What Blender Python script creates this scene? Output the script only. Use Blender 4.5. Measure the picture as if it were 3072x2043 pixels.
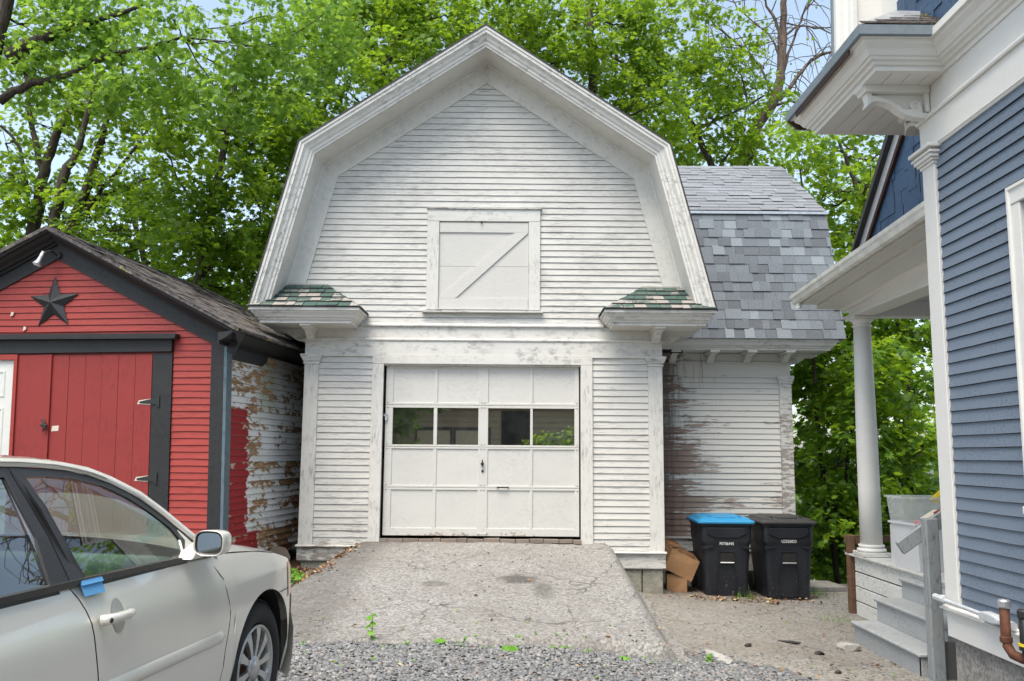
import bpy, math, random
import numpy as np
from mathutils import Vector, Matrix
R = math.radians
random.seed(7); rng = np.random.default_rng(11)
S = bpy.context.scene
for o in list(bpy.data.objects): bpy.data.objects.remove(o)

# ------------------------------------------------------------ camera, sky, sun, exposure
cam = bpy.data.cameras.new('camera'); cam.sensor_width = 36; cam.lens = 2620 / 3072 * 36
cam.clip_start = 0.05; cam.clip_end = 500
co = bpy.data.objects.new('camera', cam); S.collection.objects.link(co)
th, rl = R(7.4), R(0.45)
fw = Vector((0, math.cos(th), math.sin(th))); up0 = Vector((0, -math.sin(th), math.cos(th))); rt0 = Vector((1, 0, 0))
up = up0 * math.cos(rl) - rt0 * math.sin(rl); rt = rt0 * math.cos(rl) + up0 * math.sin(rl)
M = Matrix.Identity(4)
for i in range(3): M[i][0], M[i][1], M[i][2] = rt[i], up[i], -fw[i]
M[2][3] = 1.5
co.matrix_world = M; S.camera = co

SUN_EL, SUN_AZ = R(64), R(208)      # azimuth clockwise from +Y: high behind the camera's left, veiled by thin cloud
w = bpy.data.worlds.new('World'); S.world = w; w.use_nodes = True
nt = w.node_tree; bg = nt.nodes['Background']
sky = nt.nodes.new('ShaderNodeTexSky'); sky.sky_type = 'NISHITA'; sky.sun_disc = False
sky.sun_elevation = SUN_EL; sky.sun_rotation = SUN_AZ; sky.air_density = 1.0; sky.dust_density = 2.0; sky.ozone_density = 1.0
hs = nt.nodes.new('ShaderNodeHueSaturation'); hs.inputs['Saturation'].default_value = 0.72; hs.inputs['Hue'].default_value = 0.486
nt.links.new(sky.outputs[0], hs.inputs['Color']); nt.links.new(hs.outputs[0], bg.inputs[0])
bg.inputs[1].default_value = 0.15
sl = bpy.data.lights.new('sun', 'SUN'); sl.energy = 2.3; sl.angle = R(40); sl.color = (1, 0.92, 0.78)
so = bpy.data.objects.new('sun', sl); S.collection.objects.link(so)
d = Vector((math.sin(SUN_AZ) * math.cos(SUN_EL), math.cos(SUN_AZ) * math.cos(SUN_EL), math.sin(SUN_EL)))
so.rotation_euler = d.to_track_quat('Z', 'Y').to_euler(); so.location = (0, 0, 30)
S.render.engine = 'CYCLES'
S.view_settings.view_transform = 'Standard'; S.view_settings.look = 'None'; S.view_settings.gamma = 1
S.view_settings.use_curve_mapping = False; S.view_settings.exposure = 1.05
S.cycles.max_bounces = 8; S.cycles.transparent_max_bounces = 12
S.render.resolution_x = 1024; S.render.resolution_y = 681

# ------------------------------------------------------------ node helpers
class N:
    def __init__(s, name):
        s.m = bpy.data.materials.new(name); s.m.use_nodes = True; s.t = s.m.node_tree
        s.b = s.t.nodes['Principled BSDF']; s.out = s.t.nodes['Material Output']
    def n(s, t, **k):
        x = s.t.nodes.new(t)
        for a, v in k.items(): setattr(x, a, v)
        return x
    def l(s, a, b): s.t.links.new(a, b)
    def put(s, sock, v):
        if isinstance(v, (int, float)): sock.default_value = v
        elif isinstance(v, (tuple, list)): sock.default_value = tuple(v) if len(v) == 4 or len(sock.default_value) == 3 else (*v, 1)
        else: s.l(v, sock)
    def pos(s, sc=(1, 1, 1), off=(0, 0, 0), rot=(0, 0, 0)):
        g = s.n('ShaderNodeNewGeometry'); m = s.n('ShaderNodeMapping')
        m.inputs['Scale'].default_value = sc; m.inputs['Location'].default_value = off; m.inputs['Rotation'].default_value = rot
        s.l(g.outputs['Position'], m.inputs['Vector']); return m.outputs[0]
    def axis(s, i):
        g = s.n('ShaderNodeNewGeometry'); x = s.n('ShaderNodeSeparateXYZ'); s.l(g.outputs['Position'], x.inputs[0]); return x.outputs[i]
    def noise(s, sc, scale=(1, 1, 1), det=5, rough=0.6, off=(0, 0, 0), dist=0):
        x = s.n('ShaderNodeTexNoise'); s.l(s.pos(scale, off), x.inputs['Vector'])
        x.inputs['Scale'].default_value = sc; x.inputs['Detail'].default_value = det; x.inputs['Roughness'].default_value = rough
        x.inputs['Distortion'].default_value = dist; return x.outputs[0]
    def math(s, op, a, b=0.0, c=None, clamp=False):
        x = s.n('ShaderNodeMath', operation=op, use_clamp=clamp); s.put(x.inputs[0], a); s.put(x.inputs[1], b)
        if c is not None: s.put(x.inputs[2], c)
        return x.outputs[0]
    def rng(s, v, a, b, c=0.0, d=1.0, smooth=False):
        x = s.n('ShaderNodeMapRange'); x.interpolation_type = 'SMOOTHSTEP' if smooth else 'LINEAR'
        s.l(v, x.inputs[0])
        for i, q in enumerate((a, b, c, d)): x.inputs[i + 1].default_value = q
        return x.outputs[0]
    def mix(s, f, a, b, mode='MIX'):
        x = s.n('ShaderNodeMix', data_type='RGBA', blend_type=mode); s.put(x.inputs[0], f); s.put(x.inputs[6], a); s.put(x.inputs[7], b); return x.outputs[2]
    def rand(s): return s.n('ShaderNodeObjectInfo').outputs['Random']
    def island(s): return s.n('ShaderNodeNewGeometry').outputs['Random Per Island']
    def ramp(s, v, stops):
        x = s.n('ShaderNodeValToRGB'); s.l(v, x.inputs[0]); e = x.color_ramp.elements
        e[0].position, e[0].color = stops[0][0], (*stops[0][1], 1); e[1].position, e[1].color = stops[-1][0], (*stops[-1][1], 1)
        for p, c in stops[1:-1]: q = e.new(p); q.color = (*c, 1)
        return x.outputs[0]
    def bump(s, h, st=0.3, dist=0.01):
        x = s.n('ShaderNodeBump'); x.inputs['Strength'].default_value = st; x.inputs['Distance'].default_value = dist
        s.l(h, x.inputs['Height']); s.l(x.outputs[0], s.b.inputs['Normal'])
    def done(s, col=None, rough=0.6, metal=0.0, spec=None, coat=None):
        if col is not None: s.put(s.b.inputs['Base Color'], col)
        s.put(s.b.inputs['Roughness'], rough); s.put(s.b.inputs['Metallic'], metal)
        if spec is not None: s.b.inputs['Specular IOR Level'].default_value = spec
        if coat: s.b.inputs['Coat Weight'].default_value = coat; s.b.inputs['Coat Roughness'].default_value = 0.06
        return s.m

def old_paint(name, paint, under, amt=0.0, st=(2.2, 8, 26), low=None, var=0.05, rough=0.55, grime=0.12, sc=1.0, extra=None, dirt=(0.25, 0.23, 0.2), scuff=1.0):
    """paint that flakes off weathered wood; amt shifts how much is gone, low=(z0,z1,add) wears more near the ground"""
    m = N(name)
    a = m.noise(3.0 * sc, st, 6, 0.72); b = m.noise(1.1 * sc, (1, 1, 1.6), 3, 0.5, off=(7, 3, 1))
    v = m.math('ADD', m.math('MULTIPLY', a, 0.62), m.math('MULTIPLY', b, 0.38))
    if low:
        v = m.math('ADD', v, m.rng(m.axis(2), low[0], low[1], low[2], 0.0))
    if extra: v = m.math('ADD', v, extra(m))
    v = m.math('ADD', v, m.math('MULTIPLY', m.math('SUBTRACT', m.rand(), 0.5), var))
    mask = m.rng(v, 0.655 - amt, 0.672 - amt)
    wn = m.noise(9, (st[0] * .6, 8, st[2] * 1.4), 4, 0.6, off=(3, 9, 2))
    uc = m.mix(wn, tuple(c * 0.62 for c in under), tuple(min(1, c * 1.35) for c in under))
    g1 = m.noise(2.3, (1, 1, 2.5), 5, 0.7, off=(1, 5, 8))
    pc = m.mix(m.rng(g1, 0.42, 0.8, 0, grime, True), paint, dirt)
    g2 = m.noise(1.4, (1, 1, 1.5), 4, 0.6, off=(21, 2, 5))
    gs = m.noise(4.5, (st[0] * .55, 8, st[2] * 1.0), 6, 0.78, off=(11, 2, 5))
    pc = m.mix(m.math('MULTIPLY', m.rng(gs, 0.50, 0.62, 0, (0.62 + grime) * scuff), m.rng(g2, .40, .56, .15, 1.0)), pc, tuple(c * 0.42 for c in paint))
    pc = m.mix(m.math('MULTIPLY', m.rand(), 0.10), pc, tuple(c * 0.72 for c in paint))
    col = m.mix(mask, pc, uc)
    h = m.math('SUBTRACT', m.math('MULTIPLY', wn, 0.25), mask)
    m.bump(h, 0.5, 0.003)
    return m.done(col, m.rng(mask, 0, 1, rough, 0.85), spec=0.3)

WHITE = (0.62, 0.61, 0.575); WOOD = (0.30, 0.275, 0.25)
def wing_stain(m):      # rain has run down the wall where the two roofs meet
    x = m.axis(0); z = m.axis(2)
    return m.math('ADD', m.rng(x, 1.9, 3.2, 0.17, 0.0, True), m.rng(z, 0.35, 1.9, 0.135, 0.01))
MAT = {}
MAT['siding'] = old_paint('weathered_white_siding', WHITE, WOOD, 0.0, low=(0.3, 1.3, 0.07), grime=0.35, var=.08)
MAT['siding_low'] = old_paint('flaking_white_siding', WHITE, WOOD, 0.0, low=(0.2, 1.2, 0.135), grime=0.2)
MAT['trim'] = old_paint('weathered_white_trim', (0.65, 0.64, 0.605), WOOD, -0.05, st=(3, 3, 3), low=(0.2, 0.9, 0.08), grime=0.16)
MAT['trim_v'] = old_paint('white_upright_trim', (0.65, 0.64, 0.605), WOOD, -0.02, st=(14, 14, 1.6), low=(0.2, 1.3, 0.09), grime=0.12)
MAT['trim_clean'] = old_paint('white_trim_with_mildew', (0.65, 0.64, 0.60), (0.45, 0.42, 0.38), -0.10, st=(4, 4, 2), grime=0.18, scuff=.45)
MAT['trim_bad'] = old_paint('badly_flaked_white_trim', WHITE, (0.30, 0.275, 0.25), 0.125, st=(2.5, 8, 9), grime=0.1)
MAT['grey_wood'] = old_paint('bare_grey_wood', (0.42, 0.40, 0.37), (0.25, 0.22, 0.19), 0.05, grime=0.3)

def stain_mat(name, st):
    m = N(name)
    a = m.noise(2.2, (1.6, 6, 13), 6, 0.72); b = m.noise(1.3, (1, 1, 1.6), 3, 0.5, off=(7, 3, 1))
    v = m.math('ADD', m.math('MULTIPLY', a, 0.62), m.math('MULTIPLY', b, 0.38)); v = m.math('ADD', v, wing_stain(m)); v = m.math('ADD', v, m.math('MULTIPLY', m.math('SUBTRACT', m.rand(), .5), .09))
    mask = m.rng(v, 0.64, 0.66)
    run = m.noise(3.0, (7, 3, 0.7), 5, 0.7, off=(4, 4, 4))
    x = m.axis(0); z = m.axis(2)
    fall = m.math('MULTIPLY', m.rng(x, 1.95, 2.75, 1.0, 0.0, True), m.rng(z, 0.4, 2.4, 0.75, 1.0))
    black = m.rng(m.math('ADD', m.math('MULTIPLY', run, 0.75), m.math('MULTIPLY', fall, 0.55)), 0.56, 0.78)
    rust = m.math('MULTIPLY', m.rng(m.noise(3.5, (8, 3, 0.6), 4, 0.7, off=(9, 1, 3)), 0.56, 0.66), m.math('MULTIPLY', m.rng(m.math('ABSOLUTE', m.math('SUBTRACT', x, 2.75)), 0.05, 0.35, 1, 0, True), m.rng(z, 2.0, 2.9, 0.15, 1)))
    pc = m.mix(m.math('MULTIPLY', black, 0.80), WHITE, (0.075, 0.05, 0.042))
    pc = m.mix(m.math('MULTIPLY', rust, 0.8), pc, (0.27, 0.12, 0.07))
    wn = m.noise(9, (2, 8, 34), 4, 0.6, off=(3, 9, 2))
    low = m.rng(x, 1.9, 3.0, 0, 1, True)
    uc = m.mix(wn, m.mix(low, (0.10, 0.048, 0.032), (0.24, 0.20, 0.17)), m.mix(low, (0.30, 0.17, 0.12), (0.42, 0.37, 0.33)))
    uc = m.mix(m.math('MULTIPLY', black, 0.5), uc, (0.06, 0.05, 0.045))
    m.bump(m.math('SUBTRACT', 1.0, mask), 0.5, 0.003)
    return m.done(m.mix(mask, pc, uc), 0.7, spec=0.25)
MAT['wing'] = stain_mat('rain_stained_siding', (2.2, 8, 26)); MAT['wing_trim'] = stain_mat('rain_stained_trim', (4, 4, 8))

MAT['door'] = old_paint('garage_door_paint', (0.59, 0.585, 0.555), (0.33, 0.27, 0.22), -0.10, st=(7, 7, 9), low=(0.48, 0.74, 0.20), grime=0.10, scuff=.35)
MAT['hatch'] = old_paint('loft_hatch_paint', (0.58, 0.57, 0.54), WOOD, -0.09, st=(5, 5, 12), grime=0.06, scuff=.3)
MAT['red'] = old_paint('red_board_paint', (0.33, 0.048, 0.040), (0.30, 0.16, 0.13), -0.09, st=(2, 2, 24), grime=0.10, dirt=(0.10, 0.03, 0.03), rough=0.5)
MAT['red_door'] = old_paint('red_plank_paint', (0.26, 0.036, 0.033), (0.34, 0.20, 0.17), -0.085, st=(12, 12, 2.0), scuff=.4, grime=0.25, dirt=(0.16, 0.025, 0.025), rough=0.55)
MAT['charcoal'] = old_paint('charcoal_trim_paint', (0.026, 0.027, 0.029), (0.35, 0.34, 0.33), -0.085, st=(9, 9, 5), grime=0.15, dirt=(0.06, 0.062, 0.066), rough=0.5)
MAT['teal'] = old_paint('grey_blue_corner_paint', (0.10, 0.15, 0.18), (0.45, 0.42, 0.38), -0.01, st=(12, 12, 2), grime=0.2)

def patchy():   # shed side: red brushed on near the corner, white and bare clapboard further back
    m = N('patchwork_peeling_boards')
    # distance back from the corner along the shed side
    g = m.n('ShaderNodeNewGeometry'); vv = m.n('ShaderNodeVectorMath', operation='DOT_PRODUCT'); s2 = m.n('ShaderNodeVectorMath', operation='SUBTRACT')
    m.l(g.outputs['Position'], s2.inputs[0]); s2.inputs[1].default_value = (-3.17, 9.6, 0); m.l(s2.outputs[0], vv.inputs[0]); vv.inputs[1].default_value = (0.1244, 0.992, 0)
    s = vv.outputs['Value']; z = m.axis(2)
    n1 = m.noise(3.0, (1, 1.7, 5.0), 6, 0.66); n2 = m.noise(1.3, (1, 1.2, 2.2), 4, 0.6, off=(5, 5, 5)); n3 = m.noise(5, (1, 1.5, 8), 5, 0.7, off=(2, 7, 1)); n1 = m.math('ADD', n1, m.math('MULTIPLY', m.math('SUBTRACT', m.rand(), 0.5), 0.17))
    edge = m.math('ADD', s, m.math('MULTIPLY', m.math('SUBTRACT', m.noise(7, (1, 1, 3), 3, .6), 0.5), 0.35))
    isred = m.math('MULTIPLY', m.rng(edge, 0.60, 0.62, 1, 0), m.rng(m.math('ADD', z, m.math('MULTIPLY', n1, 0.3)), 2.14, 2.16, 1, 0))
    isred = m.math('MAXIMUM', isred, m.math('MULTIPLY', m.rng(edge, 0.95, 0.97, 1, 0), m.rng(z, 0.58, 0.6, 1, 0)))
    wood = m.ramp(n3, [(0.3, (0.16, 0.085, 0.04)), (0.5, (0.30, 0.18, 0.09)), (0.7, (0.52, 0.38, 0.24))])
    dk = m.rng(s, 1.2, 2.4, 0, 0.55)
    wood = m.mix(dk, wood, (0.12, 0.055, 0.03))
    v = m.math('ADD', m.math('MULTIPLY', n1, 0.6), m.math('MULTIPLY', n2, 0.4))
    v = m.math('ADD', v, m.rng(z, 1.4, 2.6, 0.0, 0.035)); v = m.math('ADD', v, m.rng(z, 0.3, 0.6, 0.05, 0.0))
    white = m.mix(m.rng(n2, 0.4, 0.75, 0, 0.35), (0.70, 0.71, 0.70), (0.34, 0.35, 0.30))
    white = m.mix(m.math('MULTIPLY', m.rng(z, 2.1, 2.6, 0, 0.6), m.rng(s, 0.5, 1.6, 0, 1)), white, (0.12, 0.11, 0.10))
    green = m.math('MULTIPLY', m.rng(m.math('ABSOLUTE', m.math('SUBTRACT', s, 1.15)), 0.1, 0.5, 1, 0, True), m.rng(z, 1.7, 2.2, 0, 0.6, True))
    white = m.mix(green, white, (0.16, 0.19, 0.09))
    bare = m.rng(v, 0.535, 0.545)
    c = m.mix(bare, white, wood)
    redbare = m.rng(v, 0.585, 0.595)
    rc = m.mix(redbare, m.mix(n3, (0.36, 0.022, 0.026), (0.24, 0.018, 0.02)), m.mix(n3, (0.45, 0.36, 0.24), (0.55, 0.47, 0.36)))
    c = m.mix(isred, c, rc)
    m.bump(m.math('SUBTRACT', 1.0, bare), 0.5, 0.004)
    return m.done(c, 0.7, spec=0.25)
MAT['patchy'] = patchy()

def speckle(name, c1, c2, sc, rough=0.9, bump=0.5, stains=None, c3=None):
    m = N(name); a = m.noise(sc, det=8, rough=0.8); b = m.noise(0.9, det=5, rough=0.65, off=(4, 4, 4))
    v = m.n('ShaderNodeTexVoronoi'); v.inputs['Scale'].default_value = sc * 0.9; m.l(m.pos(), v.inputs['Vector'])
    vc = m.n('ShaderNodeSeparateColor'); m.l(v.outputs['Color'], vc.inputs[0])
    c = m.mix(m.math('ADD', m.math('MULTIPLY', m.rng(a, .35, .65), .4), m.math('MULTIPLY', vc.outputs[0], .6)), c1, c2)
    c = m.mix(m.rng(b, 0.38, 0.7, 0, 0.45, True), c, c3 or tuple(x * 0.6 for x in c1))
    if stains: c = stains(m, c)
    m.bump(m.math('ADD', m.math('MULTIPLY', a, .5), vc.outputs[0]), bump, 0.006)
    return m.done(c, rough, spec=0.2)
def ramp_stain(m, c):
    n = m.noise(6, (0.8, 1.4, 1), 5, 0.7)
    def blob(cx, cy, rx, ry, k):
        dx = m.math('DIVIDE', m.math('SUBTRACT', m.axis(0), cx), rx); dy = m.math('DIVIDE', m.math('SUBTRACT', m.axis(1), cy), ry)
        r = m.math('ADD', m.math('MULTIPLY', dx, dx), m.math('MULTIPLY', dy, dy))
        return m.math('MULTIPLY', m.rng(m.math('ADD', r, m.math('MULTIPLY', m.math('SUBTRACT', n, .5), 3.2)), 0.3, 1.0, 1, 0), k)
    f = m.math('MAXIMUM', blob(0.08, 9.15, 0.22, 0.22, 0.75), blob(0.32, 8.75, 0.12, 0.35, 0.45))
    f = m.math('MAXIMUM', f, blob(-0.75, 8.9, 0.15, 0.1, 0.5))
    f = m.math('MAXIMUM', f, m.rng(m.axis(0), -1.75, -1.3, 0.45, 0, True))
    c = m.mix(f, c, (0.06, 0.055, 0.05))
    crack = m.n('ShaderNodeTexVoronoi', feature='DISTANCE_TO_EDGE'); crack.inputs['Scale'].default_value = 1.1
    wv = m.n('ShaderNodeTexNoise'); wv.inputs['Scale'].default_value = 4; m.l(m.pos(), wv.inputs['Vector'])
    add = m.n('ShaderNodeVectorMath', operation='ADD'); sc = m.n('ShaderNodeVectorMath', operation='SCALE'); sc.inputs['Scale'].default_value = 0.25
    m.l(wv.outputs['Color'], sc.inputs[0]); m.l(m.pos(), add.inputs[0]); m.l(sc.outputs[0], add.inputs[1]); m.l(add.outputs[0], crack.inputs['Vector'])
    ck = m.math('MULTIPLY', m.rng(crack.outputs['Distance'], 0.0, 0.014, 0.7, 0), m.rng(m.noise(1.5, off=(2, 2, 2)), 0.42, 0.56))
    return m.mix(ck, c, (0.05, 0.045, 0.04))
MAT['asphalt'] = speckle('worn_asphalt_ramp', (0.095, 0.092, 0.087), (0.40, 0.388, 0.37), 58, stains=ramp_stain, c3=(0.17, 0.155, 0.14))
MAT['yard'] = speckle('old_broken_driveway', (0.14, 0.125, 0.108), (0.37, 0.34, 0.30), 55, stains=ramp_stain, c3=(0.16, 0.135, 0.11))
MAT['granite'] = speckle('rough_granite', (0.20, 0.19, 0.17), (0.42, 0.40, 0.36), 35, bump=0.8, c3=(0.15, 0.16, 0.10))
MAT['stucco'] = speckle('coarse_pebble_foundation', (0.16, 0.15, 0.14), (0.52, 0.50, 0.47), 45, bump=0.9)
MAT['concrete'] = speckle('pale_concrete', (0.28, 0.27, 0.25), (0.46, 0.45, 0.42), 40)
MAT['slate'] = speckle('flat_fieldstone', (0.20, 0.19, 0.18), (0.36, 0.35, 0.33), 20)
MAT['chunk'] = speckle('black_asphalt_lump', (0.02, 0.02, 0.02), (0.10, 0.09, 0.085), 50)

def simple(name, col, rough=0.5, metal=0.0, var=0.12, sc=14, spec=None, coat=None, bump=0.0, st=(1, 1, 1)):
    m = N(name); n = m.noise(sc, st, 5, 0.65)
    c = m.mix(m.rng(n, 0.3, 0.75), tuple(x * (1 - var) for x in col), tuple(min(1, x * (1 + var)) for x in col))
    c = m.mix(m.math('MULTIPLY', m.rand(), var), c, tuple(x * 0.6 for x in col))
    if bump: m.bump(n, bump, 0.004)
    return m.done(c, m.rng(n, 0.2, 0.8, max(0.03, rough - 0.06), min(1, rough + 0.08)), metal, spec, coat)
MAT['blue'] = old_paint('slate_blue_siding_paint', (0.15, 0.192, 0.25), (0.30, 0.33, 0.36), -0.13, st=(6, 1.4, 14), grime=0.10, dirt=(0.09, 0.13, 0.19), rough=0.42)
MAT['blue_shingle'] = old_paint('deep_blue_shingle_paint', (0.05, 0.095, 0.17), (0.10, 0.15, 0.22), -0.06, st=(12, 12, 2), grime=0.2, dirt=(0.03, 0.06, 0.11), rough=0.5, var=0.12)
MAT['house_white'] = old_paint('house_white_paint', (0.72, 0.71, 0.675), (0.5, 0.48, 0.45), -0.14, st=(4, 4, 4), grime=0.09, rough=0.45, scuff=.10)
MAT['gutter'] = simple('mildewed_gutter', (0.70, 0.69, 0.63), 0.4, var=0.22, sc=5, st=(1, 1, 1))
MAT['porch_grey'] = old_paint('grey_porch_paint', (0.36, 0.375, 0.38), (0.20, 0.15, 0.10), -0.10, st=(5, 3, 10), grime=0.2, dirt=(0.22, 0.22, 0.2), low=(-0.3, -0.15, 0.07))
MAT['post_grey'] = old_paint('grey_post_paint', (0.27, 0.29, 0.30), (0.30, 0.19, 0.09), -0.10, st=(14, 14, 3), low=(-0.3, -0.1, 0.14), grime=0.2)
MAT['deck'] = old_paint('worn_deck_paint', (0.56, 0.56, 0.53), (0.36, 0.33, 0.28), -0.03, st=(3, 12, 12), grime=0.2)
MAT['skirt'] = old_paint('white_skirt_board_paint', (0.70, 0.70, 0.67), (0.45, 0.42, 0.37), -0.07, st=(3, 3, 9), grime=0.2)
MAT['block'] = simple('dark_painted_block', (0.10, 0.10, 0.10), 0.8, bump=0.3)
MAT['pallet'] = simple('brown_stained_lumber', (0.14, 0.075, 0.042), 0.75, var=0.35, sc=8, bump=0.3, st=(1, 1, 3))
MAT['black_plastic'] = None
m = N('dusty_black_bin_plastic'); n1 = m.noise(2.2, (1, 1, .6), 5, .7); sp = m.noise(70, det=2); z = m.axis(2)
spk = m.math('MULTIPLY', m.rng(sp, 0.69, 0.72), m.rng(z, -0.2, 0.35, 1.0, 0.0))
c = m.mix(m.rng(n1, .4, .8, 0, .35), (0.010, 0.012, 0.017), (0.045, 0.048, 0.055)); c = m.mix(spk, c, (0.4, 0.38, 0.34)); MAT['black_plastic'] = m.done(c, m.rng(n1, .3, .8, .36, .6), spec=.45)
MAT['black_lid'] = simple('sun_greyed_lid_plastic', (0.045, 0.045, 0.043), 0.5, var=0.3)
MAT['blue_lid'] = simple('bright_blue_lid_plastic', (0.03, 0.26, 0.50), 0.4, var=0.12)
MAT['rubber'] = simple('tyre_rubber', (0.022, 0.022, 0.023), 0.75, var=0.3)
MAT['galv'] = simple('galvanised_metal', (0.52, 0.53, 0.54), 0.4, 0.8, var=0.2)
MAT['rust'] = simple('rusty_pipe', (0.14, 0.055, 0.03), 0.75, 0.3, var=0.5, sc=25)
MAT['black_pipe'] = simple('black_iron_pipe', (0.018, 0.018, 0.019), 0.45, 0.2)
MAT['yellow'] = simple('yellow_tape', (0.75, 0.55, 0.02), 0.5)
MAT['pvc'] = simple('grey_conduit', (0.50, 0.52, 0.54), 0.45)
MAT['cardboard'] = simple('brown_cardboard', (0.33, 0.185, 0.09), 0.8, var=0.14, sc=5)
MAT['iron'] = simple('black_iron', (0.018, 0.018, 0.02), 0.6)
MAT['star'] = simple('dark_tin_star', (0.035, 0.038, 0.042), 0.5, 0.3, var=0.25, sc=9)
MAT['bare_patch'] = simple('chipped_cream_primer', (0.62, 0.56, 0.48), 0.8, sc=40)
MAT['vinyl_door'] = simple('ivory_door_paint', (0.62, 0.63, 0.60), 0.45, var=0.05)
MAT['brown_gutter'] = simple('brown_drip_edge', (0.07, 0.035, 0.025), 0.45, 0.2, var=0.5, sc=6)
MAT['drip_grey'] = simple('blue_grey_drip_edge', (0.20, 0.24, 0.27), 0.5, 0.1)
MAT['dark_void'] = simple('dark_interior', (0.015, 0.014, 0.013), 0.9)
MAT['roof_old'] = None
m = N('old_shed_shingles'); a = m.noise(14, (1, .5, 1), 6, .75); b = m.noise(3, det=6, rough=.8, off=(3, 3, 3)); c1 = m.noise(55, det=3)
c = m.ramp(a, [(0.3, (0.035, 0.032, 0.032)), (0.5, (0.10, 0.09, 0.088)), (0.7, (0.24, 0.215, 0.20))])
c = m.mix(m.rng(m.math('ADD', b, m.math('MULTIPLY', c1, .4)), .80, .86), c, (0.26, 0.17, 0.09)); c = m.mix(m.rng(m.math('ADD', b, m.math('MULTIPLY', c1, .55)), .92, .95), c, (0.30, 0.34, 0.04))
m.bump(a, .8, .02); MAT['roof_old'] = m.done(c, .9, spec=.15)
MAT['roof_dark'] = simple('dark_asphalt_roofing', (0.05, 0.05, 0.052), 0.9, var=0.3, sc=60)

def shingle_grey(name, tint):
    m = N(name); r = m.rand(); g = m.noise(140, det=2, rough=.8)
    c = m.ramp(r, [(0.0, (0.060, 0.074, 0.088)), (0.25, (0.088, 0.108, 0.126)), (0.65, (0.118, 0.144, 0.166)), (0.85, (0.142, 0.172, 0.196)), (1.0, (0.24, 0.28, 0.315))])
    if tint != 1: c = m.mix(.62, c, (.225, .235, .26))
    c = m.mix(m.rng(g, .35, .65), m.mix(.35, c, (.05, .05, .06)), m.mix(.18, c, (.6, .6, .62)))
    m.bump(g, .3, .003); return m.done(c, .9, spec=.2)
MAT['butt'] = simple('shingle_shadow_butt', (0.03, 0.03, 0.033), 0.9, var=.3)  # shadow line under each shingle course, painted onto the butt face
MAT['lip'] = simple('shadow_grime_board_edge', (0.27, 0.26, 0.24), 0.9, var=.3)  # lap grime and the shadow line under each board, in one dark colour
MAT['lip_red'] = simple('shadow_grime_red_edge', (0.07, 0.016, 0.016), 0.9, var=.3)  # red boards: lap shadow painted in together with the grime
MAT['lip_blue'] = simple('shadow_grime_blue_edge', (0.02, 0.028, 0.045), 0.9, var=.3)  # lap shadow of blue boards and shingles, painted as a dark edge
MAT['shingle'] = shingle_grey('architectural_grey_shingle', 1); MAT['shingle_up'] = shingle_grey('lit_slope_grey_shingle', 1.35)  # second is paler: brighter light on the upper slope put into its colour
m = N('old_green_shingle'); r = m.rand(); n = m.noise(9, (1, 1, 2), 6, .75); n2 = m.noise(30, det=3)
v = m.math('ADD', m.math('MULTIPLY', n, .75), m.math('MULTIPLY', r, .42)); zz = m.rng(m.axis(2), 3.25, 3.5, .10, -.08); v = m.math('ADD', v, zz)
c = m.mix(m.rng(v, .62, .70), m.mix(m.rand(), (0.055, 0.10, 0.085), (0.11, 0.14, 0.125)), m.mix(n2, (0.20, 0.18, 0.165), (0.40, 0.375, 0.345)))
m.bump(n, .4, .004); MAT['green_shingle'] = m.done(c, .85, spec=.2)
m = N('flat_old_brick'); c = m.mix(m.noise(30), m.ramp(m.rand(), [(0, (0.10, 0.08, 0.075)), (.5, (0.20, 0.15, 0.125)), (1, (0.16, 0.15, 0.15))]), (0.26, 0.22, 0.18)); m.bump(m.noise(40), .4, .004); MAT['brick'] = m.done(c, .9)

def leaf_mat(name, dark, light, trans, k=0.45):
    m = N(name); r = m.island(); big = m.noise(0.55, det=2, off=(3, 1, 6))
    f = m.math('ADD', m.math('MULTIPLY', m.math('POWER', r, 1.3), .75), m.math('MULTIPLY', m.rng(big, .35, .65), .3))
    c = m.mix(f, dark, light)
    m.put(m.b.inputs['Base Color'], c); m.b.inputs['Roughness'].default_value = .42; m.b.inputs['Specular IOR Level'].default_value = .22
    t = m.n('ShaderNodeBsdfTranslucent'); m.put(t.inputs['Color'], m.mix(f, tuple(x * .75 for x in trans), trans))
    mx = m.n('ShaderNodeMixShader'); mx.inputs[0].default_value = k; m.l(m.b.outputs[0], mx.inputs[1]); m.l(t.outputs[0], mx.inputs[2]); m.l(mx.outputs[0], m.out.inputs[0])
    return m.m
MAT['leaf'] = leaf_mat('maple_leaf', (0.022, 0.072, 0.009), (0.15, 0.27, 0.028), (0.38, 0.58, 0.035), .48)
MAT['leaf_pale'] = leaf_mat('silver_maple_leaf', (0.04, 0.115, 0.016), (0.20, 0.36, 0.06), (0.38, 0.60, 0.07), .48)
MAT['leaf_dark'] = leaf_mat('shaded_maple_leaf', (0.035, 0.10, 0.015), (0.10, 0.22, 0.03), (0.30, 0.54, 0.04), .5)
MAT['leaf_far'] = leaf_mat('distant_leaf', (0.05, 0.13, 0.02), (0.16, 0.30, 0.04), (0.42, 0.66, 0.08), .55)
MAT['grass'] = leaf_mat('weed_green', (0.08, 0.22, 0.02), (0.20, 0.42, 0.05), (0.3, 0.5, 0.05), .3)
def bark(name, c1, c2):
    m = N(name); n = m.noise(6, (3, 3, .6), 6, .75); m.bump(n, .9, .03); return m.done(m.mix(m.rng(n, .35, .65), c1, c2), .9, spec=.15)
MAT['bark'] = bark('maple_bark', (0.028, 0.022, 0.018), (0.095, 0.078, 0.064)); MAT['bark_light'] = bark('bare_tree_bark', (0.07, 0.052, 0.042), (0.19, 0.145, 0.12))

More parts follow.
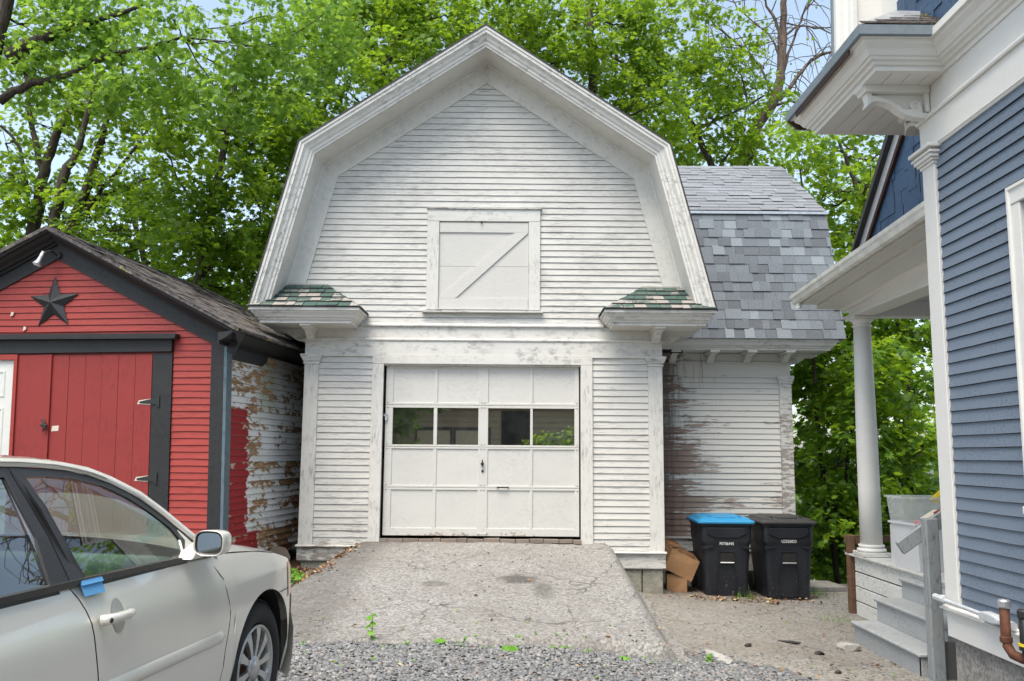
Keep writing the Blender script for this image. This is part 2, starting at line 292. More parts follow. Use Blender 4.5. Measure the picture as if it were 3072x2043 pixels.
# ------------------------------------------------------------ mesh helpers
col = S.collection
def link(name, me, parent=None, mw=None):
    o = bpy.data.objects.new(name, me); col.objects.link(o)
    if mw is not None: o.matrix_world = mw
    if parent is not None:
        o.parent = parent; o.matrix_parent_inverse = PI[parent.name]
    return o
PI = {}
def reg(o):
    bpy.context.view_layer.update(); PI[o.name] = o.matrix_world.inverted(); return o
def tag(o, label, cat, group=None):
    o['label'] = label; o['category'] = cat
    if group: o['group'] = group
    return o
def empty(name, loc, label, cat, group=None):
    o = bpy.data.objects.new(name, None); col.objects.link(o); o.location = loc; o.empty_display_size = .2
    o.matrix_world = Matrix.Translation(loc); PI[o.name] = Matrix.Translation(loc).inverted()
    return tag(o, label, cat, group)
def me_from(name, v, f, mat, smooth=False):
    me = bpy.data.meshes.new(name); me.from_pydata([tuple(p) for p in v], [], f); me.materials.append(mat)
    if smooth: me.polygons.foreach_set('use_smooth', [True] * len(me.polygons))
    me.update(); return me
def part(name, v, f, mat, parent=None, smooth=False):
    o = link(name, me_from(name, v, f, mat, smooth), parent)
    PI[o.name] = Matrix.Identity(4); LAST[0] = o
    return o
LAST = [None]
def structure(o, kind='structure'): o['kind'] = kind; return o
BOXF = [(0, 3, 2, 1), (4, 5, 6, 7), (0, 1, 5, 4), (1, 2, 6, 5), (2, 3, 7, 6), (3, 0, 4, 7)]
def boxv(x0, x1, y0, y1, z0, z1): return [(x0, y0, z0), (x1, y0, z0), (x1, y1, z0), (x0, y1, z0), (x0, y0, z1), (x1, y0, z1), (x1, y1, z1), (x0, y1, z1)]
class MB:
    """collects shapes and links them as ONE mesh"""
    def __init__(s, T=None): s.v = []; s.f = []; s.T = T or (lambda p: p)
    def add(s, v, f): b = len(s.v); s.v += [s.T(p) for p in v]; s.f += [tuple(i + b for i in q) for q in f]; return s
    def box(s, *a): return s.add(boxv(*a), BOXF)
    def prism(s, poly, a, b, fn):   # poly 2-D points (u,v) between depths a and b, fn(u,v,w)->xyz
        n = len(poly); return s.add([fn(u, v, a) for u, v in poly] + [fn(u, v, b) for u, v in poly], [tuple(range(n)), tuple(range(2 * n - 1, n - 1, -1))] + [(i, i + n, (i + 1) % n + n, (i + 1) % n) for i in range(n)])
    def tube(s, pts, rad, k=8, caps=True):
        pts = [Vector(p) for p in pts]; n = len(pts); rad = rad if isinstance(rad, (list, tuple)) else [rad] * n
        v = []; ref = Vector((0.31, 0.22, 0.92)).normalized()
        for i, p in enumerate(pts):
            t = (pts[min(i + 1, n - 1)] - pts[max(i - 1, 0)]).normalized()
            if abs(t.dot(ref)) > .97: ref = Vector((1, .1, 0)).normalized()
            a = t.cross(ref).normalized(); b = t.cross(a).normalized()
            for j in range(k):
                q = 2 * math.pi * j / k; v.append(tuple(p + (a * math.cos(q) + b * math.sin(q)) * rad[i]))
        f = [(i * k + j, i * k + (j + 1) % k, (i + 1) * k + (j + 1) % k, (i + 1) * k + j) for i in range(n - 1) for j in range(k)]
        if caps: f += [tuple(range(k - 1, -1, -1)), tuple(range((n - 1) * k, n * k))]
        return s.add(v, f)
    def lathe(s, prof, c, k=20, axis='z'):
        v = []
        for r, h in prof:
            for j in range(k):
                q = 2 * math.pi * j / k; x, y = r * math.cos(q), r * math.sin(q)
                v.append((c[0] + x, c[1] + y, c[2] + h) if axis == 'z' else ((c[0] + h, c[1] + x, c[2] + y) if axis == 'x' else (c[0] + x, c[1] + h, c[2] + y)))
        n = len(prof); f = [(i * k + j, i * k + (j + 1) % k, (i + 1) * k + (j + 1) % k, (i + 1) * k + j) for i in range(n - 1) for j in range(k)]
        f += [tuple(range(k - 1, -1, -1)), tuple(range((n - 1) * k, n * k))]
        return s.add(v, f)
    def sweep(s, path, prof, fn, closed_prof=True):
        """path: 2-D polyline, prof: (offset to the left of travel, third coordinate); mitred corners"""
        P = [Vector(p) for p in path]; n = len(P); k = len(prof); v = []
        for i in range(n):
            if i == 0: t = (P[1] - P[0]).normalized(); nn = Vector((-t.y, t.x)); sc = 1
            elif i == n - 1: t = (P[-1] - P[-2]).normalized(); nn = Vector((-t.y, t.x)); sc = 1
            else:
                t1 = (P[i] - P[i - 1]).normalized(); t2 = (P[i + 1] - P[i]).normalized()
                n1 = Vector((-t1.y, t1.x)); n2 = Vector((-t2.y, t2.x)); nn = (n1 + n2).normalized(); sc = 1 / max(.2, nn.dot(n1))
            for d_, w_ in prof:
                q = P[i] + nn * d_ * sc; v.append(fn(q.x, q.y, w_))
        f = [(i * k + j, i * k + (j + 1) % k, (i + 1) * k + (j + 1) % k, (i + 1) * k + j) for i in range(n - 1) for j in range(k if closed_prof else k - 1)]
        if closed_prof: f += [tuple(range(k)), tuple(range(n * k - 1, (n - 1) * k - 1, -1))]
        return s.add(v, f)
    def build(s, name, mat, parent=None, smooth=False): return part(name, s.v, s.f, MAT[mat] if isinstance(mat, str) else mat, parent, smooth)
def bevel(o, wd=0.004, seg=1):
    b = o.modifiers.new('bevel', 'BEVEL'); b.width = wd; b.segments = seg; b.limit_method = 'ANGLE'; b.angle_limit = R(40); return o
XZ = lambda u, v, w: (u, w, v)      # upright front planes
ident = lambda p: p
cubes = {}
def brick_piece(name, mat, parent, loc, size, rot=None):
    """one shared unit cube per material, placed and sized"""
    if mat not in cubes:
        cubes[mat] = me_from(name, boxv(-.5, .5, -.5, .5, -.5, .5), BOXF, MAT[mat])
        if 'shingle' in mat: cubes[mat].materials.append(MAT['butt']); cubes[mat].polygons[2].material_index = 1
    mw = Matrix.Translation(loc) @ (rot.to_4x4() if rot is not None else Matrix.Identity(4)) @ Matrix.Diagonal((*size, 1))
    return link(name, cubes[mat], parent, mw)

def clapboard(parent, xa, xb, za, zb, fn, mat, expo, proud=0.0165, name='siding_board', jit=0.0016, seg=None, lip=0.0028):
    """one lapped board from z=za to zb; xa=(left at bottom,left at top), xb likewise; fn(u, out, z) -> world. The lower lip is coloured dark for lap grime and the lap shadow line"""
    n = seg or max(2, int(abs(xb[0] - xa[0]) / 0.45)); v = []; f = []
    lap = 0.012
    for i in range(n + 1):
        t = i / n; ub = xa[0] + (xb[0] - xa[0]) * t; ut = xa[1] + (xb[1] - xa[1]) * t
        j = random.uniform(-jit, jit); k = random.uniform(-jit, jit) * .6; q = lip * random.uniform(.7, 1.5)
        v += [fn(ub, 0.0, za + j), fn(ub, proud * .72 + k, za + j), fn(ub, proud + k, za + j + q), fn(ut, 0.003, zb + lap), fn(ut, 0.0, zb + lap)]
    for i in range(n):
        for a in range(5): f.append((i * 5 + a, i * 5 + (a + 1) % 5, (i + 1) * 5 + (a + 1) % 5, (i + 1) * 5 + a))
    f += [(4, 3, 2, 1, 0), tuple(n * 5 + a for a in range(5))]
    o = part(name, v, f, MAT[mat], parent); o.data.materials.append(MAT['lip_red' if 'red' in mat else 'lip_blue' if 'blue' in mat else 'lip'])
    for i in range(n): o.data.polygons[i * 5].material_index = 1; o.data.polygons[i * 5 + 1].material_index = 1
    return o

# ------------------------------------------------------------ ground
def G(x, y):
    z = -0.075 * min(max(x + 0.5, 0), 3.6)
    z += 0.09 * min(max((-x - 1.2) / 1.3, 0), 1) * min(max((y - 8.5) / 2, 0), 1)
    if y > 12.6 and x > 1.9: z -= min((y - 12.6) * 0.55, 6) * min((x - 1.9) / 1.2, 1)
    z += 0.012 * math.sin(x * 3.1 + y * 1.3) * math.cos(y * 2.3 - x) + 0.006 * math.sin(7 * x + 2 * y) * math.sin(5 * y)
    return z
def grid_mesh(xs, ys, zf):
    v = [(x, y, zf(x, y)) for y in ys for x in xs]; n = len(xs)
    return v, [(j * n + i, j * n + i + 1, (j + 1) * n + i + 1, (j + 1) * n + i) for j in range(len(ys) - 1) for i in range(n - 1)]
xs = sorted(set([round(v, 3) for v in np.concatenate([np.linspace(-120, -7, 14), np.arange(-6, 7, .14), np.linspace(8, 120, 14)])]))
ys = sorted(set([round(v, 3) for v in np.concatenate([np.linspace(-60, -1, 10), np.arange(0, 15, .14), np.linspace(16, 140, 22)])]))
v, f = grid_mesh(xs, ys, G)
m = N('yard_ground'); base_col = None
MATG = speckle('old_cracked_driveway', (0.10, 0.094, 0.084), (0.36, 0.34, 0.31), 56, stains=ramp_stain, c3=(0.15, 0.125, 0.10))
gnt = MATG.node_tree; MATG.name = 'driveway_and_soil'
structure(part('ground', v, f, MATG, None, True))

# forest floor beyond the yard and soil under the sheds
def sheet(name, poly, mat, lift=0.006, step=.2, edge=0.12, extra=None, seedo=0.0):
    """ragged-edged sheet lying just above the ground inside a polygon"""
    xs_ = [p[0] for p in poly]; ys_ = [p[1] for p in poly]
    X = np.arange(min(xs_) - edge, max(xs_) + edge + step, step); Y = np.arange(min(ys_) - edge, max(ys_) + edge + step, step)
    def inside(x, y):
        c = False; n = len(poly)
        for i in range(n):
            x1, y1 = poly[i]; x2, y2 = poly[(i + 1) % n]
            if (y1 > y) != (y2 > y) and x < (x2 - x1) * (y - y1) / (y2 - y1) + x1: c = not c
        return c
    idx = {}; v = []; f = []
    def vid(i, j):
        if (i, j) not in idx:
            x = X[i] + .35 * step * math.sin(13.7 * i + 7.1 * j + seedo); y = Y[j] + .35 * step * math.sin(5.3 * i - 11.9 * j + seedo)
            idx[(i, j)] = len(v); v.append((x, y, G(x, y) + lift + (extra(x, y) if extra else 0)))
        return idx[(i, j)]
    for j in range(len(Y) - 1):
        for i in range(len(X) - 1):
            cx, cy = X[i] + step / 2 + edge * math.sin(i * 2.1 + j * 3.3 + seedo) , Y[j] + step / 2 + edge * math.sin(j * 1.7 - i * 2.9 + seedo)
            if inside(cx, cy): f.append((vid(i, j), vid(i + 1, j), vid(i + 1, j + 1), vid(i, j + 1)))
    return part(name, v, f, MAT[mat] if isinstance(mat, str) else mat, None, True)
MAT['soil'] = speckle('leafy_soil', (0.05, 0.035, 0.022), (0.17, 0.11, 0.065), 30, bump=.8)
structure(sheet('woodland_floor', [(-14, 13.2), (-4, 13.2), (-2.4, 17.2), (1.9, 17.2), (4.2, 14), (4.4, 12.0), (14, 12.0), (14, 30), (-14, 30)], 'soil', .02, .5, .3))
structure(sheet('soil_strip', [(-3.4, 8.6), (-2.2, 9.2), (-1.75, 9.9), (-1.95, 10.9), (-2.5, 13), (-3.2, 13)], 'soil', .008, .1, .05))
structure(sheet('gravel_bed', [(-5, 3), (4.5, 3), (3.6, 5.6), (2.75, 6.6), (2.2, 7.2), (1.5, 7.75), (0.8, 7.6), (-5, 7.6)], speckle('dark_gravel_fines', (0.05, 0.05, 0.052), (0.24, 0.245, 0.25), 40, bump=1.0, c3=(0.10, 0.085, 0.07)), .007, .12, .06))

# ------------------------------------------------------------ the asphalt ramp
def ramp_h(x, y):
    t = (y - 7.25 - 0.10 * math.sin(x * 2.2)) / (10.86 - 7.25)
    t = max(0.0, min(1.0, t))
    xl = -2.25 + 0.50 * t; xr = 1.22 - 0.08 * t
    flank = 0.25 + 0.40 * t
    s = 1.0
    if x < xl: s = 1 - (xl - x) / flank
    if x > xr: s = 1 - (x - xr) / (.16 + .30 * t)
    s = max(0, min(1, s)); s = s * s * (3 - 2 * s)
    top = 0.02 + 0.41 * t
    g0 = G(x, y)
    lip = 0.03
    return s, (g0 + (max(top, g0 + lip) - g0) * s)
def in_ramp(x, y): return 7.25 + 0.10 * math.sin(x * 2.2) <= y <= 10.9 and ramp_h(x, y)[0] > 0.0
yl = lambda x: 7.22 + 0.085 * math.sin(x * 2.2 + .6) + 0.02 * math.sin(x * 9) + (0.5 * max(0, (x - 1.1)) ** 1.5)
nx, ny = 90, 70; v = []; f = []
for j in range(ny + 1):
    for i in range(nx + 1):
        tx = i / nx; ty = j / ny
        x = (-2.25 + .50 * ty - .27 - .40 * ty) * (1 - tx) + (1.22 - .08 * ty + .17 + .30 * ty + (.10 * (1 - ty) ** 4)) * tx
        x += 0.02 * math.sin(y * 9 if j else 0) if i in (0, nx) else 0
        y0 = yl(x); y = y0 + (10.90 - y0) * ty
        s, z = ramp_h(x, y)
        z = max(z, G(x, y) + 0.012) + 0.004 * math.sin(x * 9 + y * 5) + .003 * math.sin(x * 23) * math.sin(y * 19)
        if j == 0: z += 0.012
        v.append((x, y, z))
n = nx + 1
f = [(j * n + i, j * n + i + 1, (j + 1) * n + i + 1, (j + 1) * n + i) for j in range(ny) for i in range(nx)]
b = len(v)                                    # broken front lip going down into the gravel
for i in range(n):
    x, y, z = v[i]; v.append((x, y - .012 + .01 * math.sin(i * 2.7), G(x, y) - .05))
f += [(b + i, b + i + 1, i + 1, i) for i in range(nx)]
structure(part('asphalt_ramp', v, f, MAT['asphalt'], None, True))

# ------------------------------------------------------------ white gambrel barn
BY = 10.9; CX = -0.355
barn = empty('gambrel_barn', (CX, BY, 0.1), 'white weathered gambrel-roofed barn with a panelled garage door and a shingled side wing', 'barn')
BACK = BY + 5.6
# shell
S1 = [(CX - 2.62, 3.12), (CX - 2.10, 5.165), (CX, 6.57), (CX + 2.10, 5.165), (CX + 2.62, 3.12)]   # line where soffit meets the gable wall
mb = MB()
mb.prism([(-2.575, .18), (-1.6, .18), (-1.6, 3.1), (-2.575, 3.1)], BY, BY + .06, XZ)
mb.prism([(.88, .12), (1.865, .12), (1.865, 3.1), (.88, 3.1)], BY, BY + .06, XZ)
mb.prism([(-1.6, 2.60), (.88, 2.60), (.88, 3.1), (-1.6, 3.1)], BY, BY + .06, XZ)
mb.prism([(-2.575, 3.1), (1.865, 3.1), (1.865, 3.55), (1.745, 5.165), (CX, 6.57), (-2.455, 5.165), (-2.575, 3.55)], BY, BY + .06, XZ)
mb.box(-2.575, -2.50, BY + .06, BACK, .15, 3.3); mb.box(1.79, 1.865, BY + .06, BACK, .1, 3.3)
mb.prism([(-2.575, .15), (1.865, .1), (1.865, 3.1), (1.745, 5.165), (CX, 6.57), (-2.455, 5.165), (-2.575, 3.1)], BACK - .06, BACK, XZ)
mb.build('wall', 'siding', barn)
MB().box(-2.5, 1.79, BY + .07, BACK - .06, .30, .36).build('floor_slab', 'concrete', barn)
# gable siding, cut to the slope of the raking frieze
S0 = [(CX - 2.26, 3.6), (CX - 1.93, 5.03), (CX, 6.30)]
def half(z):
    if z <= 3.6: return 2.32
    if z <= 5.03: return 2.26 + (1.93 - 2.26) * (z - 3.6) / 1.43 + .01
    return max(0.0, 1.93 * (6.30 - z) / 1.27) + .01
bfn = lambda u, o, z: (u, BY - o, z)
ex = 0.0795; z = 3.12; HX0, HX1, HZ0, HZ1 = -1.09, 0.35, 3.27, 4.605
while z < 6.28:
    zt = min(z + ex, 6.29); a, b_ = half(z), half(zt)
    if zt > HZ0 + .02 and z < HZ1 - .02:
        clapboard(barn, (CX - a, CX - b_), (HX0, HX0), z, zt, bfn, 'siding', ex); clapboard(barn, (HX1, HX1), (CX + a, CX + b_), z, zt, bfn, 'siding', ex)
    elif random.random() < .45 and a > .7:
        j = random.uniform(CX - a * .6, CX + a * .6)
        clapboard(barn, (CX - a, CX - b_), (j - .001, j - .001), z, zt, bfn, 'siding', ex); clapboard(barn, (j + .001, j + .001), (CX + a, CX + b_), z + random.uniform(-.002, .002), zt, bfn, 'siding', ex)
    else: clapboard(barn, (CX - a, CX - b_), (CX + a, CX + b_), z, zt, bfn, 'siding', ex)
    z += ex
for (xa, xb, zb) in ((-2.415, -1.745, .385), (1.012, 1.702, .335)):
    z = 2.70
    while z > zb:
        clapboard(barn, (xa, xa), (xb, xb), max(z - ex, zb), z, bfn, 'siding_low', ex); z -= ex
# raking frieze, soffit, crown, roof
def rake(name, mat, prof, bottom=3.19, par=barn, smooth=False, path=None):
    p = path or [(CX - 2.62 + (3.12 - bottom) * -.254, bottom), S1[1], S1[2], S1[3], (CX + 2.62 - (bottom - 3.12) * .254, bottom)]
    return MB().sweep(p, prof, lambda u, v, w: (u, w, v)).build(name, mat, par, smooth)
# travelling left-bottom to apex: left normal points outward (up-left), so + offsets go outward
rake('raking_frieze', 'trim_clean', [(-.225, BY), (-.225, BY - .028), (-.03, BY - .028), (-.02, BY - .045), (0, BY - .05), (0, BY)], 3.56)
rake('raking_soffit', 'trim_clean', [(0, BY), (0, BY - .48), (.02, BY - .48), (.02, BY)], 3.22)
rake('raking_crown', 'trim', [(0, BY - .465), (0, BY - .49), (.022, BY - .495), (.03, BY - .51), (.055, BY - .515), (.07, BY - .535), (.10, BY - .55), (.118, BY - .575), (.125, BY - .59), (.162, BY - .592), (.162, BY - .465)], 3.19)
rake('raking_fillet', 'trim_v', [(.163, BY - .45), (.163, BY - .605), (.192, BY - .605), (.192, BY - .45)], 3.165)
rake('roof', 'roof_dark', [(.155, BY - .50), (.193, BY - .60), (.193, BY - .615), (.208, BY - .615), (.208, BACK + .3), (.155, BACK + .3)], 3.16)
# eave cornice with returns; path runs round the corner, profile z absolute
cprof = [(0, 3.045), (.0, 3.078), (.018, 3.082), (.024, 3.10), (.045, 3.112), (.06, 3.14), (.085, 3.165), (.09, 3.185), (.11, 3.188), (.11, 3.222), (-.06, 3.222), (-.06, 3.045)]
XY = lambda u, v, w: (u, v, w)
for sx, wx, ex0, inner in ((-1, -2.575, -3.04, -1.94), (1, 1.865, 2.335, 1.215)):
    p = [(inner, BY), (inner, BY - .5), (ex0, BY - .5), (ex0, BACK)]
    pr_ = cprof if sx < 0 else [(-a, b) for a, b in cprof]
    # for the left return travel is out, left, back: outward is to the left of travel when mirrored
    q = cprof if sx < 0 else [(-a, b) for a, b in cprof]
    MB().sweep(p, q, XY).build('return_crown', 'trim', barn)
    mb = MB(); lo, hi = sorted((ex0, inner)); mb.box(lo + .004, hi - .004, BY - .496, BY - .002, 3.048, 3.062)
    lo, hi = sorted((ex0, wx)); mb.box(lo + .004, hi - .004, BY - .001, BACK, 3.048, 3.062); mb.build('return_soffit', 'trim_clean', barn)
    # little hipped roof over the return, shingled
    er = inner + (.115 if sx < 0 else -.115); el = ex0 - (.115 if sx < 0 else -.115)     # eave ends
    rl_, rr_ = (-2.93, -2.36) if sx < 0 else (2.19, 1.66)
    yE, zE, yR, zR = BY - .62, 3.224, BY - .02, 3.60
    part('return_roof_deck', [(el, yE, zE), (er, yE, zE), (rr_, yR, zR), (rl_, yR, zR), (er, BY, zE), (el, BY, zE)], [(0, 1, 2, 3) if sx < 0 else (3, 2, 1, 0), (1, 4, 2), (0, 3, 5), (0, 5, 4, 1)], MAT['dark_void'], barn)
    nrow = 5
    for r in range(nrow):
        t0, t1 = r / nrow, (r + 1) / nrow
        L0 = el + (rl_ - el) * t0; R0 = er + (rr_ - er) * t0; L1 = el + (rl_ - el) * t1; R1 = er + (rr_ - er) * t1
        lo0, hi0, lo1, hi1 = min(L0, R0), max(L0, R0), min(L1, R1), max(L1, R1)
        x = lo0 + random.uniform(-.06, 0.0)
        while x < hi0 - .02:
            wd = random.uniform(.09, .17); a, b_ = max(x + .003, lo0), min(x + wd - .003, hi0)
            if b_ - a > .025:
                c_, d_ = min(max(a, lo1), hi1), max(min(b_, hi1), lo1)
                y0, z0, y1, z1 = yE + (yR - yE) * t0, zE + (zR - zE) * t0, yE + (yR - yE) * t1, zE + (zR - zE) * t1
                lf = random.uniform(.012, .022); dr = random.uniform(-.010, .006); sl_ = random.uniform(-.006, .006)
                vv = [(a, y0 - .012 + dr, z0 + .002), (b_, y0 - .012 + dr + sl_, z0 + .002), (d_, y1, z1 + .003), (c_, y1, z1 + .003),
                      (a, y0 - .014 + dr, z0 + lf), (b_, y0 - .014 + dr + sl_, z0 + lf + .002), (d_, y1, z1 + .008), (c_, y1, z1 + .008)]
                o = part('roof_shingle', vv, BOXF, MAT['green_shingle'], barn); o.data.materials.append(MAT['butt']); o.data.polygons[2].material_index = 1; o.data.polygons[3].material_index = 1
            x += wd
    # side slope of the hip
    for r in range(nrow):
        t0, t1 = r / nrow, (r + 1) / nrow; X0 = er + (rr_ - er) * t0; X1 = er + (rr_ - er) * t1
        ya, yb = yE + (yR - yE) * t0, BY; yc = yE + (yR - yE) * t1; za, zb_ = zE + (zR - zE) * t0, zE + (zR - zE) * t1
        o_ = .014 if sx < 0 else -.014
        vv = [(X0 + o_, ya, za), (X0 + o_, yb, za), (X1, yb, zb_), (X1, yc, zb_), (X0 + o_, ya, za + .016), (X0 + o_, yb, za + .016), (X1, yb, zb_ + .008), (X1, yc, zb_ + .008)]
        part('roof_shingle', vv, BOXF, MAT['green_shingle'], barn)
    MB().box(min(rl_, rr_) - .03, max(rl_, rr_) + .03, BY - .045, BY - .015, zR - .005, zR + .012).build('flashing', 'grey_wood', barn)
# brackets
BR = [(0, 0), (.40, 0), (.40, -.05), (.365, -.058), (.32, -.05), (.27, -.06), (.22, -.088), (.175, -.12), (.12, -.145), (.05, -.158), (0, -.16)]
def scroll(mb, cx_, cz_, r0, fn, turns=1.6, wd=.012):
    pts = [];
    for i in range(26):
        t = i / 25; a = -1.2 + t * turns * 2 * math.pi; r = r0 * (1 - t * .8); pts.append(fn(cx_ + r * math.cos(a), cz_ + r * math.sin(a)))
    mb.tube(pts, wd, 5)
def bracket(par, org, out, side, wd=.09, sc=1.0, mat='trim', name='bracket'):
    """scroll-sawn eave bracket: org top inner point on the wall, out = horizontal unit away from the wall, side = horizontal unit across"""
    o_ = Vector(org); u_ = Vector(out); s_ = Vector(side)
    fn = lambda a, b_, w_: tuple(o_ + u_ * a * sc + Vector((0, 0, b_ * sc)) + s_ * w_)
    mb = MB(); mb.prism([(a, b_) for a, b_ in BR], -wd / 2, wd / 2, fn)
    mb.prism([(0, .004), (.45, .004), (.45, -.022), (.43, -.034), (0, -.034)], -wd / 2 - .022, wd / 2 + .022, fn)
    b = mb.build(name, mat, par)
    sb = MB()
    for s in (-1, 1): scroll(sb, .095, -.095, .042, lambda a, b_: fn(a, b_, s * (wd / 2 + .002)), wd=.007)
    sb.build('scroll_carving', mat, b)
    return b
for X in (-2.50, 1.79): bracket(barn, (X, BY - .03, 3.044), (0, -1, 0), (1, 0, 0))
bracket(barn, (-2.577, BY + .10, 3.044), (-1, 0, 0), (0, 1, 0)); bracket(barn, (1.867, BY + .10, 3.044), (1, 0, 0), (0, 1, 0))
for k in range(1, 5): bracket(barn, (-2.577, BY + .10 + k * 1.1, 3.044), (-1, 0, 0), (0, 1, 0))
# frieze boards
MB().box(-2.592, 1.882, BY - .028, BY - .001, 2.722, 2.892).build('frieze_board', 'trim', barn)
mb = MB(); mb.prism([(0, 2.893), (.035, 2.893), (.045, 2.91), (.04, 2.93), (.02, 2.938), (0, 2.938)], -2.6, 1.89, lambda u, v, w: (w, BY - u, v)); mb.build('frieze_moulding', 'trim', barn)
MB().box(-2.58, 1.87, BY - .022, BY - .001, 2.939, 3.082).build('frieze_board', 'trim', barn)
mb = MB(); mb.prism([(0, 3.083), (.05, 3.083), (.052, 3.098), (.02, 3.125), (0, 3.125)], -1.90, 1.15, lambda u, v, w: (w, BY - u, v)); mb.build('drip_moulding', 'trim', barn)
MB().box(-2.41, 1.70, BY - .034, BY - .001, 2.700, 2.7215).build('frieze_moulding', 'trim', barn)
# corner pilasters and base
for xa, xb, zb in ((-2.592, -2.414, .385), (1.703, 1.882, .33)):
    bevel(MB().box(xa, xb, BY - .032, BY + .12, zb, 2.60).build('pilaster', 'trim_v', barn), .004)
    mb = MB(); mb.box(xa - .012, xb + .012, BY - .045, BY + .12, 2.598, 2.622); mb.box(xa - .022, xb + .022, BY - .056, BY + .12, 2.640, 2.665); mb.box(xa - .006, xb + .006, BY - .038, BY + .12, 2.622, 2.640); mb.box(xa - .034, xb + .034, BY - .068, BY + .12, 2.665, 2.690); mb.box(xa - .045, xb + .045, BY - .078, BY + .12, 2.690, 2.7215)
    mb.build('pilaster_cap', 'trim', barn)
for xa, xb, z0, z1 in ((-2.60, -1.747, .20, .365), (1.013, 1.89, .135, .312)):
    MB().box(xa, xb, BY - .035, BY, z0, z1).build('base_board', 'trim_bad', barn)
    mb = MB(); mb.prism([(0, z1), (.075, z1), (.078, z1 + .008), (.03, z1 + .022), (0, z1 + .022)], xa - .015, xb + .01, lambda u, v, w: (w, BY - u, v)); mb.build('water_table', 'trim_bad' if xa < 0 else 'trim', barn)
for xa, xb, z0, z1 in ((.98, 1.602, -.5, .132), (1.612, 1.862, -.55, .131), (-2.56, -2.05, -.2, .197)):
    o = MB().box(xa, xb, BY - .005, BY + .35, z0, z1).build('foundation_block', 'granite', barn); bevel(o, .02, 2)
MB().box(1.60, 1.615, BY + .03, BY + .3, -.5, .12).build('mortar_joint', 'dark_void', barn)
MB().box(1.55, 1.862, BY + .3, BY + 1.6, -.6, .12).build('foundation_wall', 'granite', barn)
# door casing
bevel(MB().box(-1.745, -1.600, BY - .035, BY + .05, .395, 2.606).build('door_casing', 'trim_v', barn), .004)
bevel(MB().box(.862, 1.010, BY - .035, BY + .05, .37, 2.606).build('door_casing', 'trim_v', barn), .004)
bevel(MB().box(-1.745, 1.010, BY - .036, BY + .05, 2.607, 2.699).build('door_header', 'trim', barn), .004)
MB().box(-1.60, .862, BY - .001, BY + .045, 2.588, 2.6065).build('door_stop', 'trim', barn)
# sectional garage door
YD = BY + .04
g = MB()
Zs = [.497, .595, 1.045, 1.105, 1.555, 1.605, 2.065, 2.130, 2.560, 2.588]
XL, XR = -1.575, .845
for a, b_ in ((.497, .590), (1.052, 1.078), (1.082, 1.108), (1.556, 1.578), (1.582, 1.606), (2.064, 2.096), (2.100, 2.130), (2.560, 2.588)): g.box(XL, XR, YD, YD + .035, a, b_)
cols = [(-1.575, -1.482), (-.970, -.926), (-.412, -.290), (.236, .268), (.788, .845)]
rows = [(.590, 1.052), (1.108, 1.556), (1.606, 2.064), (2.130, 2.560)]
for za, zb in rows:
    for a, b_ in cols: g.box(a, b_, YD + .001, YD + .034, za, zb)
door = g.build('garage_door', 'door', barn); bevel(door, .003)
for ri, (za, zb) in enumerate(rows):
    for c in range(4):
        a, b_ = cols[c][1], cols[c + 1][0]
        if ri == 2: continue
        MB().box(a, b_, YD + .013, YD + .022, za, zb).build('door_panel', 'door', door)
m = N('dusty_window_glass'); n_ = m.noise(5, det=5, rough=.7); tr = m.n('ShaderNodeBsdfTransparent'); tr.inputs[0].default_value = (.75, .80, .78, 1)
gl = m.n('ShaderNodeBsdfGlossy'); gl.inputs['Roughness'].default_value = .015; gl.inputs[0].default_value = (1, 1, 1, 1)
df = m.n('ShaderNodeBsdfDiffuse'); df.inputs[0].default_value = (.30, .31, .30, 1)
fr = m.n('ShaderNodeFresnel'); fr.inputs[0].default_value = 1.5
m1 = m.n('ShaderNodeMixShader'); m.l(m.math('ADD', m.math('MULTIPLY', fr.outputs[0], 1.6), .45), m1.inputs[0]); m.l(tr.outputs[0], m1.inputs[1]); m.l(gl.outputs[0], m1.inputs[2])
m2 = m.n('ShaderNodeMixShader'); m.l(m.rng(n_, .35, .8, 0.02, .10), m2.inputs[0]); m.l(m1.outputs[0], m2.inputs[1]); m.l(df.outputs[0], m2.inputs[2]); m.l(m2.outputs[0], m.out.inputs[0])
MAT['pane'] = m.m
for c in range(4):
    MB().box(cols[c][1] - .004, cols[c + 1][0] + .004, YD + .014, YD + .018, 1.603, 2.067).build('window_pane', 'pane', door)
mb = MB(); mb.tube([(-.10 - .07, YD - .004, 1.088), (-.10 - .05, YD - .035, 1.09), (-.10 + .05, YD - .035, 1.09), (-.10 + .07, YD - .004, 1.088)], .008, 6); mb.build('lift_handle', 'iron', door)
mb = MB(); mb.tube([(-.35 - .055, YD - .004, .535), (-.35 - .045, YD - .03, .53), (-.35 + .045, YD - .03, .53), (-.35 + .055, YD - .004, .535)], .009, 6); mb.build('lift_handle', 'door', door)
mb = MB(); mb.lathe([(.0, 0), (.022, 0), (.022, .01), (.012, .02), (.012, .035), (0, .035)], (-.355, YD - .035, 1.375), 10, 'y'); mb.box(-.362, -.348, YD - .04, YD - .03, 1.34, 1.425); mb.build('turn_handle', 'iron', door)
mb = MB(); mb.lathe([(.0, 0), (.016, 0), (.016, .006), (0, .006)], (-.352, YD - .006, 1.285), 10, 'y'); mb.build('keyhole', 'iron', door)
for X in (-1.545, -.352, .82):
    for z in (1.08, 1.58, 2.098):
        for dz in (-.03, .03):
            mb = MB()
            for dx in ((-.018, .018) if X == -.352 else (0,)): mb.lathe([(0, 0), (.006, 0), (.004, .004), (0, .004)], (X + dx, YD - .004, z + dz), 6, 'y')
            mb.build('rusty_rivet', 'rust', door)
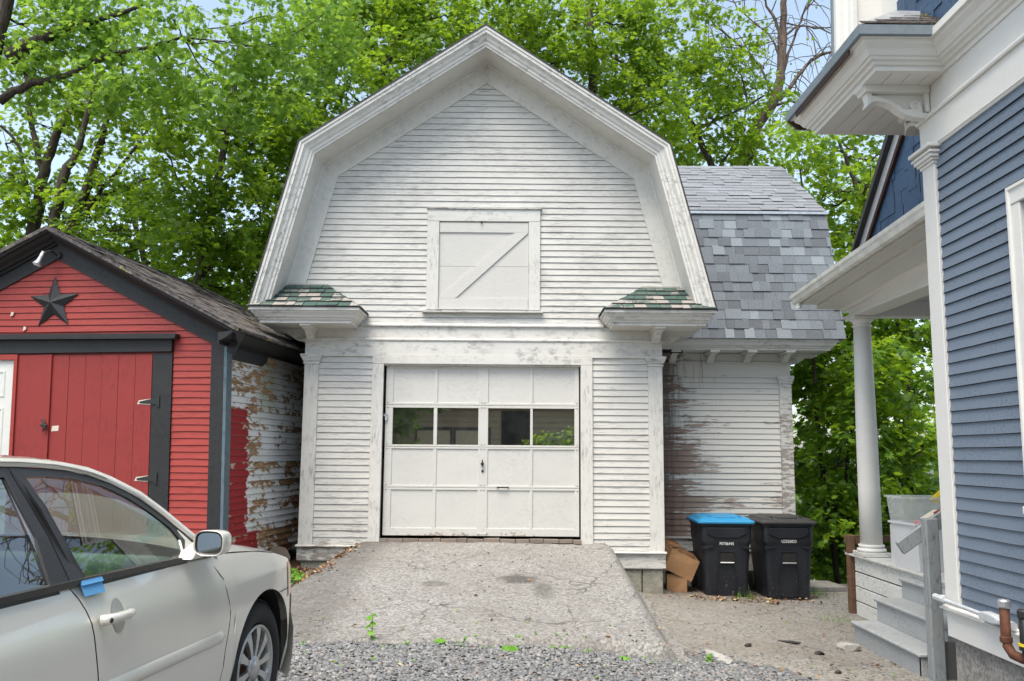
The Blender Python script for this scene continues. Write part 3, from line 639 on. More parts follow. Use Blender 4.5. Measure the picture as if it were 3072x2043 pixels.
mb = MB(); mb.box(-1.60, -1.545, YD - .012, YD - .002, 1.955, 1.985); mb.box(-1.572, -1.545, YD - .03, YD - .012, 1.905, 1.955); mb.tube([(-1.568, YD - .02, 1.955), (-1.568, YD - .02, 1.985), (-1.55, YD - .02, 1.985), (-1.55, YD - .02, 1.955)], .004, 6); mb.build('padlock', 'galv', door)
# brick sill
x = -1.60; k = 0
while x < .86:
    wd = random.choice([.10, .17, .19, .20, .12]); wd = min(wd, .865 - x)
    if wd > .03: brick_piece('brick', 'brick', barn, (x + wd / 2, BY - .01 + random.uniform(-.012, .008), .447 + random.uniform(-.005, .004)), (wd - .008, .10, random.uniform(.036, .048)), Matrix.Rotation(random.uniform(-.03, .03), 3, 'Y'))
    x += wd
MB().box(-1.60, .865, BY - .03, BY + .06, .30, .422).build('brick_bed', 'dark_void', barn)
# loft hatch
fr_ = MB(); fr_.box(-1.09, -.938, BY - .04, BY, 3.297, 4.44); bevel(fr_.build('hatch_casing', 'trim_v', barn), .003)
fr_ = MB(); fr_.box(.203, .350, BY - .04, BY, 3.297, 4.44); bevel(fr_.build('hatch_casing', 'trim_v', barn), .003)
bevel(MB().box(-1.09, .35, BY - .042, BY, 4.442, 4.598).build('hatch_header', 'trim', barn), .003)
MB().prism([(0, 4.60), (.06, 4.60), (.062, 4.612), (.015, 4.63), (0, 4.63)], -1.10, .37, lambda u, v, w: (w, BY - u, v)).build('hatch_cap', 'trim_bad', barn)
MB().prism([(0, 3.262), (.075, 3.262), (.075, 3.285), (0, 3.296)], -1.135, .385, lambda u, v, w: (w, BY - u, v)).build('hatch_sill', 'trim_bad', barn)
hd = MB().box(-.936, .201, BY - .012, BY - .002, 3.298, 3.858).box(-.936, .201, BY - .012, BY - .002, 3.862, 4.44).build('loft_hatch', 'hatch', barn)
MB().box(-.93, .196, BY - .028, BY - .0125, 4.30, 4.425).build('hatch_rail', 'hatch', hd)
MB().box(-.93, .196, BY - .028, BY - .0125, 3.305, 3.445).build('hatch_rail', 'hatch', hd)
MB().prism([(-.93, 3.447), (-.72, 3.447), (.196, 4.298), (.02, 4.298)], BY - .028, BY - .0125, XZ).build('hatch_brace', 'hatch', hd)
MB().lathe([(0, 0), (.012, 0), (.012, .05), (0, .05)], (-.40, BY - .06, 4.43), 8, 'y').build('hatch_hook', 'rust', hd)
# twin floodlight behind the ridge
mb = MB(); mb.lathe([(.0, -.07), (.05, -.06), (.075, -.02), (.07, .03), (.04, .07), (0, .08)], (-.02, BY + .2, 6.78), 12); mb.build('ridge_lamp', 'galv', barn)

# ---- side wing
WY = 12.4
wing = barn
mb = MB(); mb.box(1.9, 3.955, WY, WY + .06, .2, 3.0); mb.box(3.89, 3.955, WY + .06, WY + 3.9, .2, 3.0)
mb.prism([(WY, 3.0), (WY + .12, 5.0), (WY + 1.95, 6.3), (WY + 3.8, 5.0), (WY + 3.9, 3.0)], 3.9, 3.955, lambda u, v, w: (w, u, v)); mb.build('wing_wall', 'siding', barn)
wfn = lambda u, o, z: (u, WY - o, z)
z = 2.605
while z > .385:
    clapboard(barn, (1.9, 1.9), (3.795, 3.795), max(z - ex, .385), z, wfn, 'wing', ex, jit=.003); z -= ex
MB().box(1.9, 3.96, WY - .026, WY - .001, 2.63, 2.80).build('wing_frieze', 'wing_trim', barn)
MB().prism([(0, 2.801), (.035, 2.801), (.042, 2.82), (.02, 2.842), (0, 2.842)], 1.9, 3.97, lambda u, v, w: (w, WY - u, v)).build('wing_moulding', 'wing_trim', barn)
MB().box(1.9, 3.955, WY - .02, WY - .001, 2.843, 2.943).build('wing_frieze', 'wing_trim', barn)
MB().box(1.9, 3.80, WY - .032, WY - .001, 2.606, 2.629).build('wing_moulding', 'wing_trim', barn)
bevel(MB().box(3.796, 3.972, WY - .032, WY + .12, .36, 2.52).build('pilaster', 'trim_bad', barn), .004)
mb = MB(); mb.box(3.784, 3.984, WY - .045, WY + .12, 2.52, 2.545); mb.box(3.774, 3.994, WY - .056, WY + .12, 2.558, 2.585); mb.box(3.79, 3.978, WY - .04, WY + .12, 2.545, 2.558); mb.box(3.765, 4.003, WY - .066, WY + .12, 2.585, 2.629); mb.build('pilaster_cap', 'trim', barn)
MB().box(1.9, 3.98, WY - .035, WY - .001, .187, .358).build('wing_base_board', 'trim_bad', barn)
MB().prism([(0, .358), (.07, .358), (.07, .366), (.03, .384), (0, .384)], 1.9, 3.985, lambda u, v, w: (w, WY - u, v)).build('wing_water_table', 'grey_wood', barn)
x = 1.9
while x < 3.95:
    wd = random.uniform(.45, .7); bevel(MB().box(x, min(x + wd - .012, 3.95), WY + random.uniform(-.01, .01), WY + .3, -.6, .185).build('foundation_block', 'granite', barn), .02, 2); x += wd
# soffit, cornice, brackets
MB().box(2.03, 4.395, WY - .435, WY - .001, 2.952, 2.965).box(3.956, 4.395, WY, WY + 3.9, 2.952, 2.965).build('wing_soffit', 'trim_clean', barn)
wprof = [(0, 2.95), (0, 2.975), (.02, 2.98), (.025, 3.0), (.05, 3.01), (.07, 3.05), (.085, 3.06), (.085, 3.095), (-.05, 3.095), (-.05, 2.95)]
MB().sweep([(2.02, WY - .44), (4.40, WY - .44), (4.40, WY + 3.9)], [(-a, b_) for a, b_ in wprof], XY).build('wing_cornice', 'trim', barn)
for i, X in enumerate((2.27, 2.80, 3.32, 3.85)): bracket(barn, (X, WY - .03, 2.944), (0, -1, 0), (1, 0, 0), .085, .92)
bracket(barn, (3.957, WY + .08, 2.944), (1, 0, 0), (0, 1, 0), .085, .92)
MB().prism([(1.95, 2.80), (2.22, 2.98), (2.28, 2.93), (2.0, 2.76)], WY - .40, WY - .25, XZ).build('rotten_board', 'wing_trim', barn)
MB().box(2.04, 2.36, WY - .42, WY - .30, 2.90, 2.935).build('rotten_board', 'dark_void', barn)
# wing roof: steep lower slope and shallow upper slope, shingled one by one
P0 = Vector((0, WY - .54, 3.09)); P1 = Vector((0, WY + .02, 5.03)); P2 = Vector((0, WY + 1.96, 6.37)); XR_ = 4.57
mb = MB(); mb.prism([(P0.y + .02, P0.z), (P1.y + .02, P1.z - .01), (P2.y, P2.z - .02), (2 * P2.y - P1.y, P1.z - .01), (2 * P2.y - P0.y, P0.z), (2 * P2.y - P0.y - .12, P0.z), (2 * P2.y - P1.y - .1, P1.z - .08), (P2.y, P2.z - .12), (P1.y + .1, P1.z - .08), (P0.y + .12, P0.z)], 1.7, XR_ - .01, lambda u, v, w: (w, u, v)); mb.build('wing_roof_deck', 'roof_dark', barn)
MB().box(2.0, XR_ + .012, P1.y - .055, P1.y + .0, P1.z - .035, P1.z + .004).build('wing_drip_edge', 'galv', barn)
mb = MB(); mb.prism([(P0.y + .03, P0.z - .02), (P1.y + .04, P1.z - .05), (P2.y, P2.z - .05), (P2.y, P2.z - .18), (P1.y + .15, P1.z - .17), (P0.y + .15, P0.z - .02)], XR_ - .06, XR_ - .03, lambda u, v, w: (w, u, v)); mb.build('wing_rake_board', 'trim', barn)
count = 0; spare = MB()
def roof_course(A, B_, nrow, mat, x0s, wmin, wmax, up_first):
    global count
    ax = (B_ - A); L = ax.length; ax.normalize(); nrm = Vector((0, -ax.z, ax.y)); rot = Matrix(((1, 0, 0), (0, ax.y, nrm.y), (0, ax.z, nrm.z)))
    e = L / nrow
    for r in range(nrow):
        x = x0s(r / nrow) - random.uniform(0, .15)
        layer = 0
        while x < XR_:
            wd = random.uniform(wmin, wmax); wd = min(wd, XR_ - x)
            if wd < .02: break
            thick = random.choice((.008, .009, .017)); c = A + ax * (e * (r + .5) + .004) + nrm * (.008 + thick / 2 - .0005 * r * 0)
            tilt = Matrix.Rotation(R(2.6), 3, 'X')
            if count < 299: brick_piece('shingle', mat, barn, (x + wd / 2, c.y, c.z), (wd - .0025, e + .012, thick), rot @ tilt.inverted()); count += 1
            else:
                mw = Matrix.Translation((x + wd / 2, c.y, c.z)) @ (rot @ tilt.inverted()).to_4x4() @ Matrix.Diagonal((wd - .0025, e + .012, thick, 1))
                spare.add([tuple(mw @ Vector(q)) for q in boxv(-.5, .5, -.5, .5, -.5, .5)], BOXF)
            x += wd
roof_course(P0, P1, 14, 'shingle', lambda t: 2.30 - .5 * t, .10, .23, 0)
roof_course(P1 + Vector((0, -.02, .01)), P2, 17, 'shingle_up', lambda t: 1.9 - .3 * t, .15, .32, 0)
m = MAT['shingle_up'].copy(); m.name = 'lit_slope_shingle_pieces'  # same paler colour, the upper slope's light painted in
for n_ in m.node_tree.nodes:
    if n_.type == 'OBJECT_INFO':
        gi = m.node_tree.nodes.new('ShaderNodeNewGeometry')
        for lk in [l for l in m.node_tree.links if l.from_node == n_]: m.node_tree.links.new(gi.outputs['Random Per Island'], lk.to_socket)
MAT['shingle_pieces'] = m
o = spare.build('shingle_courses', 'shingle_pieces', barn); o['kind'] = 'stuff'

# ------------------------------------------------------------ red shed
SA = R(7.15); SS = Vector((math.sin(SA), math.cos(SA), 0)); SU = Vector((math.cos(SA), -math.sin(SA), 0)); SP = Vector((-3.17, 9.6, 0))
def sh(u, o_, z):      # u along the front (0 = right corner, negative to the left), o_ out of the front wall, z up; the old frame leans right at the foot
    lean = 0.028 * (2.65 - z) if z < 2.65 else 0
    return tuple(SP + SU * (u + lean) - SS * o_ + Vector((0, 0, z)))
def shs(s, o_, z):     # s back along the side wall, o_ out of the side wall
    lean = 0.028 * (2.65 - z) if z < 2.65 else 0
    return tuple(SP + SS * s + SU * (o_ + lean) + Vector((0, 0, z)))
shed = empty('red_shed', tuple(SP + SU * -2.05 + Vector((0, 0, .1))), 'small red gabled shed with black trim, tin star and peeling side wall', 'shed')
SL = 3.7; AU = -2.07
fnF = lambda u, v, w: sh(u, -w, v)
mb = MB(); mb.prism([(-4.1, .25), (0, .25), (0, 2.70), (AU, 3.80), (-4.1, 2.70)], .0, .08, fnF); mb.build('front_wall', 'red', shed)
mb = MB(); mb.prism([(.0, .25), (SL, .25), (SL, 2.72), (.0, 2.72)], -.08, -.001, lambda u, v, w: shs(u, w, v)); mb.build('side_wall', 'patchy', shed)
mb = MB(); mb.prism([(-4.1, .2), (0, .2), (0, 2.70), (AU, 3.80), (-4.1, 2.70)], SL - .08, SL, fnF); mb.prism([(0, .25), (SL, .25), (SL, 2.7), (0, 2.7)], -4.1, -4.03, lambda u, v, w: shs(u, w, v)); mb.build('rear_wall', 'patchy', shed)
sfn = lambda u, o_, z: sh(u, o_, z)
e2 = .0745; z = .30
def gh(z): return 2.0 if z < 2.72 else max(0.02, 1.95 * (3.74 - z) / (3.74 - 2.72))
while z < 3.70:
    zt = min(z + e2, 3.73)
    if z > 2.58:
        a, b_ = gh(z), gh(zt)
        l0, l1 = AU - a, AU - b_; r0, r1 = min(AU + a, -.15), min(AU + b_, -.15)
        if z < 2.76: clapboard(shed, (-.59, -.59), (r0, r1), z, zt, sfn, 'red', e2, .015, jit=.003)
        else: clapboard(shed, (l0, l1), (r0, r1), z, zt, sfn, 'red', e2, .015, jit=.003)
    else:
        clapboard(shed, (-.60, -.60), (-.15, -.15), z, zt, sfn, 'red', e2, .015, jit=.003); 
    z += e2
z = .34; k = 0
while z < 2.62:
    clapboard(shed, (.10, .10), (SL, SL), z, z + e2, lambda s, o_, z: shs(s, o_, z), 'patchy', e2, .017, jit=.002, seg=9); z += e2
# rake boards and crown (path in front plane)
rp = [(AU - 2.24, 2.70), (AU, 3.86), (.17 , 2.70)]
MB().sweep(rp, [(-.16, 0.0), (-.16, .03), (0, .03), (0, 0.0)], lambda u, v, w: sh(u, w, v)).build('rake_board', 'charcoal', shed)
MB().sweep(rp, [(-.015, .03), (-.012, .06), (.005, .065), (.01, .10), (.03, .12), (.05, .17), (.075, .20), (.08, .235), (.105, .24), (.105, .0), (0, 0)], lambda u, v, w: sh(u, w, v)).build('rake_crown', 'charcoal', shed)
r_ = MB().sweep([(AU - 2.37, 2.70), (AU, 3.865), (.21, 2.70)], [(.095, .265), (.095, -SL - .2), (.135, -SL - .2), (.135, .265)], lambda u, v, w: sh(u, w, v)).build('roof', 'roof_old', shed)
# courses of curled shingles on the right slope: one ragged joined mesh in rows
mb = MB(); A2 = Vector((AU, 0, 4.01)); B2 = Vector((.27, 0, 2.80)); nr = 17
for r in range(nr):
    t0, t1 = r / nr, (r + 1) / nr; s = -.27
    while s < SL + .1:
        wd = random.uniform(.13, .32); p0 = A2 + (B2 - A2) * t0; p1 = A2 + (B2 - A2) * (t1 + .01); k = random.uniform(.008, .024)
        mb.add([sh(p0.x, -s, p0.z + .006), sh(p0.x, -s - wd + .008, p0.z + .006), sh(p1.x, -s - wd + .008, p1.z + .006 + k * random.uniform(.4, 1)), sh(p1.x, -s, p1.z + .006 + k), sh(p1.x, -s - wd + .008, p1.z), sh(p1.x, -s, p1.z)], [(0, 1, 2, 3), (3, 2, 4, 5)])
        s += wd
o = mb.build('roof_shingles', 'roof_old', shed); o['kind'] = 'stuff'
# right eave: crown and fascia, black near the corner
MB().sweep([(-.24, .0), (SL, .0)], [(-.02, 2.655), (-.02, 2.78), (-.16, 2.80), (-.16, 2.86), (-.19, 2.86), (-.19, 2.79), (-.10, 2.72), (-.03, 2.69), (-.04, 2.655)], lambda u, v, w: shs(u, -v * 1.0, w)).build('eave_crown', 'charcoal', shed)
MB().box(0.02, 1.05, .002, .03, 2.53, 2.655).build('eave_fascia', 'charcoal', shed).data.transform(Matrix.Identity(4))
bpy.data.objects.remove(bpy.data.objects[[o.name for o in bpy.data.objects if o.name.startswith('eave_fascia')][0]])
MB().prism([(.0, 2.52), (.95, 2.53), (1.08, 2.60), (1.10, 2.66), (.0, 2.66)], .018, .034, lambda u, v, w: shs(u, w, v)).build('eave_fascia', 'charcoal', shed)
MB().prism([(1.101, 2.60), (SL, 2.60), (SL, 2.66), (1.101, 2.66)], .018, .030, lambda u, v, w: shs(u, w, v)).build('eave_fascia', 'patchy', shed)
# corner boards
MB().prism([(-.150, .3), (-.001, .3), (-.001, 2.70), (-.150, 2.70)], 0, .035, lambda u, v, w: sh(u, w, v)).build('corner_board', 'charcoal', shed)
MB().prism([(-.035, .3), (.098, .3), (.098, 2.655), (-.035, 2.655)], .001, .034, lambda u, v, w: shs(u, w, v)).build('corner_board', 'teal', shed)
# door surround
MB().prism([(-2.9, 2.585), (-.605, 2.60), (-.605, 2.735), (-2.9, 2.74)], 0, .055, lambda u, v, w: sh(u, w, v)).build('door_header', 'charcoal', shed)
MB().prism([(-2.9, 2.742), (-.54, 2.735), (-.53, 2.79), (-2.9, 2.80)], 0, .12, lambda u, v, w: sh(u, w, v)).build('header_moulding', 'charcoal', shed)
MB().prism([(-.832, .3), (-.605, .3), (-.605, 2.584), (-.832, 2.584)], 0, .03, lambda u, v, w: sh(u, w, v)).build('door_casing', 'charcoal', shed)
pd = MB().prism([(-2.03, .32), (-.835, .32), (-.835, 2.572), (-2.03, 2.575)], .0, .010, lambda u, v, w: sh(u, w, v)).build('plank_door', 'dark_void', shed)
for i in range(6):
    a = -2.03 + i * .199; b_ = a + .195; j = random.uniform(0, .004)
    MB().prism([(a, .33), (b_, .33), (b_, 2.57), (a, 2.57)], .011, .028 + j, lambda u, v, w: sh(u, w, v)).build('plank', 'red_door', pd)
for zc in (2.045, 1.205):
    mb = MB(); mb.prism([(-.97, zc - .018), (-.80, zc - .03), (-.76, zc - .035), (-.76, zc + .045), (-.80, zc + .035), (-.97, zc - .002)], .032, .040, lambda u, v, w: sh(u, w, v)); mb.prism([(-.765, zc - .06), (-.735, zc - .06), (-.735, zc + .06), (-.765, zc + .06)], .032, .044, lambda u, v, w: sh(u, w, v)); mb.build('strap_hinge', 'iron', pd)
    MB().prism([(-1.0, zc - .028), (-.84, zc - .04), (-.84, zc + .03), (-.98, zc + .012)], .029, .0315, lambda u, v, w: sh(u, w, v)).build('chipped_paint', 'bare_patch', pd)
MB().prism([(-2.01, 1.71), (-1.925, 1.715), (-1.92, 1.775), (-2.0, 1.77)], .029, .034, lambda u, v, w: sh(u, w, v)).build('latch_plate', 'bare_patch', pd)
mb = MB(); mb.tube([sh(-2.10, .07, 1.84), sh(-2.07, .075, 1.80), sh(-2.05, .08, 1.74), sh(-2.08, .08, 1.72)], .014, 6); mb.tube([sh(-2.12, .06, 1.78), sh(-2.03, .085, 1.77)], .016, 6); mb.build('door_latch', 'iron', pd)
MB().prism([(-2.445, .3), (-2.032, .3), (-2.032, 2.575), (-2.445, 2.57)], .0, .040, lambda u, v, w: sh(u, w, v)).build('fixed_panel', 'red_door', shed)
MB().prism([(-2.075, .3), (-2.034, .3), (-2.034, 2.57), (-2.075, 2.57)], .041, .052, lambda u, v, w: sh(u, w, v)).build('panel_stop', 'red_door', shed)
MB().prism([(-2.49, .3), (-2.449, .3), (-2.449, 2.56), (-2.49, 2.56)], .0, .06, lambda u, v, w: sh(u, w, v)).build('side_door_casing', 'red', shed)
MB().prism([(-3.45, 2.515), (-2.447, 2.515), (-2.447, 2.575), (-3.45, 2.575)], .0, .062, lambda u, v, w: sh(u, w, v)).build('side_door_casing', 'red', shed)
sd = MB().prism([(-3.40, .3), (-2.492, .3), (-2.492, 2.513), (-3.40, 2.513)], .005, .030, lambda u, v, w: sh(u, w, v)).build('side_door', 'vinyl_door', shed)
for (za, zb) in ((2.09, 2.40), (1.30, 1.98), (.5, 1.2)):
    for (a, b_) in ((-3.30, -2.99), (-2.90, -2.60)):
        MB().sweep([(a, za), (b_, za), (b_, zb), (a, zb), (a, za)], [(0, .030), (.01, .038), (.025, .038), (.035, .030)], lambda u, v, w: sh(u, w, v)).build('door_moulding', 'vinyl_door', sd)
MB().prism([(-4.1, .3), (-3.452, .3), (-3.452, 2.585), (-4.1, 2.585)], 0, .02, lambda u, v, w: sh(u, w, v)).build('red_panel', 'red', shed)
# gable lamp
lo = Vector(sh(-2.06, .06, 3.72)); mb = MB(); mb.lathe([(0, 0), (.045, 0), (.045, .03), (0, .03)], (lo.x, lo.y, lo.z), 10, 'y'); mb.tube([lo, lo + Vector((-.03, -.08, .03)), lo + Vector((-.08, -.12, .0))], .012, 6); gm = mb.build('lamp_bracket', 'iron', shed)
c_ = lo + Vector((-.09, -.13, -.02)); ax = Vector((-.35, -.15, -1)).normalized(); mb = MB()
mb.tube([c_ - ax * .03, c_ + ax * .04, c_ + ax * .09, c_ + ax * .11, c_ + ax * .135], [.022, .026, .028, .038, .055], 12); mb.build('lamp_housing', 'galv', shed, True)
mb = MB(); mb.tube([c_ + ax * .136, c_ + ax * .15], [.050, .03], 12); mb.build('lamp_bulb', simple('frosted_bulb_glass', (.75, .78, .78), .15), shed)
for u_, z_ in ((-2.60, 3.02), (-2.43, 2.85)):
    MB().prism([(u_, z_), (u_ + .035, z_ + .01), (u_ + .04, z_ + .045), (u_ + .01, z_ + .05)], .018, .03, lambda u, v, w: sh(u, w, v)).build('insulator_knob', 'bare_patch', shed)
# tin star hung on the gable
st = []; cz, cu = 3.165, -2.075
for i in range(10):
    a = math.pi / 2 + i * math.pi / 5 + R(2); r = .315 if i % 2 == 0 else .125; st.append((cu + r * math.cos(a) * 1.0, cz + r * math.sin(a)))
v = [sh(u, .022, z) for u, z in st] + [sh(cu, .095, cz)] + [sh(u, .018, z) for u, z in st]
o = part('tin_star', v, [(i, (i + 1) % 10, 10) for i in range(10)] + [(i + 11, (i + 1) % 10 + 11, (i + 1) % 10, i) for i in range(10)], MAT['star']); tag(o, 'black five-pointed tin barn star hung on the red gable above the header', 'star')

# ------------------------------------------------------------ blue house on the right
HX, HY = 3.291, 6.70
def hp(s, o_, z): return (HX - .0134 * s - o_, HY - s, z)     # s towards the camera from the rear corner, o_ out of the side wall
house = empty('blue_house', (HX + 2, HY - 3, 0), 'slate blue clapboard house with white trim, cornice return and rear porch', 'house')
hf = lambda u, v, w: hp(u, w, v)      # prism in the side wall plane
mb = MB(); mb.prism([(0, .19), (7, .19), (7, 4.5), (0, 4.5)], -.10, -.001, hf); mb.box(HX + .05, HX + 6, HY - .1, HY, .19, 4.5); mb.build('wall', 'blue', house)
e3 = .0895; z = .405; WS0, WS1, WZ0, WZ1 = 1.17, 2.35, 1.2, 3.245
while z < 3.90:
    zt = min(z + e3, 3.90)
    if zt > WZ0 and z < WZ1:
        clapboard(house, (.178, .178), (WS0 + .02, WS0 + .02), z, zt, hp, 'blue', e3, .019, jit=.0012, seg=5); clapboard(house, (WS1, WS1), (4.5, 4.5), z, zt, hp, 'blue', e3, .019, seg=3)
    elif random.random() < .4:
        j = random.uniform(.35, 1.25); clapboard(house, (.178, .178), (j - .0012, j - .0012), z, zt, hp, 'blue', e3, .019, jit=.0016, seg=5); clapboard(house, (j + .0012, j + .0012), (4.5, 4.5), z + random.uniform(-.002, .002), zt, hp, 'blue', e3, .0195, jit=.0016, seg=8)
    else: clapboard(house, (.178, .178), (4.5, 4.5), z, zt, hp, 'blue', e3, .019, jit=.0016, seg=12)
    z += e3
W_ = 'house_white'
bevel(MB().prism([(-.02, .405), (.18, .405), (.18, 3.80), (-.02, 3.80)], -.15, .036, hf).build('corner_pilaster', W_, house), .005)
mb = MB()
for (g, z0, z1) in ((.012, 3.755, 3.78), (.03, 3.78, 3.80), (.045, 3.80, 3.83), (.06, 3.83, 3.85), (.04, 3.85, 3.87), (.075, 3.87, 3.90)): mb.prism([(-.02 - g, z0), (.18 + g, z0), (.18 + g, z1), (-.02 - g, z1)], -.15, .036 + g, hf)
bevel(mb.build('pilaster_cap', W_, house), .004)
MB().prism([(-.03, 3.901), (6, 3.901), (6, 4.13), (-.03, 4.13)], 0, .034, hf).build('frieze_board', W_, house)
HS = lambda prof, s0, s1, name, mat=W_: MB().prism([(o_, z) for o_, z in prof], s0, s1, lambda u, v, w: hp(w, u, v)).build(name, mat, house)
HS([(0, 4.131), (.055, 4.131), (.06, 4.145), (.05, 4.165), (.03, 4.175), (0, 4.175)], -.05, 6, 'frieze_moulding')
HS([(0, 3.882), (.02, 3.882), (.03, 3.9), (0, 3.9)], .255, 6, 'frieze_moulding')
HS([(0, 4.176), (.026, 4.176), (.026, 4.39), (0, 4.39)], -.03, 6, 'frieze_board')
HS([(0, .19), (.034, .19), (.034, .385), (0, .385)], -.01, 6, 'water_table')
HS([(0, .386), (.075, .386), (.075, .396), (.03, .412), (0, .412)], -.04, 6, 'water_table')
MB().prism([(-.0, -.9), (6, -.9), (6, .188), (-.0, .188)], -.4, -.012, hf).build('foundation', 'stucco', house)
MB().box(3.485, 4.3, 7.28, 7.335, -.9, .02).build('pier_wall', 'block', house)
# cornice: wall crown then the boxed return that sticks out over the corner
SR0, SR1 = -.90, .43; RO = .56          # return from beyond the corner to s=.43, stands out .56
cp = [(0, 4.39), (0, 4.425), (.022, 4.43), (.03, 4.45), (.055, 4.458), (.06, 4.475), (.075, 4.48), (.10, 4.52), (.135, 4.55), (.14, 4.575), (.165, 4.578), (.165, 4.635), (-.05, 4.635), (-.05, 4.39)]
path = [(HX + 4, HY - SR0), (HX - RO, HY - SR0), (HX - RO, HY - SR1), (HX - .05, HY - SR1), (HX - .09, HY - 6)]
MB().sweep(path, [(-a, b_) for a, b_ in cp], XY).build('cornice_crown', W_, house)
o = MB(); zz_ = 4.392
for i in range(4): x0 = HX - RO + i * .142; o.box(x0 + .004, x0 + .140, HY - SR1 + .006, HY - SR0 - .006, zz_, zz_ + .02)
o.box(HX + .012, HX + 4, HY + .01, HY - SR0 - .006, zz_, zz_ + .02); o.build('soffit', W_, house)
MB().sweep([(HX + 4, HY - SR0), (HX - RO, HY - SR0), (HX - RO, HY - SR1), (HX - .05, HY - SR1)], [(-.1655, 4.58), (-.195, 4.585), (-.20, 4.655), (-.185, 4.66), (-.1655, 4.66)], XY).build('drip_edge', 'drip_grey', house)
MB().sweep([(HX - RO, HY - SR0 - .02), (HX - RO, HY - SR1 + .06)], [(-.166, 4.545), (-.178, 4.55), (-.178, 4.579), (-.166, 4.579)], XY).build('rusty_flashing', 'brown_gutter', house)
MB().prism([(HX - RO - .19, 4.575), (HX - RO - .10, 4.50), (HX - RO + .12, 4.50), (HX - RO + .16, 4.575)], HY - SR0 + .166, HY - SR0 + .19, lambda u, v, w: (u, w, v)).build('gutter_end', 'brown_gutter', house)
# return roof with shingles and metal flashing
mb = MB(); a0, a1, b0, b1 = HX - RO - .19, HX, HY - SR1 - .19, HY - SR0 + .19
part('return_roof', [(a0, b0, 4.66), (a1, b0, 4.66), (a1, b1, 4.66), (a0, b1, 4.66), (HX, HY - SR1 + .30, 5.0), (HX, HY - SR0 - .2, 5.0)], [(0, 1, 4), (0, 4, 5, 3), (3, 5, 2)], MAT['roof_dark'], house)
for r in range(5):
    t = r / 5; t1 = t + .2; y0 = b0 + (.49) * t; z0 = 4.665 + .34 * t
    x0 = a0 + (HX - a0) * t + .02; x = x0
    while x < HX - .02:
        wd = min(random.uniform(.12, .22), HX - x); MB().add([(x, y0 - .01, z0), (x + wd - .004, y0 - .01, z0), (x + wd - .004, y0 + .10, z0 + .07), (x + .02, y0 + .10, z0 + .07), (x, y0 - .012, z0 + .012), (x + wd - .004, y0 - .012, z0 + .014), (x + wd - .004, y0 + .10, z0 + .075), (x + .02, y0 + .10, z0 + .075)], BOXF).build('roof_shingle', 'roof_old', house); x += wd
MB().prism([(a0 + .02, 4.668), (a0 + .45, 4.672), (HX - .05, 5.02), (HX - .25, 5.03)], b0 + .02, b0 + .028, lambda u, v, w: (u, w + (v - 4.67) * 1.35, v + .012)).build('metal_flashing', 'galv', house)
# brackets at the corner: one sideways, one along the eave behind
def big_bracket(org, out, side, nm='eave_bracket'):
    o_ = Vector(org); u_ = Vector(out); s_ = Vector(side); fn = lambda a, b_, w_: tuple(o_ + u_ * a + Vector((0, 0, b_)) + s_ * w_)
    mb = MB(); lowc = [(.485, -.055), (.47, -.115), (.485, -.165), (.44, -.125), (.38, -.12), (.32, -.135), (.27, -.165), (.22, -.205), (.17, -.235), (.10, -.25), (.0, -.255)]
    upc = [(0, -.215), (.05, -.213), (.055, -.15), (.075, -.12), (.11, -.118), (.14, -.135), (.145, -.165), (.125, -.18), (.19, -.19), (.25, -.15), (.31, -.11), (.38, -.085), (.44, -.08), (.445, -.055)]
    mb.prism(lowc + upc, -.045, .045, fn); b = mb.build(nm, W_, house)
    MB().prism([(0, 0), (.53, 0), (.53, -.02), (.51, -.034), (.50, -.054), (0, -.054)], -.075, .075, fn).build('bracket_plate', W_, b)
    MB().prism([(0, -.055), (.03, -.055), (.03, -.21), (0, -.21)], -.06, .06, fn).build('bracket_back', W_, b)
    MB().prism([(.031, -.055), (.44, -.055), (.44, -.08), (.30, -.11), (.18, -.19), (.031, -.20)], -.012, .012, fn).build('bracket_web', W_, b)
    mb = MB(); scroll(mb, .10, -.150, .036, lambda a, b2: fn(a, b2, -.046), wd=.008); mb.build('scroll', W_, b)
big_bracket((HX - .036, HY - .10, 4.391), (-1, 0, 0), (0, 1, 0)); big_bracket((HX + .10, HY + .002, 4.391), (0, 1, 0), (1, 0, 0))
for s in (1.9, 3.2): bracket(house, hp(s, .03, 4.39), (-1, 0, 0), (0, 1, 0), .09, .35, W_, 'eave_bracket')
# upper storey: steep lower rake of the gambrel and blue shingles
rk = [(HY + .66, 4.66), (HY + .56, 6.4)]
for prof, nm, mt in (([(-.43, 0), (-.43, .03), (0, .03), (0, 0)], 'raking_frieze', W_), ([(0, 0), (0, .30), (.02, .30), (.02, 0)], 'raking_soffit', W_),
                 ([(-.005, .24), (-.03, .26), (-.03, .29), (.0, .31), (.03, .32), (.05, .35), (.09, .37), (.10, .40), (.15, .40), (.15, .24)], 'raking_crown', W_), ([(.151, .26), (.151, .415), (.185, .415), (.185, .26)], 'raking_fillet', 'drip_grey')):
    MB().sweep([(-y_, z_) for y_, z_ in rk], [(d_ * 1, o_) for d_, o_ in prof], lambda u, v, w: (HX - w, -u, v)).build(nm, mt, house)
MB().box(HX - .02, HX + .1, HY - 5, HY + .62, 4.62, 6.4).build('upper_wall', 'blue_shingle', house)
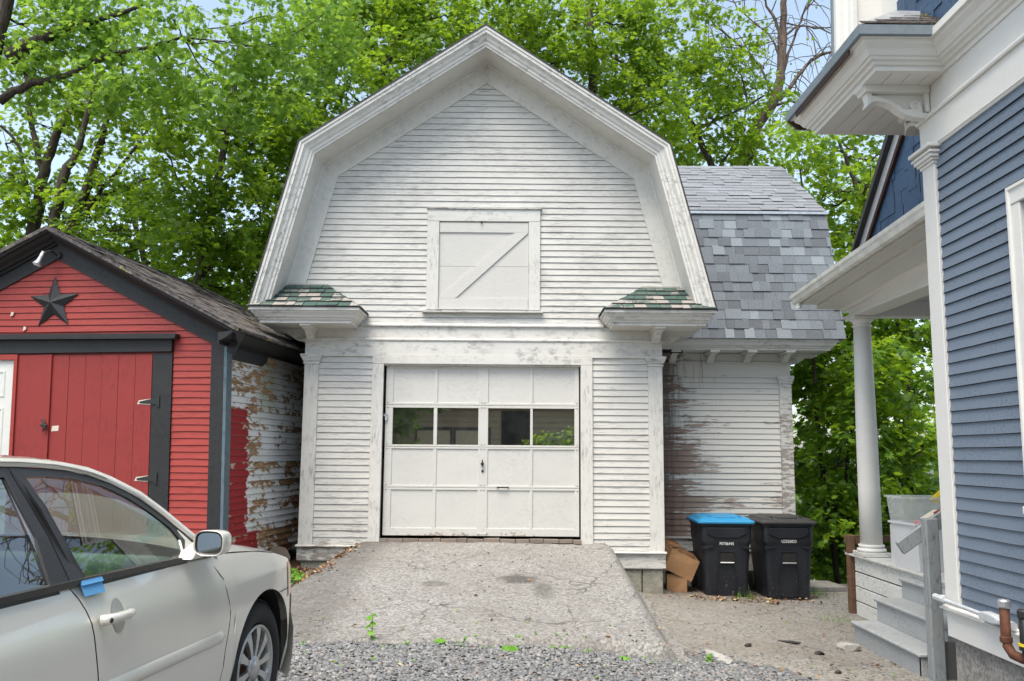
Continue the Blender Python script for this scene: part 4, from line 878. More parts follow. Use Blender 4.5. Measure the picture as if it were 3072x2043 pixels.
for r in range(5):
    s = -.22 - .02 * r; zb = 4.66 + r * .13
    while s < 1.9:
        wd = random.uniform(.10, .20); j = random.choice((0, -.035, 0.02)) + random.uniform(-.006, .006)
        MB().prism([(s + .003, zb + j), (s + wd - .003, zb + j), (s + wd - .003, zb + .16), (s + .003, zb + .16)], .02, .040 + random.uniform(0, .012), hf).build('shingle', 'blue_shingle', house); LAST[0].data.materials.append(MAT['lip_blue']); LAST[0].data.polygons[2].material_index = 1; s += wd
# window
mb = MB(); wf = lambda u, v, w: hp(u, w, v)
mb.prism([(WS0, WZ0), (WS0 + .12, WZ0), (WS0 + .12, WZ1 - .12), (WS0, WZ1 - .12)], 0, .045, wf); mb.prism([(WS1 - .12, WZ0), (WS1, WZ0), (WS1, WZ1 - .12), (WS1 - .12, WZ1 - .12)], 0, .045, wf); mb.prism([(WS0 - .01, WZ1 - .118), (WS1 + .01, WZ1 - .118), (WS1 + .01, WZ1), (WS0 - .01, WZ1)], 0, .05, wf); mb.prism([(WS0 - .03, WZ0 - .05), (WS1 + .03, WZ0 - .05), (WS1 + .03, WZ0), (WS0 - .03, WZ0)], 0, .07, wf)
wn_ = mb.build('window', W_, house); bevel(wn_, .005)
mb = MB(); mb.sweep([(WS0, WZ0), (WS0, WZ1), (WS1, WZ1), (WS1, WZ0)], [(0, .0), (0, .062), (-.02, .062), (-.03, .05), (-.03, .0)], wf); mb.build('window_moulding', W_, wn_)
MB().prism([(WS0 + .12, WZ0), (WS1 - .12, WZ0), (WS1 - .12, WZ1 - .12), (WS0 + .12, WZ1 - .12)], -.01, -.004, wf).build('pane', 'pane', wn_)
MB().prism([(WS0 + .12, 2.2), (WS1 - .12, 2.2), (WS1 - .12, 2.25), (WS0 + .12, 2.25)], 0, .02, wf).build('sash', W_, wn_)
# conduit and pipes
mb = MB(); mb.tube([(HX + .10, HY + .02, .465), (HX - .03, HY + .05, .462), hp(-.06, .085, .458), hp(.02, .088, .455), hp(.42, .085, .45), hp(.58, .085, .447)], .015, 8)
mb.tube([hp(-.08, .086, .459), hp(.08, .088, .455)], .024, 8); mb.build('conduit', 'pvc', house)
o = MB().prism([(.60, .425), (.66, .415), (.78, .412), (.84, .425), (.84, .462), (.78, .475), (.66, .478), (.60, .468)], .05, .115, hf).build('conduit_body', 'pvc', house); bevel(o, .01, 2)
MB().tube([hp(.84, .085, .443), hp(.98, .085, .44)], .028, 8).build('conduit', 'pvc', house)
def pipe(s, o_, ztop, zl, r, mat, capr, nm, cap):
    b = MB().tube([hp(s, o_, ztop), hp(s, o_, zl + .05), hp(s + .01, o_, zl), hp(s + .05, o_ - .01, zl - .045), hp(s + .12, o_ - .03, zl - .055), hp(s + .2, o_ - .10, zl - .055)], r, 12).build(nm, mat, house, True)
    mb = MB(); c_ = hp(s, o_, ztop - .005); mb.lathe([(capr * .86, -.02), (capr, -.012), (capr, .022), (capr * .8, .032), (0, .034)], c_, 16); mb.build('pipe_cap', cap, b)
    mb = MB(); c_ = hp(s, o_, zl + .045); mb.lathe([(r, -.03), (r * 1.22, -.025), (r * 1.22, .005), (r, .01)], c_, 14); mb.build('pipe_collar', mat, b)
    return b
pipe(1.08, .19, .595, .345, .030, 'rust', .038, 'vent_pipe', 'galv'); pb = pipe(1.26, .17, .565, .335, .031, 'black_pipe', .038, 'fill_pipe', 'iron')
for dz in (.5, .515, .53): pass
mb = MB(); mb.lathe([(.033, -.008), (.040, -.008), (.040, .008), (.033, .008)], hp(1.26, .17, .385), 14); mb.build('yellow_band', 'yellow', pb)

# ---- rear porch
def slab(name, mat, *b, par=house, bv=.004): return bevel(MB().box(*b).build(name, mat, par), bv)
y = 7.36
while y < 10.24: slab('deck_board', 'deck', 3.885 + random.uniform(-.004, .004), 7.6, y + .002, y + .134, .375, .400 + random.uniform(-.001, .001), bv=.005); y += .137
zs = [(.215, .372), (.052, .200), (-.112, .040), (-.275, -.125)]
for z0, z1 in zs: slab('skirt_board', 'skirt', 3.925, 3.955, 7.36, 10.19, z0, z1)
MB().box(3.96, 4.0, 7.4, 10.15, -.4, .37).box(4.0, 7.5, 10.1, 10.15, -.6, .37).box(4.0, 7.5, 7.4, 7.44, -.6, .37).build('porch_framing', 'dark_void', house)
for z0, z1 in zs: slab('skirt_board', 'skirt', 3.96, 7.5, 10.155, 10.185, z0, z1)
# steps
Ys = (7.37, 8.78)
for i, (xn, zt) in enumerate(((3.315, -.08), (3.545, .14), (3.795, .335))):
    slab('stair_tread', 'porch_grey', xn, xn + .285, Ys[0] - .025, Ys[1], zt - .036, zt, bv=.012)
    slab('stair_riser', 'porch_grey', xn + .03, xn + .055, Ys[0], Ys[1] - .01, (zt - .22 if i else -.31), zt - .037)
MB().prism([(3.345, -.33), (3.93, -.33), (3.93, .30), (3.83, .30), (3.83, .10), (3.58, .10), (3.58, -.117), (3.345, -.117)], Ys[0] + .001, Ys[0] + .03, XZ).build('stair_stringer', 'porch_grey', house)
o = slab('stair_post', 'post_grey', 3.375, 3.480, 7.225, 7.325, -.27, 1.005, bv=.008)
MB().lathe([(0, 0), (.014, 0), (.012, .008), (0, .01)], (3.43, 7.222, .86), 8, 'y').build('bolt', 'galv', o)
o = MB().prism([(3.175, .800), (3.235, .705), (4.35, 1.46), (4.35, 1.60)], 7.33, 7.368, XZ).build('stair_rail', 'post_grey', house); bevel(o, .006)
# porch column
mb = MB(); kk = [(.118, .0), (.118 * .99, .6), (.114, 1.2), (.104, 1.9), (.093, 2.48)]
mb.lathe([(r, h + .53) for r, h in kk], (4.04, 9.98, 0), 32); colm = mb.build('porch_column', W_, house, True)
mb = MB(); mb.lathe([(.118, .53), (.135, .53), (.14, .515), (.135, .50), (.128, .495), (.150, .485), (.158, .468), (.150, .452), (.12, .45)], (4.04, 9.98, 0), 32); mb.build('column_base', W_, colm, True)
slab('column_plinth', 'trim', 3.885, 4.195, 9.825, 10.135, .401, .449, par=colm, bv=.006)
mb = MB(); mb.lathe([(.093, 2.98), (.106, 2.985), (.108, 3.0), (.096, 3.005), (.096, 3.03), (.12, 3.05), (.13, 3.06), (.13, 3.065), (.09, 3.07)], (4.04, 9.98, 0), 32); mb.build('column_cap', W_, colm, True)
slab('column_abacus', W_, 3.90, 4.18, 9.84, 10.12, 3.066, 3.10, par=colm)
# porch entablature and roof
MB().box(3.94, 4.14, 6.75, 10.08, 3.101, 3.33).build('porch_beam', W_, house)
MB().box(4.141, 8, 9.88, 10.08, 3.101, 3.33).build('porch_beam', W_, house)
PS = lambda prof, nm, mat=W_, y0=6.78, y1=10.22: MB().prism(prof, y0, y1, lambda u, v, w: (u, w, v)).build(nm, mat, house)
PS([(3.90, 3.101), (3.939, 3.101), (3.939, 3.125), (3.915, 3.135)], 'beam_moulding'); PS([(3.86, 3.30), (3.939, 3.22), (3.939, 3.33), (3.86, 3.33)], 'beam_moulding')
MB().box(4.15, 8, 6.8, 9.87, 3.27, 3.29).build('porch_ceiling', simple('grey_porch_ceiling', (.40, .42, .43), .6), house)
def pw(prof, nm, mat, smooth=False):     # pieces that follow the sagging eave, higher near the house corner
    n = 8; v = []; k = len(prof)
    for i in range(n + 1):
        t = i / n; y_ = 10.22 + (6.80 - 10.22) * t; dz = .155 * t
        for a, b_ in prof: v.append((a - .0 * t, y_, b_ + dz))
    f = [(i * k + j, i * k + (j + 1) % k, (i + 1) * k + (j + 1) % k, (i + 1) * k + j) for i in range(n) for j in range(k)] + [tuple(range(k)), tuple(range(n * k + k - 1, n * k - 1, -1))]
    return part(nm, v, f, MAT[mat], house, smooth)
pw([(3.42, 3.285), (3.94, 3.285), (3.94, 3.30), (3.42, 3.30)], 'porch_soffit', W_)
pw([(3.60, 3.235), (3.62, 3.284), (3.94, 3.284), (3.94, 3.19), (3.90, 3.20), (3.88, 3.225)], 'soffit_moulding', W_)
pw([(3.412, 3.27), (3.435, 3.27), (3.435, 3.39), (3.412, 3.39)], 'porch_fascia', W_)
g = [(3.41, 3.385), (3.405, 3.29), (3.36, 3.275), (3.33, 3.29), (3.315, 3.33), (3.30, 3.35), (3.295, 3.385), (3.305, 3.385), (3.325, 3.335), (3.34, 3.30), (3.36, 3.285), (3.395, 3.297), (3.40, 3.385)]
gt = pw(g, 'gutter', 'gutter'); mb = MB(); mb.prism([g[i] for i in (0, 1, 2, 3, 4, 5, 6)], 10.222, 10.23, lambda u, v, w: (u, w, v)); mb.build('gutter_end', 'gutter', gt)
mb = MB(); mb.tube([(3.37, 10.12, 3.28), (3.37, 10.12, 3.22)], .03, 8); mb.build('gutter_outlet', 'gutter', gt)
n = 8; pw([(3.33, 3.392), (4.2, 3.86), (4.2, 3.89), (3.33, 3.405)], 'porch_roof', 'roof_dark')
# shingled gable behind, rising above the porch roof
def butt_last():      # shadow line painted as a dark lower edge on the shingle just made
    o = LAST[0]; o.data.materials.append(MAT['lip_blue']); o.data.polygons[2].material_index = 1; o.data.polygons[3].material_index = 1
gx = 4.12; mb = MB(); mb.prism([(9.98, 3.55), (9.98, 3.92), (8.55, 5.22), (6.8, 5.22), (6.8, 3.55)], gx, gx + .1, lambda u, v, w: (w, u, v)); mb.build('rear_gable_wall', 'blue_shingle', house)
zr = 3.72; r = 0
while zr < 5.1:
    ymax = 9.90 - max(0, (zr - 3.92)) * 1.10; y = ymax - random.uniform(0, .05)
    while y > 6.9:
        wd = random.uniform(.13, .24); st = random.choice((0, .0, .05, -.05)) + random.uniform(-.008, .008)
        lo_ = max(3.6, zr + st); yt = 9.90 - max(0, (zr + .20 - 3.92)) * 1.10
        if y - wd < yt: (MB().prism([(y - .003, lo_), (y - wd + .003, lo_), (y - wd + .003, zr + .23), (min(y - .003, yt), zr + .23)], gx - .024 - random.uniform(.0, .012), gx - .001, lambda u, v, w: (w, u, v)).build('shingle', 'blue_shingle', house)); butt_last()
        y -= wd
    zr += .185; r += 1
MB().prism([(10.05, 3.88), (9.88, 3.88), (8.45, 5.18), (8.62, 5.18)], gx - .07, gx - .022, lambda u, v, w: (w, u, v)).build('rear_rake_board', simple('pale_grey_rake_paint', (.42, .43, .45), .5), house)
MB().prism([(9.90, 3.86), (9.84, 3.86), (8.41, 5.16), (8.47, 5.16)], gx - .065, gx - .0205, lambda u, v, w: (w, u, v)).build('rusty_flashing', 'brown_gutter', house)
MB().prism([(10.13, 3.86), (10.045, 3.88), (8.615, 5.19), (8.68, 5.24)], gx - .13, gx + 3, lambda u, v, w: (w, u, v)).build('rear_roof_edge', 'roof_dark', house)

# ------------------------------------------------------------ the silver car
CA = R(7.28); CL = Vector((math.sin(CA), math.cos(CA), 0)); CR = Vector((math.cos(CA), -math.sin(CA), 0)); CP = Vector((-1.305, 4.70, 0.052))
def cf(l, r, z): return tuple(CP + CL * l + CR * r + Vector((0, 0, z - .052)))     # l forward of the front hub, r right of the wheel face (negative to the left), z world height
car = empty('silver_sedan', tuple(CP + CL * -1.3 + CR * -.86), 'silver four-door sedan parked nose-in beside the red shed, blue tape on its door', 'car')
m = N('silver_metallic_paint'); n_ = m.noise(900, det=1); dn = m.noise(1.5, det=4, rough=.6)
MAT['silver'] = m.done(m.mix(m.rng(n_, .4, .6), (0.72, 0.70, 0.64), (0.82, 0.80, 0.74)), m.rng(dn, .3, .7, .28, .36), .25, coat=1.0)
MAT['sash_black'] = simple('satin_black_sash', (.022, .022, .024), .38, var=.1, sc=5)
MAT['chrome_trim'] = simple('dull_belt_strip', (.05, .052, .05), .2, .3, var=.02)
MAT['interior'] = simple('grey_green_dash', (.22, .26, .24), .6, var=.08)
MAT['seat'] = simple('grey_seat_cloth', (.16, .165, .16), .85)
MAT['alloy'] = simple('alloy_wheel', (.55, .56, .56), .3, .75, var=.06)
MAT['tape'] = simple('blue_painter_tape', (.12, .38, .70), .6, var=.06)
MAT['amber'] = simple('amber_lamp_lens', (.75, .30, .12), .15, var=.1, coat=.6)
MAT['mirror'] = simple('mirror_glass', (.8, .85, .85), .03, 1.0, var=.0)
def glass(name, tint, refl, base):
    m = N(name); tr = m.n('ShaderNodeBsdfTransparent'); tr.inputs[0].default_value = (*tint, 1); gl = m.n('ShaderNodeBsdfGlossy'); gl.inputs['Roughness'].default_value = .01
    fr = m.n('ShaderNodeFresnel'); fr.inputs[0].default_value = 1.5; mx = m.n('ShaderNodeMixShader')
    m.l(m.math('ADD', m.math('MULTIPLY', fr.outputs[0], refl), base), mx.inputs[0]); m.l(tr.outputs[0], mx.inputs[1]); m.l(gl.outputs[0], mx.inputs[2]); m.l(mx.outputs[0], m.out.inputs[0]); return m.m
MAT['car_glass'] = glass('green_tinted_glass', (.62, .74, .69), 1.6, .05); MAT['privacy'] = glass('dark_rear_glass', (.30, .34, .33), 2.0, .16)
HW = .90                                                   # half width; centre line at r = .03 - HW
def crest(l):      # height of the shoulder line
    P = [(-3.75, .95), (-2.6, 1.02), (-.6, 1.030), (-.3, 1.012), (-.05, .99), (.18, .955), (.36, .905), (.50, .84), (.62, .76), (.76, .70), (.95, .66)]
    for (a, b_), (c, d_) in zip(P, P[1:]):
        if l <= c: t = (l - a) / (c - a); return b_ + (d_ - b_) * max(0, t)
    return P[-1][1]
def plan(l):       # how far in the side is at station l
    if l > .0:
        q = min(1, l / .84); return -(1 - (1 - q ** 3.2) ** (1 / 2.4)) * HW
    if l < -3.0:
        q = min(1, (-3.0 - l) / .8); return -(1 - (1 - q ** 3) ** (1 / 2.4)) * HW
    return 0
def side_r(l, z):
    k = (z - .25) / .78
    b_ = .03 + .012 * math.sin(min(max((z - .3) / .6, 0), 1) * math.pi) - .055 * max(0, (z - .86) / .17) ** 1.6 - .05 * max(0, (.42 - z) / .2) ** 1.5
    return b_ + plan(l)
def zbot(l):
    z0 = .235
    for c in (0.0, -2.72):
        if abs(l - c) < .385: z0 = max(z0, .39 + math.sqrt(.385 ** 2 - (l - c) ** 2) * 1.03)
    return z0
def dcurve(z, k):
    if k == 0: P = [(.24, -.62), (.35, -.56), (.53, -.485), (.75, -.432), (.886, -.48), (.97, -.55), (1.03, -.62)]
    elif k == 1: P = [(.24, -1.50), (.69, -1.485), (.91, -1.53), (.98, -1.565), (1.03, -1.60)]
    else: P = [(.24, -2.2), (.6, -2.28), (.85, -2.42), (1.03, -2.52)]
    for (a, b_), (c, d_) in zip(P, P[1:]):
        if z <= c: t = min(max((z - a) / (c - a), 0), 1); t = t * t * (3 - 2 * t) if k == 0 else t; return b_ + (d_ - b_) * t
    return P[-1][1]
def side_panel(name, fl, fr_, la, lb, nu, nv, fz=None, mirror=False, parent=car):
    v = []
    for i in range(nu + 1):
        for j in range(nv + 1):
            t = i / nu; lm = la + (lb - la) * t; zb = zbot(lm) if fz is None else fz; zt = crest(lm); z = zb + (zt - zb) * j / nv
            l = fl(z) + (fr_(z) - fl(z)) * t if fr_ is not None else fl(z) * (1 - t) + lb * t
            if fz is None and min(abs(lm), abs(lm + 2.72)) < .42: l = lm + (l - lm) * ((z - zb) / max(.01, zt - zb))
            r = side_r(l, z)
            if mirror: r = 2 * (.03 - HW) - r
            v.append(cf(l, r, z))
    n = nv + 1; f = [((i + 1) * n + j, i * n + j, i * n + j + 1, (i + 1) * n + j + 1) if not mirror else (i * n + j, (i + 1) * n + j, (i + 1) * n + j + 1, i * n + j + 1) for i in range(nu) for j in range(nv)]
    return part(name, v, f, MAT['silver'], parent, True)
G_ = .0035
for mi in (False, True):
    side_panel('front_wing', lambda z: dcurve(z, 0) + G_, None, -.50, .835, 64, 14, None, mi)
    fd = side_panel('front_door', lambda z: dcurve(z, 1) + G_, lambda z: dcurve(z, 0) - G_, -1.5, -.5, 20, 18, .25, mi)
    rd = side_panel('rear_door', lambda z: dcurve(z, 2) + G_, lambda z: dcurve(z, 1) - G_, -2.3, -1.5, 16, 18, .25, mi)
    side_panel('rear_wing', lambda z: -3.78 if False else -3.78, lambda z: dcurve(z, 2) - G_, -3.78, -2.4, 50, 12, None, mi)
    if not mi: FD, RD = fd, rd
for mi in (False, True):
    for k in (0, 1, 2):
        v = []; zz2 = [.24 + .79 * i / 20 for i in range(21)]
        for z in zz2:
            l = dcurve(z, k)
            for dl in (-.014, .014):
                r = side_r(l + dl, z) - .012; r = 2 * (.03 - HW) - r if mi else r; v.append(cf(l + dl, r, z))
        part('door_seal', v, [(i * 2, i * 2 + 1, i * 2 + 3, i * 2 + 2) for i in range(20)], MAT['dark_void'], car)
# top surfaces
def top_grid(name, l0, l1, nl, zc, inset=lambda l: 0, mat='silver', nr=16, par=car):
    v = []
    for i in range(nl + 1):
        l = l0 + (l1 - l0) * i / nl; e = side_r(l, crest(l)) - inset(l); c = .03 - HW; zt = crest(l)
        for j in range(nr + 1):
            t = -1 + 2 * j / nr; r = c + (e - c) * t; q = 1 - abs(t) ** 2.6; v.append(cf(l, r, zt + (zc(l)) * q))
    n = nr + 1; f = [(i * n + j, i * n + j + 1, (i + 1) * n + j + 1, (i + 1) * n + j) for i in range(nl) for j in range(nr)]
    return part(name, v, f, MAT[mat], par, True)
top_grid('bonnet', -.62, .83, 40, lambda l: .075 - .02 * max(0, l))
top_grid('boot_lid', -3.79, -3.05, 14, lambda l: .07)
# greenhouse (tumblehome): r as a function of height above the belt
def gr(z): return -.020 - max(0, z - 1.03) * .60 - max(0, z - 1.34) * .35
outer = [(-3.15, 1.035), (-2.95, 1.12), (-2.7, 1.25), (-2.45, 1.345), (-2.2, 1.40), (-1.95, 1.43), (-1.692, 1.443), (-1.528, 1.440), (-1.344, 1.428), (-1.18, 1.402), (-1.069, 1.362), (-.917, 1.292), (-.802, 1.213), (-.70, 1.13), (-.63, 1.062), (-.60, 1.030)]
fwin = [(-1.505, 1.043), (-.79, 1.040), (-.755, 1.105), (-.79, 1.165), (-.885, 1.238), (-1.0, 1.305), (-1.13, 1.360), (-1.28, 1.390), (-1.42, 1.402), (-1.541, 1.405), (-1.535, 1.3), (-1.52, 1.15)]
rwin = [(-2.50, 1.045), (-1.680, 1.045), (-1.66, 1.2), (-1.648, 1.405), (-1.85, 1.398), (-2.1, 1.37), (-2.35, 1.30), (-2.52, 1.20)]
def frame_mesh(name, ring, par, mat='sash_black', off=.004, mirror=False, width=.05):
    # band around a window outline
    P = [Vector(p) for p in ring]; n = len(P); v = []; area = sum(P[i].x * P[(i + 1) % n].y - P[(i + 1) % n].x * P[i].y for i in range(n)); sg = 1 if area > 0 else -1
    for i in range(n):
        t1 = (P[i] - P[i - 1]).normalized(); t2 = (P[(i + 1) % n] - P[i]).normalized(); n1 = Vector((t1.y, -t1.x)) * sg; n2 = Vector((t2.y, -t2.x)) * sg; nn = (n1 + n2).normalized(); k = 1 / max(.5, nn.dot(n1))
        q = P[i] + nn * width * k
        for p_, o_ in ((P[i], off - .012), (P[i], off), (q, off), (q, off - .012)):
            r = gr(p_.y) + o_; r = 2 * (.03 - HW) - r if mirror else r; v.append(cf(p_.x, r, p_.y))
    f = [(i * 4 + j, i * 4 + (j + 1) % 4, ((i + 1) % n) * 4 + (j + 1) % 4, ((i + 1) % n) * 4 + j) for i in range(n) for j in range(4)]
    return part(name, v, f, MAT[mat], par)
def pane_mesh(name, ring, par, mat, off=0, mirror=False):
    v = []
    for p in ring:
        r = gr(p[1]) + off; r = 2 * (.03 - HW) - r if mirror else r; v.append(cf(p[0], r, p[1]))
    return part(name, v, [tuple(range(len(ring)))], MAT[mat], par)
for mi, F_, R_ in ((False, FD, RD), (True, car, car)):
    frame_mesh('window_frame', fwin, F_, mirror=mi, width=.032); pane_mesh('front_window', fwin, F_, 'car_glass', -.004, mi)
    frame_mesh('window_frame', rwin, R_, mirror=mi, width=.036); pane_mesh('rear_window', rwin, R_, 'privacy' if not mi else 'car_glass', -.004, mi)
    # black centre pillar and sash filling up to the drip line
    mm = (lambda r: 2 * (.03 - HW) - r) if mi else (lambda r: r)
    mb = MB(); pil = [(-1.655, 1.035), (-1.53, 1.035), (-1.55, 1.20), (-1.565, 1.42), (-1.625, 1.42), (-1.63, 1.20)]
    for seg in ([(-1.70, 1.033), (-1.597, 1.033), (-1.60, 1.2), (-1.60, 1.438), (-1.648, 1.438), (-1.66, 1.2)], [(-1.590, 1.033), (-1.50, 1.033), (-1.515, 1.15), (-1.535, 1.30), (-1.54, 1.436), (-1.593, 1.438), (-1.594, 1.2)]):
        mb.prism(seg, -.008, .006, lambda u, v, w: cf(u, mm(gr(v) + w), v))
    mb.build('centre_pillar', 'sash_black', car)
    MB().sweep([(p[0], p[1]) for p in outer[::-1]], [(-.0, -.004), (.022, -.010), (.022, -.03), (0, -.03)], lambda u, v, w: cf(u, mm(gr(v) + w + .010), v)).build('roof_drip_moulding', 'sash_black', car)
    MB().sweep([(-.56, 1.024), (-.80, 1.031), (-1.5, 1.037), (-2.0, 1.037), (-2.6, 1.036), (-3.0, 1.03)], [(.010, -.012), (.010, .012), (-.014, .018), (-.014, -.012)], lambda u, v, w: cf(u, mm(side_r(u, 1.0) + w - .012), v)).build('belt_strip', 'chrome_trim', car)
    # corner triangle behind the mirror
    MB().prism([(-.79, 1.036), (-.60, 1.03), (-.63, 1.062), (-.735, 1.16), (-.755, 1.12)], -.012, .004, lambda u, v, w: cf(u, mm(gr(v) + w), v)).build('mirror_triangle', 'silver', car)
# roof: silver shell from drip line to drip line, A-pillars
def zc_roof(l): return .055
oc = outer[2:-1]
def at_outer(l):
    for (a, b_), (c, d_) in zip(outer, outer[1:]):
        if a <= l <= c: return b_ + (d_ - b_) * (l - a) / (c - a)
    return 1.03
v = []; ls = [-2.42, -2.3, -2.15, -2.0, -1.85, -1.7, -1.55, -1.45, -1.35, -1.25, -1.15, -1.08]; nr = 18
for l in ls:
    z0 = at_outer(l); e = gr(z0) + .012; c = .03 - HW
    for j in range(nr + 1):
        t = -1 + 2 * j / nr; q = 1 - abs(t) ** 2.2; v.append(cf(l + .10 * q * max(0, l + 1.5) / .42, c + (e - c) * t, z0 + .018 + .052 * q))
n = nr + 1
part('roof', v, [(i * n + j, i * n + j + 1, (i + 1) * n + j + 1, (i + 1) * n + j) for i in range(len(ls) - 1) for j in range(nr)], MAT['silver'], car, True)
for mi in (False, True):
    mm = (lambda r: 2 * (.03 - HW) - r) if mi else (lambda r: r)
    ap = [(-2.42, 1.352), (-2.2, 1.402), (-1.95, 1.432), (-1.70, 1.444), (-1.45, 1.437), (-1.30, 1.424), (-1.18, 1.405), (-1.069, 1.366), (-.917, 1.297), (-.802, 1.218), (-.70, 1.135), (-.60, 1.055), (-.50, 1.00)]; mb = MB()
    # silver pillar band from the roof down to the cowl: outer edge on the drip line, inner edge further in and higher
    vv = []
    for i, (l, z) in enumerate(ap):
        t = max(0, (i - 4) / 8); w_ = .085 - .035 * t
        vv += [cf(l, mm(gr(z) + .012), z), cf(l + .035, mm(gr(z) - .01), z + .028), cf(l + .07 + .02 * t, mm(gr(z) - w_), z + .038 - .01 * t), cf(l + .045, mm(gr(z) - w_ - .01), z + .01)]
    ff = [(i * 4 + j, i * 4 + (j + 1) % 4, (i + 1) * 4 + (j + 1) % 4, (i + 1) * 4 + j) for i in range(len(ap) - 1) for j in range(4)]
    part('windscreen_pillar', vv, ff, MAT['silver'], car, True)
    cr = [(-3.15, 1.03), (-2.95, 1.13), (-2.7, 1.26), (-2.42, 1.37)]; vv = []
    for l, z in cr: vv += [cf(l, mm(gr(z) + .012), z), cf(l - .03, mm(gr(z) - .02), z + .03), cf(l - .06, mm(gr(z) - .14), z + .04), cf(l + .2, mm(gr(z) - .02), z - .02)]
    part('rear_pillar', vv, [(i * 4 + j, i * 4 + (j + 1) % 4, (i + 1) * 4 + (j + 1) % 4, (i + 1) * 4 + j) for i in range(3) for j in range(4)], MAT['silver'], car, True)
# windscreen and rear screen
def screen(name, rows, mat):
    v = []; nr = 10
    for l, z, hw, bow in rows:
        for j in range(nr + 1):
            t = -1 + 2 * j / nr; v.append(cf(l + bow * (1 - t * t), .03 - HW + hw * t, z + .02 * (1 - t * t)))
    n = nr + 1; return part(name, v, [(i * n + j, i * n + j + 1, (i + 1) * n + j + 1, (i + 1) * n + j) for i in range(len(rows) - 1) for j in range(nr)], MAT[mat], car, True)
screen('windscreen', [(-.50, 1.02, .80, .16), (-.68, 1.15, .74, .13), (-.88, 1.30, .66, .11), (-1.07, 1.41, .60, .09)], 'car_glass')
screen('rear_screen', [(-3.1, 1.05, .76, -.06), (-2.75, 1.27, .66, -.05), (-2.42, 1.42, .58, -.04)], 'car_glass')
# interior
mb = MB(); cc = .03 - HW
v = []; 
for l, z in ((-1.02, .70), (-1.05, .86), (-1.02, .955), (-.95, 1.005), (-.80, 1.02), (-.50, 1.01)):
    for j in range(13):
        t = -1 + 2 * j / 12; v.append(cf(l - .02 * math.cos(t * 3), cc + .78 * t, z + .012 * (1 - t * t) - (.02 if abs(t) > .95 else 0)))
part('dashboard', v, [(i * 13 + j, i * 13 + j + 1, (i + 1) * 13 + j + 1, (i + 1) * 13 + j) for i in range(5) for j in range(12)], MAT['interior'], car, True)
mb = MB(); pts = [];
for i in range(25):
    a = 2 * math.pi * i / 24; x = abs(math.cos(a)) ** .6 * math.copysign(1, math.cos(a)) * .17; y_ = abs(math.sin(a)) ** .7 * math.copysign(1, math.sin(a)) * .045
    pts.append(cf(-1.075 + .03 * (y_ / .045 + 1) / 2, cc + .42 + x, .925 + y_ * .9))
mb.tube(pts, .0035, 5, False); mb.build('airbag_seam', 'seat', car)
for k, cr_ in ((0, .70), (1, -.70), (2, .12), (3, -.12)):
    mb = MB(); c0 = Vector(cf(-1.06, cc + cr_, .93))
    for dz in (-.03, -.015, 0, .015, .03): mb.tube([c0 + CR * -.05 + Vector((0, 0, dz)), c0 + CR * .05 + Vector((0, 0, dz))], .004, 4)
    mb.build('air_vent', 'sash_black', car)
mb = MB(); c0 = Vector(cf(-1.20, cc - .38, .93)); pts = []
for i in range(25): a = 2 * math.pi * i / 24; pts.append(c0 + CR * math.cos(a) * .185 + (Vector((0, 0, 1)) * .9 - CL * -.35).normalized() * math.sin(a) * .185)
mb.tube(pts, .015, 7, False); mb.tube([c0 - CR * .17, c0 + CR * .17], .02, 6); mb.build('steering_wheel', 'sash_black', car)
for sgn in (1, -1):
    sc_ = cc + sgn * .38
    def seat_pt(l, r, z): return cf(l, sc_ + r, z)
    mb = MB(); mb.prism([(-1.50, .52), (-2.02, .50), (-2.14, .60), (-2.32, 1.10), (-2.22, 1.13), (-2.02, .66), (-1.5, .64)], -.23, .23, lambda u, v, w: seat_pt(u + .22, w, v)); o = mb.build('front_seat', 'seat', car); bevel(o, .04, 3)
    mb = MB(); mb.prism([(-2.25, 1.16), (-2.33, 1.17), (-2.36, 1.33), (-2.27, 1.34)], -.12, .12, lambda u, v, w: seat_pt(u + .22, w, v)); o2 = mb.build('head_rest', 'seat', o); bevel(o2, .03, 3)
mb = MB(); mb.prism([(-2.45, .5), (-2.95, .5), (-3.1, 1.02), (-2.98, 1.04), (-2.8, .64), (-2.45, .64)], cc - .65, cc + .65, lambda u, v, w: cf(u, w, v)); bevel(mb.build('rear_seat', 'seat', car), .04, 2)
MB().prism([(-3.1, .24), (-.45, .24), (-.45, .99), (-.52, .99), (-.52, .32), (-3.1, .32)], cc - .80, cc + .80, lambda u, v, w: cf(u, w, v)).build('floor_pan', 'dark_void', car)
MB().prism([(-1.5, .33), (-.6, .33), (-.6, .95), (-1.5, 1.0)], -.09, -.06, lambda u, v, w: cf(u, w, v)).build('door_lining', 'interior', car)
MB().prism([(-2.4, .33), (-1.56, .33), (-1.6, 1.0), (-2.45, 1.0)], -.09, -.06, lambda u, v, w: cf(u, w, v)).build('door_lining', 'interior', car)
# engine bay block so nothing shows through the arches, arch liner
mb = MB(); mb.prism([(-.45, .25), (.55, .25), (.55, .72), (.2, .88), (-.45, .93)], cc - .58, cc + .58, lambda u, v, w: cf(u, w, v)); mb.build('engine_block', 'dark_void', car)
for lc in (0, -2.72):
    for mi in (False, True):
        mm = (lambda r: 2 * (.03 - HW) - r) if mi else (lambda r: r); vv = []
        for i in range(17):
            a = math.pi * (-.08 + 1.16 * i / 16); vv += [cf(lc + .395 * math.cos(a), mm(.0 + (plan(lc + .39 * math.cos(a)) if lc == 0 else 0)), .39 + .405 * math.sin(a)), cf(lc + .395 * math.cos(a), mm(-.30), .39 + .405 * math.sin(a))]
        part('arch_liner', vv, [(i * 2, i * 2 + 1, i * 2 + 3, i * 2 + 2) for i in range(16)], MAT['dark_void'], car)
